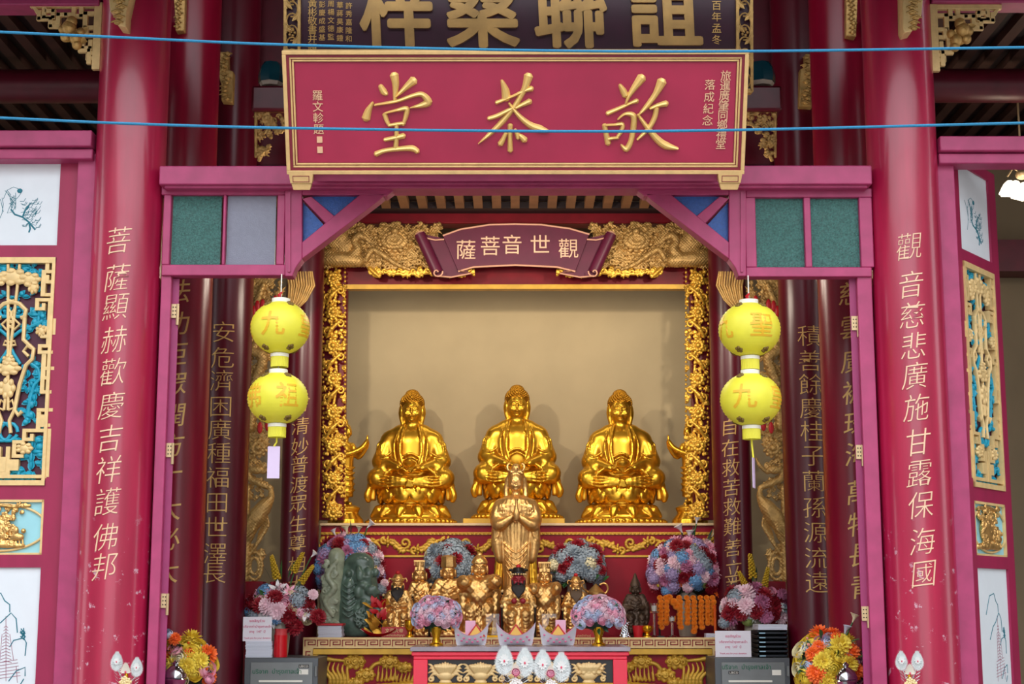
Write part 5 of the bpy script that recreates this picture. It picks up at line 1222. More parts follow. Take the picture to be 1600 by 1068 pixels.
# ---- the row of smaller statues on the altar
def deity(label, px, Y, hpx, hat, beard=None, facem=None, body=M_BRONZE, chair=True, armour=False, wide=1.0, base_py=None, broad=1.0):
    S = Sculpt((-3.1, -2.7, -.05), (3.1, 2.2, 10.6), .115)
    S.box((0, -.1, .3), (2.2, 1.7, .32), .1, .1)
    S.rev([(2.0, .4), (2.05, 1.6), (1.8, 3.2), (1.45, 4.4)], sy=.75, petals=18, amp=.06, k=.2)
    for s_ in (-1, 1):
        S.ell((s_ * .95, -1.05, 3.3), (.82, .85, .65), .2).cap((s_ * .95, -1.45, 3.0), (s_ * .95, -1.5, 1.0), .6, .5, .2).ell((s_ * .95, -1.95, .72), (.4, .6, .26), .1)
        S.cap((s_ * 1.2, 0, 6.6), (s_ * 1.95, -.3, 4.9), .58, .62, .2).cap((s_ * 1.95, -.4, 4.8), (s_ * .75, -1.4, 4.75), .5, .34, .2)
        S.line([(s_ * 1.9, -.6, 4.6), (s_ * 1.9, -.8, 3.2), (s_ * 1.7, -.9, 2.0)], [.5, .5, .3], .2)
        for i in range(4): S.line([(s_ * (.5 + i * .1), -1.7, 3.2 - i * .5), (s_ * 1.0, -2.05, 2.8 - i * .5), (s_ * 1.6, -1.6, 3.2 - i * .5)], .09, .06)
        for i in range(3): S.line([(s_ * 1.5, -.62 - i * .1, 6 - i * .5), (s_ * 1.95, -.8, 5.7 - i * .5), (s_ * 2.4, -.4, 5.9 - i * .5)], .08, .06)
        hand(S, (s_ * .8, -1.55, 4.75), (-s_, -.4, 0), (0, -.3, 1), .8, .05, -s_)
    S.ell((0, 0, 5.2), (1.5 * broad, 1.1, 1.9), .3).cap((-1.0, 0, 6.6), (1.0, 0, 6.6), .55, k=.3).cap((0, 0, 6.6), (0, -.05, 7.4), .5, k=.25)
    for i in range(4): S.line([(-.9 + i * .12, -1.0, 6.3 - i * .6), (0, -1.28, 5.9 - i * .55), (.9 - i * .12, -1.0, 6.3 - i * .6)], .09, .06)
    if armour:
        S.ell((0, -1.0, 4.7), (.85, .4, .7), .1); rosette(S, 0, 4.7, .75, -1.3, 8); rosette(S, -.75, 5.9, .5, -1.0, 7); rosette(S, .75, 5.9, .5, -1.0, 7)
        for s_ in (-1, 1): S.ell((s_ * 1.75, -.1, 6.4), (.6, .66, .45), .15); curl(S, s_ * 1.8, 6.3, .6, 0, s_, -.8, .16)
        for i in range(12): S.line([(-1.4 + i * .25, -1.4 - .3 * math.sin(i * .28), 3.9), (-1.5 + i * .27, -1.9, 2.4)], .09, .05)
    S.ell((0, 0, 7.8), (.6, .6, .7), .12)
    S.ripple(lambda x, y, z: np.where(z < 6.9, .045 * np.sin(x * 8 + .6 * np.sin(z * 2)) * np.sin(z * 8), 0))
    h = (hpx + 12) * mpp(930, Y) / 10.0; x_ = X(px, Y, ZA + .2); z0 = ZA + .002
    t = thing('deity_statue', label, 'statue', (x_, Y, z0), group='small statues on the altar table')
    fig = part_of('robed_figure', S.data('robed_figure', body, scale=h), t, scale=(wide, 1, 1))
    if hat != 'peak' or True:
        H = Sculpt((-1.35, -1.5, 6.7), (1.35, 1.2, 9.2), .06); H.ell((0, -.05, 7.95), (.88, .88, 1.08), .12)
        f_ = lambda q: None; face(H, 0, -.12, 7.9, 1.1, .05)
        for s_ in (-1, 1): H.ell((s_ * .36, -.98, 7.98), (.2, .07, .05), .02, cut=True); H.line([(s_ * .1, -.98, 8.2), (s_ * .4, -.98, 8.36), (s_ * .7, -.72, 8.24)], .07, .04)
        H.line([(-.2, -1.06, 7.36), (0, -1.12, 7.33), (.2, -1.06, 7.36)], .035, .02, cut=True)
        part_of('head', H.data('head', facem or body, scale=h), t)
    mb = MB(); Lm = lambda p: [(a * h, b * h) for a, b in p]
    hm = body
    if hat == 'flat':
        mb.lathe(Lm([(.92, 8.55), (.95, 8.75), (.78, 9.3), (.8, 9.7)]), 20); mb.box((-1.0 * h, -.95 * h, 9.7 * h), (1.0 * h, .95 * h, 9.92 * h))
        for i in range(7): mb.tube([((-.9 + .3 * i) * h, -.97 * h, 9.75 * h), ((-.9 + .3 * i) * h, -.97 * h, 9.2 * h)], .05 * h, 5)
        mb.box((-.78 * h, -.82 * h, 8.6 * h), (.78 * h, -.7 * h, 9.0 * h))
    elif hat == 'crown':
        mb.lathe(Lm([(.95, 8.55), (1.0, 8.75), (.88, 9.0), (.62, 9.5), (.3, 9.75), (0, 9.8)]), 20)
        for i in range(7): a = PI * (i + .5) / 7; mb.ball((.92 * h * math.cos(a), -.92 * h * math.sin(a), 8.85 * h), .17 * h, 8, 6)
        for s_ in (-1, 1): mb.tube([(s_ * .8 * h, 0, 8.8 * h), (s_ * 1.3 * h, -.1 * h, 9.0 * h), (s_ * 1.45 * h, -.1 * h, 8.6 * h), (s_ * 1.3 * h, -.1 * h, 8.4 * h)], .11 * h, 8)
    elif hat == 'black':
        mb.lathe(Lm([(.95, 8.6), (1.0, 8.9), (.96, 9.1), (1.05, 9.2), (.7, 9.7), (0, 9.85)]), 20); hm = M_BLACK
        for s_ in (-1, 1): mb.ball((s_ * .95 * h, 0, 9.35 * h), (.45 * h, .3 * h, .22 * h), 10, 8)
    elif hat == 'tall': mb.lathe(Lm([(.94, 8.55), (1.0, 8.8), (.9, 9.4), (.98, 9.9), (.5, 10.1), (0, 10.1)]), 14, mod=lambda a, z: 1 + .06 * math.cos(7 * a))
    elif hat == 'peak': mb.lathe(Lm([(.98, 8.5), (.86, 9.0), (.45, 9.8), (.2, 10.5), (0, 10.7)]), 16)
    else: mb.lathe(Lm([(.96, 8.5), (.98, 8.7), (.78, 9.1), (.4, 9.5), (0, 9.6)]), 16); mb.ball((0, 0, 9.5 * h), .35 * h, 10, 8)
    part_of('hat', mb.data('hat', hm), t, scale=(wide, 1, 1))
    if hat in ('crown', 'black'):
        part_of('pompom', MB().ball((0, -.3 * h, 9.85 * h), (.34 * h, .3 * h, .3 * h), 10, 8).data('pompom', M_RED), t)
    if hat == 'black':
        g = MB()
        for i in range(9): a = PI * i / 8; g.ball((1.02 * h * math.cos(a), -.98 * h * math.sin(a) - .05 * h, 8.75 * h), .14 * h, 8, 6)
        part_of('hat_band', g.data('hat_band', M_CARVELIGHT), t)
    if facem:
        hd = MB()
        for s_ in (-1, 1): hd.ball((s_ * .62 * h, -1.75 * h, 5.0 * h), (.42 * h, .36 * h, .42 * h), 10, 8)
        part_of('hands', hd.data('hands', facem), t)['label'] = 'red hands'
    if beard:
        B = Sculpt((-1.1, -2.2, 4.6), (1.1, 0, 8.2), .09)
        for i in range(-4, 5): B.line([(i * .17, -.86 + abs(i) * .05, 7.3 - abs(i) * .02), (i * .2, -1.1, 6.9), (i * .17, -1.45, 6.1 + abs(i) * .08), (i * .08, -1.6, 5.3 + abs(i) * .15)], [.14, .2, .17, .06], .08)
        for s_ in (-1, 1): B.line([(s_ * .1, -1.08, 7.52), (s_ * .42, -1.06, 7.42), (s_ * .62, -1.0, 7.0)], [.1, .1, .04], .04); B.line([(s_ * .84, -.3, 7.9), (s_ * .76, -.6, 7.3), (s_ * .5, -.9, 6.8)], [.12, .2, .15], .08)
        part_of('beard', B.data('beard', beard, scale=h), t)
    if chair:
        b = MB(); g = None
        for s_ in (-1, 1): b.tube([(s_ * 2.25 * h, .9 * h, 0), (s_ * 2.3 * h, 1.0 * h, 6.2 * h)], .16 * h, 8); b.tube([(s_ * 2.3 * h, .9 * h, 4.3 * h), (s_ * 2.35 * h, -1.2 * h, 4.2 * h)], .15 * h, 8); b.tube([(s_ * 2.35 * h, -1.2 * h, 0), (s_ * 2.35 * h, -1.2 * h, 4.2 * h)], .14 * h, 8)
        b.box((-2.3 * h, .95 * h, 3 * h), (2.3 * h, 1.1 * h, 6 * h))
        ch = part_of('chair', b.data('chair', M_BLACK), t, scale=(wide, 1, 1))
        for s_ in (-1, 1):
            for q in ((s_ * 2.3 * h, .95 * h, 6.4 * h), (s_ * 2.35 * h, -1.25 * h, 4.3 * h)): part_of('finial', MB().ball(q, .24 * h, 10, 8).data('finial', M_CARVELIGHT), ch)
    return t
HAIRB = mat('black_beard_hair', (26, 18, 16), .6, vary=.3, scale=40)
REDF = mat('dark_red_face', (150, 28, 44), .45)
deity('seated gilt statue with black beard and horned gold crown, right of the jade carving', 621, 13.35, 88, 'crown', HAIRB)
deity('small gilt statue with square flat hat, behind and right of the black-bearded one', 655, 13.62, 106, 'flat', chair=False, wide=.72)
deity('seated gilt robed statue with tall round crown, behind the left pink bouquet', 700, 13.55, 112, 'tall', wide=.98, broad=1.1)
deity('stout gilt armoured statue, left of the tall standing one', 749, 13.48, 120, 'cap', armour=True, chair=False, wide=1.0, broad=1.15)
deity('red-faced statue with long black beard and black hat, at the foot of the tall one', 810, 13.3, 98, 'black', HAIRB, REDF)
deity('gilt armoured statue with square flat hat, right of the red-faced one', 851, 13.4, 104, 'flat', armour=True, chair=False, wide=.85)
deity('pale bearded gilt statue half hidden behind the right pink bouquet', 900, 13.5, 84, 'crown', mat('brown_beard', (86, 66, 48), .6), wide=.95)
deity('dark bronze hooded statue left of the marigold garlands', 993, 13.35, 80, 'peak', None, None, mat('dark_bronze', (84, 66, 52), .45, metal=.5, vary=.3), chair=False, wide=.95)

# ---- the jade carving
def jade(name, m, t, fn):
    S = Sculpt((494, -26, -1000), (600, 26, -858), 1.0); fn(S); me = relief_data(S, m, 13.4, name); me.transform(Matrix.Translation((0, 0, ZA + .003 - min(v.co.z for v in me.vertices))))
    me.transform(WM[t.name].inverted()); o = bpy.data.objects.new(name, me); C.objects.link(o); o.parent = t
c = at(548, 990, 13.4); t = thing('jade_carving', 'dark green jade rock carved with a robed figure, under the left flower arch', 'carving', (c.x, 13.4, ZA))
def j1(S):
    S.line([(526, 0, -874), (522, 0, -905), (517, -1, -940), (515, 0, -990)], [13, 15, 17, 15], 4, curve=False)
    rng = random.Random(4)
    for i in range(26): curl(S, 518 + rng.uniform(-10, 9), -885 - i * 4, rng.uniform(4, 7), rng.uniform(0, 6), rng.choice((-1, 1)), -15, 1.9)
    S.line([(528, -12, -882), (514, -17, -905), (524, -17, -925), (510, -17, -945), (522, -16, -968)], [3, 4.5, 4.5, 4, 2.5], 1.5)
def j2(S):
    S.ell((548, 4, -940), (24, 17, 62), 6).ell((570, 2, -930), (20, 18, 56), 6).ell((580, 2, -958), (15, 18, 38), 6).ell((556, 4, -982), (30, 18, 22), 5).ell((562, 2, -884), (22, 14, 16), 5)
    S.ell((546, -18, -930), (12, 12, 44), 3, cut=True)
    S.ell((546, -9, -902), (5, 5, 6), 1.5).ell((546, -7, -928), (9, 7, 20), 3).ell((546, -7, -954), (12, 8, 22), 3)
    for i in range(6): S.line([(537, -13, -918 - i * 9), (546, -16, -924 - i * 9), (556, -13, -917 - i * 9)], 1.4, .8)
    rng = random.Random(9)
    for i in range(30): S.ell((565 + rng.uniform(-6, 26), -15 + rng.uniform(-2, 6), -895 - rng.uniform(0, 90)), (rng.uniform(4, 8), 4, rng.uniform(4, 10)), 3)
    for i in range(6): curl(S, 566 + rng.uniform(-8, 8), -960 - i * 4, 5, i, 1, -18, 1.8)
jade('pale_lobe', mat('pale_jade', (150, 160, 136), .22, vary=.25, scale=18, sss=.1), t, j1)
jade('dark_lobe', mat('dark_jade', (84, 106, 94), .2, vary=.35, scale=14, sss=.1), t, j2)
# ================================================================ flowers
FM = {}
def fcol(name, rgb, rough=.6): return mat(name, rgb, rough, vary=.16, scale=30)
FC = dict(pink=fcol('pink_petal', (240, 172, 194)), palepink=fcol('pale_pink_petal', (244, 208, 218)), white=fcol('white_petal', (232, 230, 232)), bluewhite=fcol('bluish_white_petal', (204, 214, 236)),
          lilac=fcol('lilac_petal', (168, 148, 192)), blue=fcol('sky_blue_petal', (110, 160, 208)), greyblue=fcol('grey_blue_petal', (146, 160, 172)), red=fcol('crimson_petal', (140, 8, 30)),
          orange=fcol('orange_petal', (236, 104, 34)), yellow=fcol('yellow_petal', (232, 206, 70)), mustard=fcol('mustard_petal', (196, 160, 30)), cream=fcol('cream_petal', (226, 216, 176)), green=fcol('lime_petal', (160, 176, 100)), marigold=fcol('marigold_petal', (236, 132, 14)), peach=fcol('peach_petal', (230, 160, 140)), mauve=fcol('mauve_petal', (186, 110, 146)))
M_LEAFG = mat('green_leaf', (46, 92, 44), .5, vary=.3, scale=20)
M_LEAFD = mat('dark_green_leaf', (34, 58, 42), .55, vary=.3, scale=20)
def flower_shape(kind):
    mb = MB(); rng = random.Random(kind)
    if kind == 'pompon':
        mb.ball((0, 0, .35), (.62, .62, .5), 10, 8)
        for i in range(60):
            zf = 1 - 1.25 * (i + .5) / 60; a = i * 2.39996; r_ = math.sqrt(max(0, 1 - zf * zf)); d = Vector((r_ * math.cos(a), r_ * math.sin(a), zf)); s_ = d.cross(Vector((.3, .2, 1))).normalized()
            mb.leaf(Vector((0, 0, .35)) + d * .45, d + Vector((rng.uniform(-.2, .2), rng.uniform(-.2, .2), .25)), s_, .56, .34, .25)
    elif kind == 'hydrangea':
        mb.ball((0, 0, .3), (.75, .75, .6), 10, 8)
        for i in range(46):
            zf = 1 - 1.2 * (i + .5) / 46; a = i * 2.39996; r_ = math.sqrt(max(0, 1 - zf * zf)); d = Vector((r_ * math.cos(a), r_ * math.sin(a), zf)); c_ = Vector((0, 0, .3)) + Vector((d.x * .92, d.y * .92, d.z * .75))
            u = d.orthogonal().normalized(); v = d.cross(u); q0 = rng.uniform(0, 2)
            for k in range(4): a2 = q0 + k * PI / 2; e = u * math.cos(a2) + v * math.sin(a2); mb.leaf(c_, e + d * .3, e.cross(d), .21, .2, .1)
    elif kind == 'rose':
        for ring, (n, r0, top, flare) in enumerate(((2, .26, .25, 0), (3, .42, .42, .04), (4, .6, .62, .1), (5, .8, .9, .2))):
            for i in range(n):
                a = 2 * PI * (i + ring * .41) / n; w_ = 2 * PI / n * 1.3; V_ = []; F_ = []
                for j in range(6):
                    for k in range(7):
                        t = j / 5; e = (k - 3) / 3; th = 2.5 + (top - 2.5) * t * (1 - .12 * e * e); q = a + w_ * .5 * e; r_ = r0 * (1 + .05 * (i % 2)) + flare * t ** 3
                        V_.append((r_ * math.sin(th) * math.cos(q), r_ * math.sin(th) * math.sin(q), .3 + r_ * .85 * math.cos(th)))
                for j in range(5):
                    for k in range(6): b = j * 7 + k; F_.append((b, b + 1, b + 8, b + 7))
                mb.add(V_, F_)
        mb.ball((0, 0, .42), (.16, .16, .16), 8, 6)
    elif kind == 'lily':
        for i in range(6):
            a = PI * i / 3; d = Vector((math.cos(a), math.sin(a), .55)); mb.leaf((0, 0, 0), d, (-math.sin(a), math.cos(a), 0), 1.25, .46, -.22)
        for i in range(5): a = 2 * PI * i / 5; mb.tube([(0, 0, .05), (.12 * math.cos(a), .12 * math.sin(a), .35), (.25 * math.cos(a), .25 * math.sin(a), .6)], [.025, .02, .04], 5)
    elif kind == 'daisy':
        for ring, n, e in ((1.0, 12, .15), (.75, 9, .45)):
            for i in range(n): a = 2 * PI * i / n + ring; mb.leaf((0, 0, .1), (math.cos(a), math.sin(a), e), (-math.sin(a), math.cos(a), 0), ring, .42, -.12)
        mb.ball((0, 0, .22), (.22, .22, .12), 10, 6)
    elif kind == 'spike':
        for i in range(54):
            z = -.9 + 4.2 * i / 54; a = i * 2.39996; r_ = .58 * (1 - .6 * i / 54); mb.ball((r_ * math.cos(a), r_ * math.sin(a), z), (.3 * (1.1 - .5 * i / 54), .3 * (1.1 - .5 * i / 54), .22), 6, 5)
    elif kind == 'calla':
        mb.lathe([(.05, -.2), (.12, .2), (.2, .55), (.42, .95), (.6, 1.15)], 14, mod=lambda a, z: 1 + (.3 * math.cos(a) if z > .6 else 0)); mb.tube([(0, 0, .2), (0, 0, .95)], .06, 6)
    elif kind == 'bud': mb.lathe([(0, -.1), (.22, .05), (.3, .35), (.2, .7), (0, .9)], 10)
    elif kind == 'leaf': mb.leaf((0, 0, 0), (0, 0, 1), (1, 0, 0), 1.7, .75, .25)
    elif kind == 'blade': mb.leaf((0, 0, 0), (0, 0, 1), (1, 0, 0), 2.6, .4, .15)
    return mb
_fs = {}
def fmesh(kind, col):
    if (kind, col) not in _fs:
        m = M_LEAFG if col == 'leafgreen' else M_LEAFD if col == 'leafdark' else FC[col]
        _fs[(kind, col)] = flower_shape(kind).data(kind, m, sharp=70)
    return _fs[(kind, col)]
def aim(o, d, spin=0.0):
    q = Vector(d).normalized().to_track_quat('Z', 'Y'); o.rotation_euler = (q @ Matrix.Rotation(spin, 3, 'Z').to_quaternion()).to_euler()
def bouquet(label, px, py, Y, rx, ry, base_z, palette, n, size, seed, vase, extra=(), group=None, leaves=16, name='flower_arrangement', top_only=False, blades=0):
    """rx, ry in photo pixels; palette: (kind, colour, weight); extra: (px, py, kind, colour, size px, lean)"""
    s_ = mpp(py, Y); c = at(px, py, Y); rng = random.Random(seed)
    t = thing(name, label, 'flowers', (c.x, Y, base_z), group=group); lc = c - Vector((c.x, Y, base_z))
    RX, RZ, RY = rx * s_, ry * s_, min(rx, ry) * s_ * .8
    ks = [p for p in palette for _ in range(p[2])]; rng.shuffle(ks)
    core = MB().ball(tuple(lc), (RX * .78, RY * .7, RZ * .78), 12, 8); part_of('foliage_core', core.data('foliage_core', M_LEAFD), t)
    i = 0; k = 0; m = n * 2
    while k < n and i < m * 1.2:
        zf = 1 - 2 * (i + .5) / m; a = i * 2.39996; r_ = math.sqrt(max(0, 1 - zf * zf)); d = Vector((r_ * math.cos(a), r_ * math.sin(a), zf)); i += 1
        if d.y > .35 or (top_only and d.z < -.45): continue
        kind, col, _ = ks[k % len(ks)]; sz = size * s_ * rng.uniform(.85, 1.2) * (1.15 if kind in ('pompon', 'hydrangea') else 1)
        o = part_of('flower', fmesh(kind, col), t, lc + Vector((d.x * RX * .82, d.y * RY * .82, d.z * RZ * .82)), scale=sz); aim(o, d + Vector((0, -.45, .1)), rng.uniform(0, 6)); k += 1
    for j in range(leaves):
        a = rng.uniform(0, 2 * PI); d = Vector((math.cos(a), -.5, math.sin(a)))
        o = part_of('leaf', fmesh('leaf', 'leafgreen' if j % 2 else 'leafdark'), t, lc + Vector((d.x * RX * .6, d.y * RY * .7, d.z * RZ * .6)), scale=size * s_ * rng.uniform(.8, 1.1)); aim(o, d + Vector((rng.uniform(-.4, .4), rng.uniform(-.3, .2), rng.uniform(-.2, .5))), rng.uniform(0, 6))
    for (x, y, kind, col, sz, lean) in extra:
        p = at(x, y, Y - RY * .55) - Vector((c.x, Y, base_z)) if kind not in ('spike', 'calla', 'blade') else at(x, y, Y) - Vector((c.x, Y, base_z))
        o = part_of('leaf' if col.startswith('leaf') else 'flower', fmesh(kind, col), t, p, scale=sz * s_); aim(o, (lean, -.8 if kind not in ('spike', 'calla', 'blade') else -.15, .45 if kind not in ('spike', 'calla', 'blade') else 1), rng.uniform(0, 6))
        if kind in ('calla', 'spike'):
            part_of('stem', MB().tube([tuple(lc), tuple((lc + p) * .5 + Vector((lean * .02, -.01, 0))), tuple(p)], .006, 6).data('stem', M_LEAFG), t)
    if vase:
        vm, prof, vh = vase; hgt = (lc.z - RZ * .35) if vh is None else vh
        part_of('vase', MB().lathe([(r_ * s_, z * hgt) for r_, z in prof], 24).data('vase', vm), t)
    return t
V_GOLD = [(0, 0), (11, 0), (11, .06), (7, .12), (5.5, .3), (9, .55), (12, .8), (11, .95), (12.5, 1), (9, 1), (8, .9), (0, .9)]
V_JAR = [(0, 0), (13, 0), (14, .1), (16, .5), (15, .85), (12, 1), (0, 1)]
M_CERAM = mat('grey_cream_glaze', (176, 168, 152), .35, vary=.1); M_SILVER = mat('polished_silver', (200, 204, 210), .15, metal=1.0)
M_VGOLD = mat('vase_gold', (224, 168, 40), .22, metal=.9)
PK = [('rose', 'pink', 5), ('rose', 'palepink', 5), ('rose', 'bluewhite', 5)]
bouquet('pink and white rose bouquet in a gold cup, left end of the offering table', 682, 962, YO + .33, 39, 29, ZO, PK, 46, 8.6, 1, (M_VGOLD, V_GOLD, .2), leaves=18)
bouquet('pink and white rose bouquet in a gold cup, right end of the offering table', 935, 962, YO + .33, 41, 29, ZO, PK, 46, 8.6, 2, (M_VGOLD, V_GOLD, .2), leaves=18)
MIX = [('hydrangea', 'lilac', 4), ('hydrangea', 'blue', 3), ('pompon', 'red', 4), ('rose', 'pink', 2), ('pompon', 'palepink', 2), ('pompon', 'mauve', 2), ('hydrangea', 'greyblue', 2), ('rose', 'peach', 1), ('daisy', 'yellow', 1)]
bouquet('tall mixed bouquet with white callas behind the jade carving', 545, 888, 13.72, 56, 52, ZA, MIX, 76, 10.5, 3, (M_CERAM, V_JAR, None), leaves=24,
        extra=[(530, 852, 'pompon', 'red', 12.0, 0), (548, 855, 'rose', 'pink', 8.0, .1), (562, 856, 'hydrangea', 'blue', 11.2, .2), (508, 868, 'hydrangea', 'lilac', 12.8, -.3), (500, 890, 'hydrangea', 'blue', 11.2, -.4), (584, 882, 'daisy', 'yellow', 7.2, .4), (586, 896, 'hydrangea', 'blue', 7.2, .4), (594, 922, 'hydrangea', 'greyblue', 10.4, .3), (600, 912, 'pompon', 'palepink', 7.2, .3),
               (542, 834, 'calla', 'cream', 11, -.1), (560, 832, 'calla', 'cream', 9, .2), (524, 836, 'calla', 'white', 9, -.5), (574, 824, 'calla', 'white', 11, .9), (548, 838, 'blade', 'leafdark', 10, .1), (556, 842, 'blade', 'leafdark', 9, .4), (538, 842, 'blade', 'leafdark', 9, -.3)])
bouquet('tall mixed bouquet with white callas above the marigold garlands', 1073, 892, 13.72, 62, 50, ZA, [('hydrangea', 'lilac', 3), ('hydrangea', 'greyblue', 3), ('pompon', 'red', 4), ('pompon', 'pink', 3), ('hydrangea', 'blue', 2), ('pompon', 'palepink', 3), ('daisy', 'orange', 1), ('rose', 'green', 1), ('bud', 'yellow', 1), ('pompon', 'mauve', 2)], 84, 10, 4, (M_CERAM, V_JAR, None), leaves=24,
        extra=[(1058, 856, 'pompon', 'red', 12.8, -.1), (1060, 878, 'pompon', 'red', 12.0, 0), (1036, 884, 'pompon', 'palepink', 12.0, -.3), (1078, 864, 'pompon', 'mauve', 8.0, 0), (1094, 866, 'pompon', 'palepink', 10.4, .2), (1092, 888, 'rose', 'green', 8.8, .1), (1075, 894, 'daisy', 'orange', 7.2, 0), (1046, 902, 'pompon', 'pink', 11.2, -.1), (1107, 886, 'pompon', 'pink', 8.0, .3), (1112, 902, 'pompon', 'red', 11.2, .3), (1022, 905, 'hydrangea', 'lilac', 10.4, -.4), (1042, 924, 'hydrangea', 'blue', 9.6, -.1), (1090, 916, 'hydrangea', 'blue', 9.6, .1), (1074, 920, 'pompon', 'pink', 8.8, 0), (1051, 868, 'bud', 'yellow', 8, 0), (1029, 916, 'bud', 'yellow', 8, -.3), (1122, 926, 'daisy', 'orange', 9.6, .4),
               (1066, 832, 'calla', 'white', 12, -.5), (1078, 842, 'calla', 'white', 12, -.1), (1088, 818, 'calla', 'white', 9, .1), (1112, 838, 'calla', 'cream', 10, .6), (1132, 846, 'calla', 'white', 9, 1.2), (1082, 846, 'blade', 'leafdark', 10, .1), (1104, 846, 'blade', 'leafdark', 9, .5), (1072, 850, 'blade', 'leafdark', 9, -.3)])
WR = [('hydrangea', 'greyblue', 9), ('pompon', 'red', 3), ('hydrangea', 'cream', 1), ('rose', 'peach', 2), ('pompon', 'greyblue', 3)]
bouquet('grey-blue flower arch behind the statue with the tall round crown', 705, 884, 13.86, 37, 36, ZA, WR, 34, 11, 5, (M_CERAM, V_JAR, None), extra=[(702, 862, 'pompon', 'red', 12, 0), (678, 888, 'daisy', 'yellow', 10, -.2), (668, 898, 'pompon', 'red', 9, -.2), (716, 896, 'pompon', 'red', 10, .1)], leaves=14)
bouquet('grey-blue flower arch with peach roses, right of the tall standing statue', 901, 886, 13.86, 41, 36, ZA, WR, 38, 11, 6, (M_CERAM, V_JAR, None), extra=[(890, 885, 'rose', 'peach', 9, 0), (889, 894, 'rose', 'peach', 8, 0), (911, 886, 'pompon', 'red', 12, .1), (930, 878, 'pompon', 'red', 11, .3), (917, 900, 'rose', 'peach', 9, .2), (938, 892, 'pompon', 'red', 9, .4), (928, 906, 'leaf', 'leafgreen', 11, .2), (942, 906, 'leaf', 'leafgreen', 9, .4), (884, 898, 'leaf', 'leafgreen', 8, -.2), (866, 884, 'hydrangea', 'cream', 11, -.3)], leaves=16)
YSF = 12.4; ZSF = at(440, 1027, YSF).z
bouquet('low bouquet with white lilies and yellow spikes on the left safe', 438, 952, 12.72, 54, 34, ZSF, [('pompon', 'red', 4), ('lily', 'white', 2), ('rose', 'cream', 2), ('daisy', 'white', 2), ('rose', 'pink', 2), ('pompon', 'palepink', 2), ('hydrangea', 'blue', 1), ('hydrangea', 'greyblue', 2)], 34, 12, 7, (M_CERAM, V_JAR, None), leaves=18,
        extra=[(408, 948, 'pompon', 'red', 14, -.2), (436, 950, 'daisy', 'white', 13, 0), (454, 950, 'pompon', 'red', 13, .1), (432, 966, 'hydrangea', 'blue', 13, -.1), (454, 962, 'rose', 'pink', 9, 0), (476, 958, 'lily', 'white', 14, .3), (472, 944, 'lily', 'palepink', 13, .3), (460, 982, 'pompon', 'red', 15, .1), (434, 922, 'lily', 'white', 14, 0), (420, 926, 'lily', 'pink', 11, -.2), (452, 924, 'lily', 'pink', 11, .2), (464, 934, 'rose', 'cream', 10, .2), (488, 930, 'pompon', 'palepink', 9, .4), (495, 966, 'pompon', 'red', 14, .4),
               (431, 896, 'spike', 'mustard', 9, -.25), (462, 886, 'spike', 'mustard', 8, .5), (474, 904, 'spike', 'mustard', 8, .75), (440, 902, 'blade', 'leafgreen', 11, -.1), (450, 902, 'blade', 'leafgreen', 12, .35), (424, 908, 'blade', 'leafdark', 10, -.35), (486, 870, 'calla', 'white', 9, 1.0)])
bouquet('low bouquet with a white lily and yellow spikes behind the black trays', 1178, 952, 12.95, 50, 32, ZSF, [('pompon', 'red', 4), ('daisy', 'white', 3), ('rose', 'white', 1), ('pompon', 'mauve', 2), ('rose', 'green', 1), ('pompon', 'palepink', 2), ('hydrangea', 'greyblue', 1)], 34, 12, 8, (M_CERAM, V_JAR, None), leaves=16,
        extra=[(1182, 932, 'lily', 'white', 17, 0), (1214, 946, 'daisy', 'white', 15, .3), (1188, 958, 'daisy', 'white', 13, .1), (1174, 948, 'pompon', 'red', 11, 0), (1161, 956, 'rose', 'white', 9, 0), (1168, 970, 'rose', 'green', 12, 0), (1140, 962, 'pompon', 'red', 13, -.3), (1148, 944, 'pompon', 'palepink', 11, -.3), (1204, 926, 'rose', 'pink', 9, .2), (1132, 974, 'hydrangea', 'greyblue', 10, -.3), (1208, 962, 'pompon', 'red', 11, .2), (1220, 930, 'pompon', 'mauve', 10, .4),
               (1176, 894, 'spike', 'mustard', 9, -.15), (1166, 916, 'spike', 'mustard', 8, -.5), (1195, 912, 'spike', 'mustard', 8, .2), (1182, 908, 'blade', 'leafdark', 9, 0), (1190, 912, 'blade', 'leafgreen', 9, .3)])
BR = [('rose', 'yellow', 4), ('pompon', 'orange', 2), ('rose', 'bluewhite', 3), ('rose', 'cream', 1), ('rose', 'pink', 1), ('pompon', 'yellow', 2)]
z_st = .72
bouquet('orange, yellow and white bouquet at bottom left, beside the silver urn and the jamb', 290, 1044, 10.75, 42, 46, z_st, BR, 26, 14, 9, (M_SILVER, V_JAR, None), leaves=18,
        extra=[(274, 1000, 'pompon', 'orange', 11, -.1), (296, 1024, 'pompon', 'orange', 11, .2), (272, 1028, 'rose', 'yellow', 12, -.1), (302, 1052, 'rose', 'yellow', 13, .2), (284, 1012, 'leaf', 'leafgreen', 14, 0), (264, 992, 'rose', 'bluewhite', 9, -.2), (322, 1046, 'bud', 'orange', 8, .5), (326, 1062, 'rose', 'pink', 9, .5), (294, 1005, 'bud', 'orange', 7, .3)])
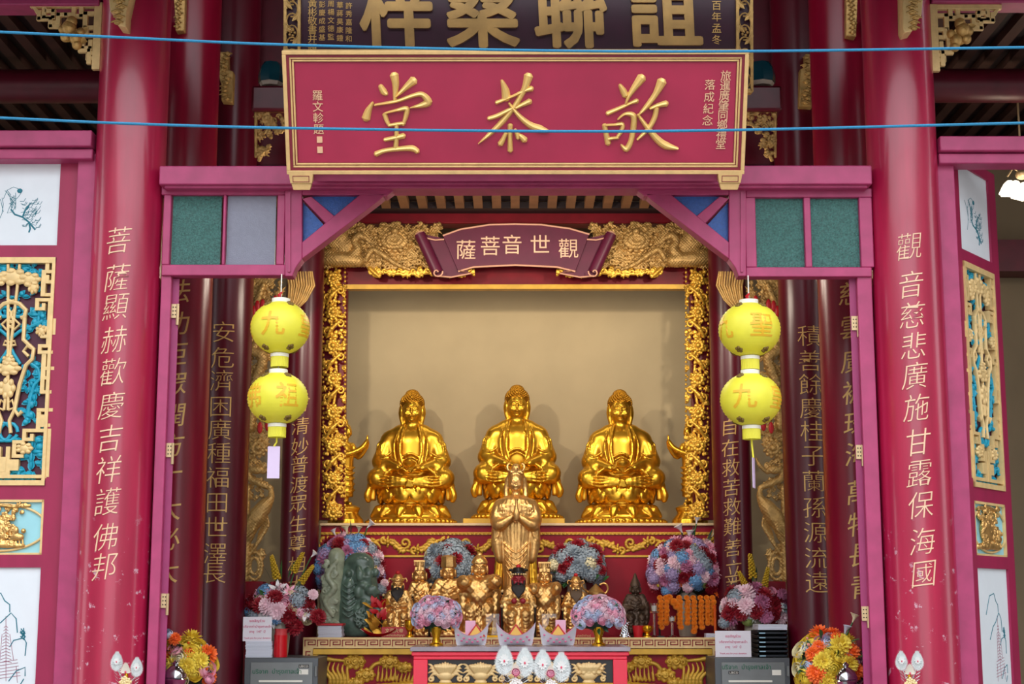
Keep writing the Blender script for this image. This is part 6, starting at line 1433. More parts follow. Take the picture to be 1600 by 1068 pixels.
bouquet('orange, yellow and white bouquet with callas at bottom right, beside the jamb', 1294, 1040, 10.75, 52, 50, z_st, BR, 34, 14, 10, (M_SILVER, V_JAR, None), leaves=24,
        extra=[(1292, 1005, 'rose', 'bluewhite', 11, 0), (1280, 1013, 'pompon', 'orange', 12, -.2), (1306, 998, 'pompon', 'orange', 10, .1), (1313, 1014, 'pompon', 'orange', 11, .2), (1282, 1030, 'rose', 'yellow', 14, -.1), (1290, 1050, 'rose', 'yellow', 17, 0), (1260, 1062, 'rose', 'yellow', 13, -.3), (1326, 1018, 'rose', 'bluewhite', 12, .3), (1264, 1008, 'bud', 'peach', 9, -.4), (1262, 998, 'bud', 'peach', 7, -.4), (1320, 990, 'calla', 'bluewhite', 12, .2), (1332, 972, 'calla', 'cream', 12, .4), (1336, 1030, 'leaf', 'leafgreen', 16, .3), (1308, 1030, 'leaf', 'leafgreen', 15, .1), (1284, 996, 'leaf', 'leafgreen', 13, -.1), (1328, 1004, 'leaf', 'leafgreen', 14, .3)])

# ================================================================ stands below the picture's edge that carry what shows there
def stand(label, x, Y, z, w_=.5, d=.5):
    t = thing('side_stand', label, 'stand', (x, Y, 0))
    MB().box((x - w_ / 2, Y - d / 2, z - .04), (x + w_ / 2, Y + d / 2, z)).build('top', M_FRAME, t, bevel=.005)
    for a in (-1, 1):
        for b in (-1, 1): MB().box((x + a * (w_ / 2 - .03) - .02, Y + b * (d / 2 - .03) - .02, 0), (x + a * (w_ / 2 - .03) + .02, Y + b * (d / 2 - .03) + .02, z - .04)).build('leg', M_FRAME, t)
xl, xr = at(292, 1044, 10.6).x, at(1300, 1040, 10.6).x
stand('magenta stand under the bottom left bouquet', xl, 10.62, z_st, .46, .6); stand('magenta stand under the bottom right bouquet', xr, 10.62, z_st, .5, .6)
def urn(label, px, py, Y, r):
    p = at(px, py, Y); s_ = mpp(py, Y); h = p.z - z_st
    t = thing('silver_urn', label, 'urn', (p.x, Y, z_st))
    MB().lathe([(0, 0), (r * .7, 0), (r * .62, .04), (r * .5, .08), (r * .95, .16), (r * 1.05, h - 30 * s_), (r * .9, h - 27 * s_), (0, h - 27 * s_)], 28, (p.x, Y, z_st)).build('body', M_SILVER, t)
    l = MB().lathe([(r * .98, h - 27 * s_), (r * .96, h - 22 * s_), (r * .8, h - 16 * s_), (r * .45, h - 10 * s_), (r * .22, h - 8 * s_), (r * .3, h - 5 * s_), (r * .16, h - 2 * s_), (0, h)], 28, (p.x, Y, z_st)).build('lid', M_SILVER, t)
urn('silver lidded urn before the bottom left bouquet', 275, 1030, 10.48, .075); urn('silver lidded urn before the bottom right bouquet', 1321, 1033, 10.48, .075)

# peacock-feather ornaments on the incense tables outside
M_FEA = mat('silver_white_feather', (196, 202, 202), .4, metal=.2, vary=.1, scale=60)
def incense_table(label, x0, x1, Y, z, d=.5):
    t = thing('incense_table', label, 'table', ((x0 + x1) / 2, Y, -.6 if Y < 8.6 else 0)); zb = -.6 if Y < 8.6 else 0
    MB().box((x0, Y - d / 2, z - .05), (x1, Y + d / 2, z)).build('top', M_CORAL, t, bevel=.006)
    for a in (x0 + .04, x1 - .04):
        for b in (-d / 2 + .04, d / 2 - .04): MB().box((a - .03, Y + b - .03, zb), (a + .03, Y + b + .03, z - .05)).build('leg', M_CORAL, t)
YP = 9.35; zp = .74
for label, a, b in (('coral incense table before the left pillar', 150, 245), ('coral incense table in front of the offering table', 740, 920), ('coral incense table before the right pillar', 1372, 1470)):
    incense_table(label, X(a, YP, .8), X(b, YP, .8), YP, zp, .4)
M_DOWN = mat('grey_feather_down', (150, 162, 160), .7); M_EYEW = mat('pale_feather_centre', (214, 216, 214), .7)
def feather(t, p, sd, s_, k, cx, cz):
    fe = MB(); A_, B_ = 15 * s_ * k, 22 * s_ * k
    for i in range(72):
        a = PI * 2 * i / 72; x_, z_ = math.cos(a), math.sin(a); k_ = 1 + (.18 if z_ > .93 else .06 * (i % 2))
        fe.leaf((p.x + A_ * .2 * x_, YP - .003 - .0015 * (i % 3), p.z + B_ * .2 * z_ - B_ * .1), (A_ * x_ * .9, -.001, B_ * (z_ + .25)), (-z_, 0, x_), math.hypot(A_ * x_, B_ * z_) * .82 * k_, 2.3 * s_ * k, .02)
    for i in range(11):
        for q in (-1, 1): fe.leaf((p.x - sd * i * .8 * s_ * k, YP - .004, p.z - (9 + i * 4.2) * s_ * k), (q, -.1, .75), (0, -1, .2) if i % 2 else (.5, -1, -.6 * q), 15 * s_ * k, 2.4 * s_ * k, .1)
    fe.tube([(p.x, YP, p.z), (p.x - sd * 5 * s_ * k, YP + .004, p.z - 26 * s_ * k), (cx, YP, cz - 24 * s_)], .003, 6)
    f = fe.build('feather', M_FEA, t)
    MB().ball((p.x, YP + .004, p.z - B_ * .05), (A_ * .74, .004, B_ * .74), 18, 10).build('feather_down', M_DOWN, f)
    d = MB(); 
    for q in range(10): a = q * PI / 5; d.leaf((p.x, YP - .012, p.z), (math.cos(a), -.05, 1.4 * math.sin(a)), (-math.sin(a), 0, math.cos(a)), (7 if q % 5 else 9) * s_ * k * (1 + .4 * abs(math.sin(a))), 4.6 * s_ * k, 0)
    d.build('feather_eye', M_EYEW, f)
    MB().ball((p.x, YP - .016, p.z - 2 * s_ * k), (1.5 * s_ * k, .003, 2.2 * s_ * k), 10, 6).build('pink_gem', mat('pink_gem', (206, 70, 96), .4), f)
def ornament(label, eyes, cx, cy, small):
    c = at(cx, cy, YP); s_ = mpp(cy, YP); t = thing('feather_ornament', label, 'ornament', (c.x, YP, zp))
    MB().lathe([(0, 0), (.05, 0), (.05, .012), (.012, .03), (.01, c.z - zp - .02), (0, c.z - zp - .02)], 16, (c.x, YP, zp)).build('stem', M_VGOLD, t)
    for ex, ey in eyes: feather(t, at(ex, ey, YP), 1 if ex > cx else -1, s_, .66 if small else 1, c.x, c.z)
    g = MB()
    for i in range(15):
        a = PI * (i + .5) / 15; g.leaf((c.x, YP - .02, c.z - 4 * s_), (math.cos(a) * .7, -.15, math.sin(a) * 1.3), (-math.sin(a), 0, math.cos(a)), (10 + 7 * math.sin(a) ** 4) * s_, 3.4 * s_, .1)
    g.build('crest', mat('cream_tinsel', (214, 210, 196), .5), t)
    if small: MB().ball((c.x, YP - .03, c.z - 3 * s_), (1.6 * s_, .004, 2 * s_), 10, 6).build('gem', mat('pink_gem', (206, 70, 96), .4), t)
    else:
        o = part_of('rosette', fmesh('rose', 'pink'), t, (0, -.03, c.z - zp - 2 * s_), scale=7.5 * s_); aim(o, (0, -1, .2))
    mb = MB()
    for i in range(22): a = i * 2.4; r_ = (1.9 * math.sqrt(i)) * s_; mb.ball((c.x + r_ * math.cos(a), YP - .028, c.z - 19 * s_ + r_ * math.sin(a)), 2.3 * s_, 8, 6)
    mb.build('beads', mat('pale_yellow_beads', (222, 204, 150), .4) if small else mat('white_enamel', (222, 222, 218)), t)
ornament('silvery peacock-feather ornament before the offering table, left one of two', [(788, 1030), (820, 1033)], 806, 1048, False)
ornament('silvery peacock-feather ornament before the offering table, right one of two', [(848, 1036), (877, 1040)], 860, 1050, False)
ornament('silvery peacock-feather ornament at the foot of the left pillar', [(183, 1032), (214, 1041)], 198, 1046, True)
ornament('silvery peacock-feather ornament at the foot of the right pillar', [(1408, 1031), (1433, 1031)], 1420, 1048, True)

# ================================================================ lanterns
M_LAN = mat('yellow_lantern_silk', (218, 210, 56), .5, vary=.05, scale=10, sss=.2, emit=.05)
M_LWR = mat('orange_gold_print', (226, 176, 36), .45); M_LMO = mat('brown_print', (110, 84, 20), .6); M_WHITEC = mat('white_plastic', (235, 232, 220), .5)
YL = 9.8
def lantern(label, px, py, rx, ry, chars, tilt=0, tag_=None, top_py=None, chain_to=None):
    s_ = mpp(py, YL); c = at(px, py, YL); rx *= s_; rz = ry * s_; t = thing('lantern', label, 'lantern', (c.x, YL, c.z), group='yellow silk lanterns')
    n = 41; prof = []
    for i in range(n):
        a = -PI / 2 + .3 + (PI - .6) * i / (n - 1); k = 1 + (.013 if i % 2 else -.012); prof.append((rx * math.cos(a) * k, rz * math.sin(a)))
    MB().lathe(prof, 48, tuple(c)).build('shade', M_LAN, t, sharp=80)
    for zc, m in ((prof[-1][1], M_WHITEC), (prof[0][1], M_WHITEC)):
        sg = 1 if zc > 0 else -1; MB().lathe([(rx * .31, zc - .004), (rx * .31, zc + sg * 6 * s_), (rx * .26, zc + sg * 6.5 * s_), (rx * .25, zc)][::1], 28, tuple(c)).build('collar', m, t)
    sk = MB(); z1 = prof[0][1] - 4 * s_; L = 18 * s_
    for i in range(40):
        a = 2 * PI * i / 40; r_ = rx * .27; sk.tube([(c.x + r_ * math.cos(a), YL + r_ * math.sin(a), c.z + z1), (c.x + r_ * 1.0 * math.cos(a), YL + r_ * math.sin(a), c.z + z1 - L)], 1.4 * s_, 5)
    sk.build('fringe', M_LAN, t)
    def on(lon, lat, ch, size, m, w_=.02):
        v, f = glyph_cut(ch, w_, .012); out = []
        for p in v:
            lo, la = lon + p[0] * size / rx / math.cos(lat), lat + p[2] * size / rz
            out.append((c.x + (rx * 1.012 - p[1] * .02) * math.cos(la) * math.sin(lo), YL - (rx * 1.012 - p[1] * .02) * math.cos(la) * math.cos(lo), c.z + rz * math.sin(la) * 1.006))
        return MB().add(out, f)
    for ch, lon in chars:
        g = MB()
        for q in range(4): g.add(*(lambda b: (b.v, b.f))(on(lon + .02 * (q % 2), 0.02 + .022 * (q // 2), ch, 42 * s_, M_LWR)))
        g.build('printed_character', M_LWR, t, flatshade=True)
    mo = MB()
    for lon in (-.75, .75, 2.3, -2.3):
        for lat in (-.92, .98):
            for k in range(5):
                q = 2 * PI * k / 5; lo, la = lon + .12 * math.cos(q), lat + .09 * math.sin(q); p = Vector((rx * math.cos(la) * math.sin(lo), -rx * math.cos(la) * math.cos(lo), rz * math.sin(la)))
                mo.ball(tuple(c + p), 3.0 * s_, 6, 5)
    mo.build('medallions', M_LMO, t)
    # cord
    z_t = at(px, top_py, YL).z; MB().tube([(c.x, YL, c.z + prof[-1][1] - .02), (c.x, YL, z_t)], .004, 6).build('cord', M_WHITEC, t)
    if top_py < 440: MB().tube([(c.x, YL, c.z + prof[-1][1]), (c.x - .012, YL - .005, c.z + prof[-1][1] + .05), (c.x + .006, YL, c.z + prof[-1][1] + .07)], [.006, .012, .004], 8).build('red_tie', M_RED, t)
    if tag_:
        tx, ty0, ty1, tw, ang = tag_; zb = c.z + z1 - L; za, zz = at(tx, ty0, YL).z, at(tx, ty1, YL).z
        MB().tube([(c.x, YL, c.z + z1), (c.x, YL, zb - .03), (X(tx, YL, za), YL, za)], .006, 8).build('tassel', M_LAN, t)
        M = Matrix.Translation((X(tx, YL, za), YL, za)) @ Matrix.Rotation(ang, 4, 'Z')
        MB().box((-tw * s_, -.002, zz - za), (tw * s_, .002, 0), M).build('paper_tag', mat('lilac_paper', (206, 186, 216), .6), t)
lantern('upper yellow lantern on the left string', 438, 512, 46, 42, [('九', -.15), ('皇', 1.25), ('聖', -1.6)], top_py=428)
lantern('lower yellow lantern on the left string, with a lilac paper tag', 434, 622, 47, 41, [('佛', -.85), ('祖', .5)], top_py=550, tag_=(428, 697, 747, 9.5, 0))
lantern('upper yellow lantern on the right string', 1171, 515, 48, 43, [('聖', .28), ('九', -1.15)], top_py=430)
lantern('lower yellow lantern on the right string, with a thin lilac tag', 1173, 624, 47.5, 42, [('九', -.38), ('皇', .95)], top_py=552, tag_=(1177, 715, 762, 9.5, R(72)))

# ================================================================ donation safes and what stands on them
M_STEEL = mat('grey_steel', (124, 128, 128), .42, metal=.35, vary=.06); M_STEELD = mat('dark_steel', (92, 96, 100), .45, metal=.4); M_SHEET = mat('white_paper_sheets', (214, 218, 232), .7)
M_GREENT = mat('green_lettering', (0, 100, 70), .6); M_PINKT = mat('pink_lettering', (206, 70, 120), .6)
def safe(label, x0, x1, tx, ty, plate, stick, hx):
    a, b = at(x0, 1040, YSF).x, at(x1, 1040, YSF).x; t = thing('donation_safe', label, 'safe', ((a + b) / 2, YSF, 0)); s_ = mpp(1045, YSF)
    MB().box((a, YSF, .02), (b, YSF + .75, ZSF)).build('body', M_STEELD, t, bevel=.006)
    zf = lambda y: at(800, y, YSF).z
    d = MB().box((at(x0 + 10, 1040, YSF).x, YSF - .012, .1), (at(x1 - 8, 1040, YSF).x, YSF, zf(1034))).build('door', M_STEEL, t, bevel=.004)
    mb = MB(); write_flat(mb, 'บริจาค  บำรุงศาลเจ้า', at(tx, 1049, YSF).x, YSF - .014, zf(ty), 9.6 * s_, 0, .04); mb.build('lettering', M_GREENT, t, flatshade=True)
    p = at(*plate, YSF); MB().box((p.x - 8 * s_, YSF - .016, p.z - 2.4 * s_), (p.x + 8 * s_, YSF - .01, p.z + 2.4 * s_)).build('name_plate', M_BLACK, t)
    mb = MB(); write_flat(mb, 'LEECO', p.x, YSF - .017, p.z, 4.6 * s_, 0, .04); mb.build('plate_lettering', M_WHITEC, t, flatshade=True)
    p = at(*stick, YSF); MB().box((p.x - 7 * s_, YSF - .014, p.z - 4 * s_), (p.x + 7 * s_, YSF - .011, p.z + 4 * s_)).build('sticker', M_WHITEC, t)
    MB().box((at(tx - 28, 1060, YSF).x, YSF - .02, zf(1065)), (at(tx + 40, 1060, YSF).x, YSF - .011, zf(1062))).build('slot_plate', M_WHITEC, t)
    MB().tube([(at(hx, 1040, YSF).x, YSF - .008, zf(1056)), (at(hx, 1040, YSF).x, YSF - .008, zf(1040))], .012, 12).build('hinge', M_STEEL, t)
    MB().lathe([(0, 0), (.05, 0), (.05, .02), (.03, .035), (0, .035)], 24, M=Matrix.Translation(((a + b) / 2, YSF - .012, .5)) @ Matrix.Rotation(PI / 2, 4, 'X')).build('dial', M_SILVER, t)
safe('grey steel donation safe at the bottom left with green lettering', 382, 497, 433, 1048, (475, 1040), (475, 1049), 494)
safe('grey steel donation safe at the bottom right with green lettering', 1117, 1234, 1166, 1041, (1146, 1050), (1213, 1050), 1231)
def slab_px(name, label, cat, x0, x1, y0, z0, Y, d, m, n=0, parent=None):
    """a low pile with its top at photo row y0, standing on z0"""
    a, b = at(x0, y0, Y).x, at(x1, y0, Y).x; z1 = at(x0, y0, Y).z; mb = MB(); n = max(n, 1); rng = random.Random(int(x0))
    for i in range(n):
        j = rng.uniform(-.004, .004) if n > 1 else 0; mb.box((a + j, Y + j, z0 + (z1 - z0) * i / n + .0006), (b + j, Y + d + j, z0 + (z1 - z0) * (i + .93) / n))
    return tag(mb.build(name, m, parent), label, cat), z1
_, zq = slab_px('paper_stack', 'stack of white papers under the pink-lettered card on the left safe', 'papers', 384, 425, 1001, ZSF, YSF + .05, .3, M_SHEET, 12)
def card(label, x0, x1, y0, y1, Y, lines):
    a, b = at(x0, y1, Y), at(x1, y0, Y); s_ = mpp(y1, Y); t = thing('sign_card', label, 'sign', ((a.x + b.x) / 2, Y, a.z))
    MB().box((a.x, Y, a.z), (b.x, Y + .006, b.z)).build('card', mat('white_card', (226, 222, 230), .6), t)
    MB().prism([(0, a.z), (.09, a.z), (0, b.z - .05)], (a.x + b.x) / 2 - .02, (a.x + b.x) / 2 + .02, Matrix(((0, 1, 0, 0), (1, 0, 0, Y + .006), (0, 0, 1, 0), (0, 0, 0, 1)))).build('easel_back', M_SHEET, t)
    mb = MB()
    for tx, y, sz in lines: p = at((x0 + x1) / 2, y, Y); write_flat(mb, tx, p.x, Y - .002, p.z, sz * s_, .012, .03)
    mb.build('lettering', M_PINKT, t, flatshade=True)
def lines(y): return [('ขอเชิญร่วม', y, 5.6), ('บริจาคค่าบำรุงศาลเจ้า', y + 9, 5.2), ('อายุ  147  ปี', y + 17, 5.4), ('Thank you for your donation', y + 27, 3.6)]
card('white card with pink lettering on the paper stack at left', 379, 425, 963, 1001, YSF + .06, lines(969))
card('white card with pink lettering standing on the right safe', 1118, 1173, 985, 1026, YSF + .06, lines(993))
p = at(438, 1025, YSF + .12); t = thing('red_candle', 'thick red candle on the left safe', 'candle', (p.x, YSF + .12, ZSF))
h = at(438, 982, YSF + .12).z - ZSF; r_ = 10.5 * mpp(1000, YSF)
MB().lathe([(0, 0), (r_, 0), (r_ * 1.03, .1 * h), (r_ * .98, .6 * h), (r_ * 1.02, .78 * h), (0, .78 * h)], 28, (p.x, YSF + .12, ZSF + .001)).build('wax', mat('red_wax', (206, 12, 30), .35, sss=.1), t)
MB().lathe([(r_ * .96, .78 * h), (r_ * .9, .9 * h), (r_ * .98, h), (r_ * .8, h * .97), (r_ * .7, .82 * h)], 28, (p.x, YSF + .12, ZSF + .001), mod=lambda a, z: 1 + .06 * math.sin(7 * a + z * 90)).build('molten_rim', mat('pale_red_wax', (196, 60, 66), .4, sss=.2), t)
MB().tube([(p.x, YSF + .12, ZSF + .75 * h), (p.x + .003, YSF + .12, ZSF + .9 * h)], .003, 6).build('wick', M_BLACK, t)
M_TRAY = mat('black_plastic', (22, 30, 40), .4); zt = ZSF; ztop = at(1206, 984, YSF + .05).z
for i in range(6):
    a, b = at(1184, 1000, YSF + .05).x, at(1231, 1000, YSF + .05).x; hh = (ztop - ZSF) / 6; z0 = ZSF + hh * i + .001
    t = thing('letter_tray', 'black document tray on the right safe, ' + ('bottom one of the stack of six', 'second from the bottom of the stack', 'third from the bottom of the stack', 'third from the top of the stack', 'second from the top of the stack', 'topmost of the stack, papers on it')[i], 'tray', ((a + b) / 2, YSF + .05, z0), group='black document trays')
    mb = MB().box((a, YSF + .05, z0), (b, YSF + .4, z0 + .006)); mb.box((a, YSF + .05, z0), (a + .008, YSF + .4, z0 + hh - .004)); mb.box((b - .008, YSF + .05, z0), (b, YSF + .4, z0 + hh - .004)); mb.box((a, YSF + .39, z0), (b, YSF + .4, z0 + hh - .004)); mb.box((a, YSF + .05, z0), (b, YSF + .056, z0 + hh * .55))
    mb.build('shell', M_TRAY, t)
    MB().box((a + .012, YSF + .046, z0 + hh * .2), (a + .06, YSF + .05, z0 + hh * .45)).build('label_holder', mat('pale_label', (150, 190, 210), .5), t)
slab_px('paper_sheaf', 'loose white papers on top of the black trays', 'papers', 1185, 1230, 975, ztop + .002, YSF + .07, .3, M_SHEET, 5)

# ================================================================ things on the altar
slab_px('paper_pile', 'pile of white papers with a red cover, before the jade carving', 'papers', 497, 534, 977, ZA + .001, 13.06, .2, M_SHEET, 9)
z1 = at(497, 977, 13.06).z; tag(MB().box((at(496, 975, 13.06).x, 13.05, z1 + .001), (at(536, 975, 13.06).x, 13.27, z1 + .018)).build('red_booklet', M_RED, bevel=.003), 'red booklet lying on the pile of white papers', 'booklet')
c = at(592, 990, 13.12); mb = MB(); s_ = mpp(985, 13.1)
V_ = []; F_ = []
for i in range(13):
    u = -1 + i / 6
    for j in range(5): v = -1 + j / 2; V_.append((c.x + u * 27 * s_, 13.12 + v * 8 * s_, ZA + .004 + (2 + 9 * abs(u) ** 2.2 + 3 * v * v) * s_))
for i in range(12):
    for j in range(4): F_.append((i * 5 + j, (i + 1) * 5 + j, (i + 1) * 5 + j + 1, i * 5 + j + 1))
n0 = len(V_); V_ += [(x, y, z - .008 if 10 < k < 54 else z - .004) for k, (x, y, z) in enumerate(V_)]; F_ += [tuple(q + n0 for q in f[::-1]) for f in F_]
t = thing('red_dish', 'curved red dish with upturned white tips, before the jade carving', 'dish', (c.x, 13.12, ZA)); mb.add(V_, F_).build('dish', M_RED, t)
for s2 in (-1, 1): MB().leaf((c.x + s2 * 22 * s_, 13.10, ZA + 8.5 * s_), (s2, 0, .62), (0, 1, 0), 9 * s_, 9 * s_, 0).build('white_tip', M_WHITEC, t)
def plaque(label, x0, x1, y0, Y, l1, l2, lx):
    a, b = at(x0, y0, Y), at(x1, y0, Y); s_ = mpp(y0, Y); t = thing('name_plaque', label, 'plaque', ((a.x + b.x) / 2, Y, ZA))
    MB().box((a.x, Y, ZA + .001), (b.x, Y + .03, a.z)).build('board', mat('plaque_red', (176, 14, 26), .4), t, bevel=.003)
    mb = MB(); h = a.z - ZA
    if l1: write_flat(mb, l1, at(lx, y0, Y).x, Y - .002, ZA + h * .66, 7.2 * s_, .012, .04)
    write_flat(mb, l2, at(lx, y0, Y).x, Y - .002, ZA + h * .24, 4.4 * s_, .01, .04); mb.build('lettering', M_CARVELIGHT, t, flatshade=True)
plaque('red name plaque with gold characters, below the black-bearded statue with gold crown', 596, 638, 979, 13.1, '文昌大帝', 'เทพเจ้าแห่งปัญญา', 616)
plaque('red name plaque with gold characters, behind the right pink bouquet', 886, 934, 982, 13.1, '', 'เทพเจ้าท่านปู่', 912)
def cup(name, label, px, top, Y, r, prof, m, cat='cup', z=None):
    z = ZA if z is None else z; s_ = mpp(985, Y); hgt = at(px, top, Y).z - z; x_ = at(px, 985, Y).x
    return tag(MB().lathe([(a * r * s_, b * hgt) for a, b in prof], 24, (x_, Y, z + .001)).build(name, m), label, cat)
GC = [(0, 0), (.9, 0), (.85, .1), (.45, .2), (.4, .32), (.85, .5), (1, .75), (.95, .95), (1.1, 1), (.8, 1), (.7, .8), (0, .7)]
cup('gold_cup', 'gold offering cup right of the red name plaque', 640, 968, 13.08, 8, GC, M_VGOLD)
cup('gold_cup', 'gold offering cup left of the marigold garlands', 1011, 977, 13.08, 9, GC, M_VGOLD)
cup('gold_cup', 'slim gold cup behind the small glass case', 771, 966, 13.14, 5, GC, M_VGOLD)
cup('red_cup', 'red cup at the foot of the dark bronze statue', 997, 977, 13.08, 9, [(0, 0), (.7, 0), (.8, .3), (1, 1), (.85, 1), (.7, .3), (0, .2)], M_RED)
mb = MB(); rng = random.Random(5); x_ = at(976, 985, 13.06).x; s_ = mpp(985, 13.06)
for i in range(60): z = i / 60; a = i * 2.4; r_ = (10 - 5 * math.sin(z * 3.0)) * s_ * .75; mb.ball((x_ + r_ * math.cos(a), 13.06 + r_ * math.sin(a), ZA + .008 + z * 24 * s_), 1.9 * s_, 6, 5)
mb.lathe([(0, 0), (8 * s_, 0), (4 * s_, 12 * s_), (7 * s_, 25 * s_), (0, 25 * s_)], 16, (x_, 13.06, ZA + .002))
tag(mb.build('beaded_stand', M_SILVER), 'sparkling silver beaded stand left of the red cup', 'stand')
# small glass cases with tiny gold figures
M_CLEAR = mat('clear_glass', (250, 250, 250), .02, trans=1.0)
for px, Y, wd, label in ((770, 13.1, 11, 'small clear glass case with a tiny gold figure, behind the left paper boat'), (858, 13.12, 12, 'small clear glass case with a tiny gold figure, behind the right paper boat')):
    p = at(px, 990, Y); s_ = mpp(980, Y); w_ = wd * s_; t = thing('glass_case', label, 'case', (p.x, Y, ZA)); h = 40 * s_
    MB().box((p.x - w_, Y - w_ * .6, ZA + .001), (p.x + w_, Y + w_ * .6, ZA + .02)).build('base', M_VGOLD, t, bevel=.002)
    S = Sculpt((-1.3, -1, 0), (1.3, 1, 3.2), .08); S.ell((0, 0, .35), (1.1, .8, .4), .1).ell((0, 0, 1.2), (.6, .45, .8), .15).ell((0, -.1, 2.2), (.33, .35, .42), .1).ell((0, 0, 2.7), (.15, .15, .35), .1)
    for s2 in (-1, 1): S.line([(s2 * .5, 0, 1.7), (s2 * .75, -.3, 1.0), (s2 * .2, -.7, .8)], [.22, .2, .15], .1)
    part_of('figure', S.data('figure', M_CARVEB, scale=w_ * .6), t, (0, 0, .02))
    b = MB(); g_ = .003; lo, hi = (p.x - w_ * .95, Y - w_ * .55, ZA + .021), (p.x + w_ * .95, Y + w_ * .55, ZA + .021 + h * .8)
    b.box(lo, (lo[0] + g_, hi[1], hi[2])); b.box((hi[0] - g_, lo[1], lo[2]), hi); b.box((lo[0] + g_, lo[1], lo[2]), (hi[0] - g_, lo[1] + g_, hi[2])); b.box((lo[0], lo[1], hi[2]), (hi[0], hi[1], hi[2] + g_))
    b.build('glass', M_CLEAR, t)
# gilt ewer
p = at(931, 925, 13.68); s_ = mpp(925, 13.68); t = thing('gilt_ewer', 'gilt ewer with a curled handle behind the right pink bouquet', 'ewer', (p.x, 13.68, ZA)); hb = p.z - ZA
MB().lathe([(0, 0), (11 * s_, 0), (6 * s_, .02), (5 * s_, hb - 24 * s_), (13 * s_, hb - 10 * s_), (14 * s_, hb), (7 * s_, hb + 7 * s_), (4 * s_, hb + 10 * s_), (0, hb + 14 * s_)], 24, (p.x, 13.68, ZA + .001)).build('body', M_BRONZE, t)
mb = MB().tube([(p.x + (12 + 7 * math.sin(a)) * s_, 13.68, p.z + (6 - 8 * math.cos(a)) * s_) for a in [i * .33 for i in range(13)]], 1.7 * s_, 8)
mb.tube([(p.x - 12 * s_, 13.68, p.z), (p.x - 20 * s_, 13.66, p.z + 6 * s_), (p.x - 22 * s_, 13.66, p.z + 14 * s_)], [2.5 * s_, 1.6 * s_, 1.2 * s_], 8); mb.build('handle_and_spout', M_BRONZE, t)
# marigold garlands on their stand
YG = 13.25; s_ = mpp(960, YG); zt_ = at(1070, 937, YG).z
t = thing('garland_stand', 'dark metal stand on which the marigold garlands hang', 'stand', (at(1072, 990, YG).x, YG, ZA))
mb = MB(); x0, x1 = at(1030, 937, YG).x, at(1115, 937, YG).x
for x_ in (x0, x1): mb.tube([(x_, YG, ZA), (x_, YG, zt_)], .008, 8); mb.box((x_ - .03, YG - .08, ZA + .001), (x_ + .03, YG + .08, ZA + .012))
mb.tube([(x0, YG, zt_), (x1, YG, zt_)], .008, 8); mb.build('frame', M_BLACK, t)
GAR = [(1032, 985, 'leftmost'), (1041, 978, 'second from left'), (1052, 950, 'short thick one'), (1062, 986, 'long one'), (1074, 976, 'middle one'), (1084, 992, 'longest, ending low'), (1095, 984, 'third from right'), (1105, 978, 'second from right'), (1114, 976, 'rightmost')]
ME_MG = flower_shape('pompon'); ME_MG = ME_MG.data('marigold', FC['marigold'], sharp=70)
for gx, gy, which in GAR:
    x_ = at(gx, 940, YG).x; zb = at(gx, gy, YG).z; t = thing('marigold_garland', f'orange marigold garland on the stand at right, {which}', 'garland', (x_, YG, zt_ + .01), group='marigold garlands')
    k = 0; step = 6.4 * s_; n = int((zt_ - zb) / step)
    for sd in (-1, 1):
        for i in range(n + 1):
            y_ = -.026 if sd < 0 else .026; o = part_of('marigold', ME_MG, t, (((i % 2) - .5) * .006 + (0 if n > 3 else ((i % 3) - 1) * .03), y_ * (1 if i else .3) , .006 - step * i), scale=4.6 * s_ * (1.35 if n <= 3 else 1)); aim(o, (0.1 * ((i * 7) % 5 - 2), sd, .2), i * 1.3)
# candle glasses at the garlands' ends
for gx, gy, label in ((1022, 942, 'clear glass candle cup left of the garlands'), (1050, 962, 'white candle in a glass before the garlands')):
    p = at(gx, gy, 13.12); t = thing('glass_candle', label, 'candle', (p.x, 13.12, ZA)); h = p.z - ZA
    MB().lathe([(0, 0), (.035, 0), (.03, .01), (.01, .02), (.01, h * .7), (.03, h * .72), (.034, h), (.03, h), (.026, h * .76), (0, h * .76)], 20, (p.x, 13.12, ZA + .001)).build('glass', M_CLEAR, t)
    MB().lathe([(0, h * .77), (.022, h * .77), (.022, h * .93), (0, h * .93)], 16, (p.x, 13.12, ZA + .001)).build('wax', M_WHITEC, t)
p = at(1117, 945, 13.15); tag(MB().lathe([(0, 0), (.03, 0), (.03, .015), (.012, .03), (.012, .25), (.016, .26), (.014, p.z - ZA), (0, p.z - ZA)], 16, (p.x, 13.15, ZA + .001)).build('taper_candle', mat('orange_wax', (226, 96, 30), .4, sss=.1)), 'thin orange taper candle right of the garlands', 'candle')
slab_px('paper_pad', 'small white paper pad at the right end of the altar', 'papers', 1103, 1118, 989, ZA + .001, 13.05, .12, M_SHEET, 3)
# gold-red folded joss paper beside the jade
mb = MB(); rng = random.Random(8); c = at(590, 968, 13.3)
for i in range(22): mb.leaf((c.x + rng.uniform(-.05, .05), 13.3 + rng.uniform(-.03, .03), ZA + rng.uniform(.01, .24)), (rng.uniform(-1, 1), -.3, rng.uniform(.1, 1)), (rng.uniform(-1, 1), .2, rng.uniform(-1, 1)), .1, .06, .3)
t = thing('joss_paper_bundle', 'crumpled red and gold joss paper beside the jade carving', 'paper', (c.x, 13.3, ZA)); mb.build('gold_paper', M_CARVEB, t)
mb = MB()
for i in range(12): mb.leaf((c.x + rng.uniform(-.05, .05), 13.28 + rng.uniform(-.03, .03), ZA + rng.uniform(.08, .26)), (rng.uniform(-1, 1), -.3, rng.uniform(.1, 1)), (rng.uniform(-1, 1), .2, rng.uniform(-1, 1)), .09, .05, .3)
mb.build('red_paper', M_RED, t)

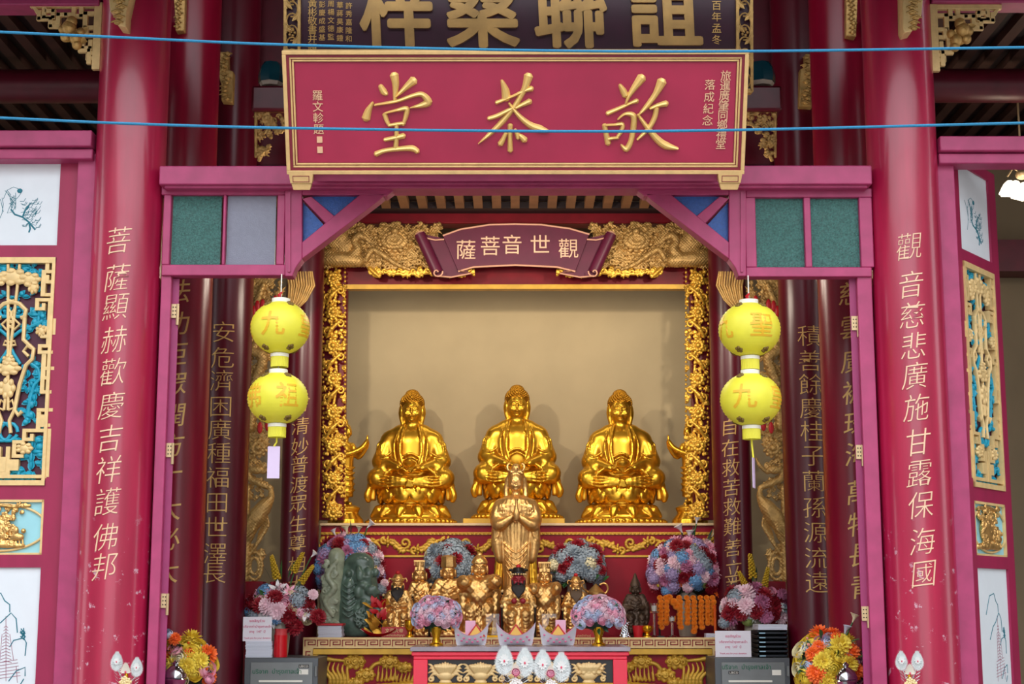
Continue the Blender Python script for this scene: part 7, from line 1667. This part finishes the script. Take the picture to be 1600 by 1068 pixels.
# ================================================================ paper boats on the offering table
M_BOAT = mat('white_joss_paper', (222, 220, 228), .6); M_BOATIN = mat('pink_joss_paper', (236, 180, 204), .6); M_GOLDP = mat('gold_foil_paper', (214, 170, 84), .35, metal=.4)
def boat(label, cx, xa, xb, card_px, flip):
    YBt = YO + .3; c = at(cx, 1006, YBt); s_ = mpp(990, YBt); W = (xb - xa) / 2; t = thing('paper_boat', label, 'paper offering', (c.x, YBt, ZO)); nu, nv = 25, 9
    def surf(off):
        V_ = []
        for i in range(nu):
            u = -1 + 2 * i / (nu - 1)
            for j in range(nv):
                v = -1 + 2 * j / (nv - 1); rim = 15 + 20 * abs(u) ** 2.4; hw = 19 * (1 - abs(u) ** 2.2) + .6
                half = (W * .8 + (W * .2) * abs(v)); V_.append((c.x + u * half * s_, YBt + v * hw * s_ * (1 - off * .06), ZO + .003 + (rim * abs(v) ** 1.5 + 0 + off) * s_))
        F_ = [(i * nv + j, (i + 1) * nv + j, (i + 1) * nv + j + 1, i * nv + j + 1) for i in range(nu - 1) for j in range(nv - 1)]
        return V_, F_
    v0, f0 = surf(0); MB().add(v0, [f[::-1] for f in f0]).build('hull', M_BOAT, t, sharp=60)
    v1, f1 = surf(1.0); MB().add(v1, f1).build('lining', M_BOATIN, t, sharp=60)
    mb = MB(); rng = random.Random(cx)
    for i in range(12):
        u = -1 + 2 * (i + .5) / 12; k = int((u + 1) / 2 * (nu - 1)); j = 1 if i % 2 else 2; q = v0[k * nv + j]; 
        if abs(u) < .86: mb.ball((q[0], q[1] - .004, q[2]), (2.2 * s_, 1.2 * s_, 1.5 * s_), 7, 5)
    mb.build('printed_marks', mat('pink_print', (214, 110, 150), .6), t)
    tx = c.x + (8 if flip else 0) * s_; q = [(tx - 15 * s_, ZO + 14 * s_), (tx + 15 * s_, ZO + 14 * s_), (tx, ZO + 34 * s_)]
    MB().prism(q, YBt - .035, YBt - .03).build('red_triangle', M_RED, t)
    q = [(tx - 12 * s_, ZO + 14 * s_), (tx + 12 * s_, ZO + 14 * s_), (tx, ZO + 30.5 * s_)]; MB().prism(q, YBt - .038, YBt - .035).build('gold_triangle', M_GOLDP, t)
    if card_px:
        a, b = at(card_px[0], card_px[3], YBt + .02), at(card_px[1], card_px[2], YBt + .02); MB().box((a.x, YBt + .02, ZO + 8 * s_), (b.x, YBt + .024, b.z)).build('pink_card', M_BOATIN, t)
boat('white paper boat with pink marks and a gold triangle, leftmost of three', 736, 708, 763, (727, 743, 969, 992), True)
boat('white paper boat with pink marks and a gold triangle, middle of three', 806, 775, 837, None, False)
boat('white paper boat with pink marks and a gold triangle, rightmost of three', 872, 842, 902, (868, 884, 968, 992), False)
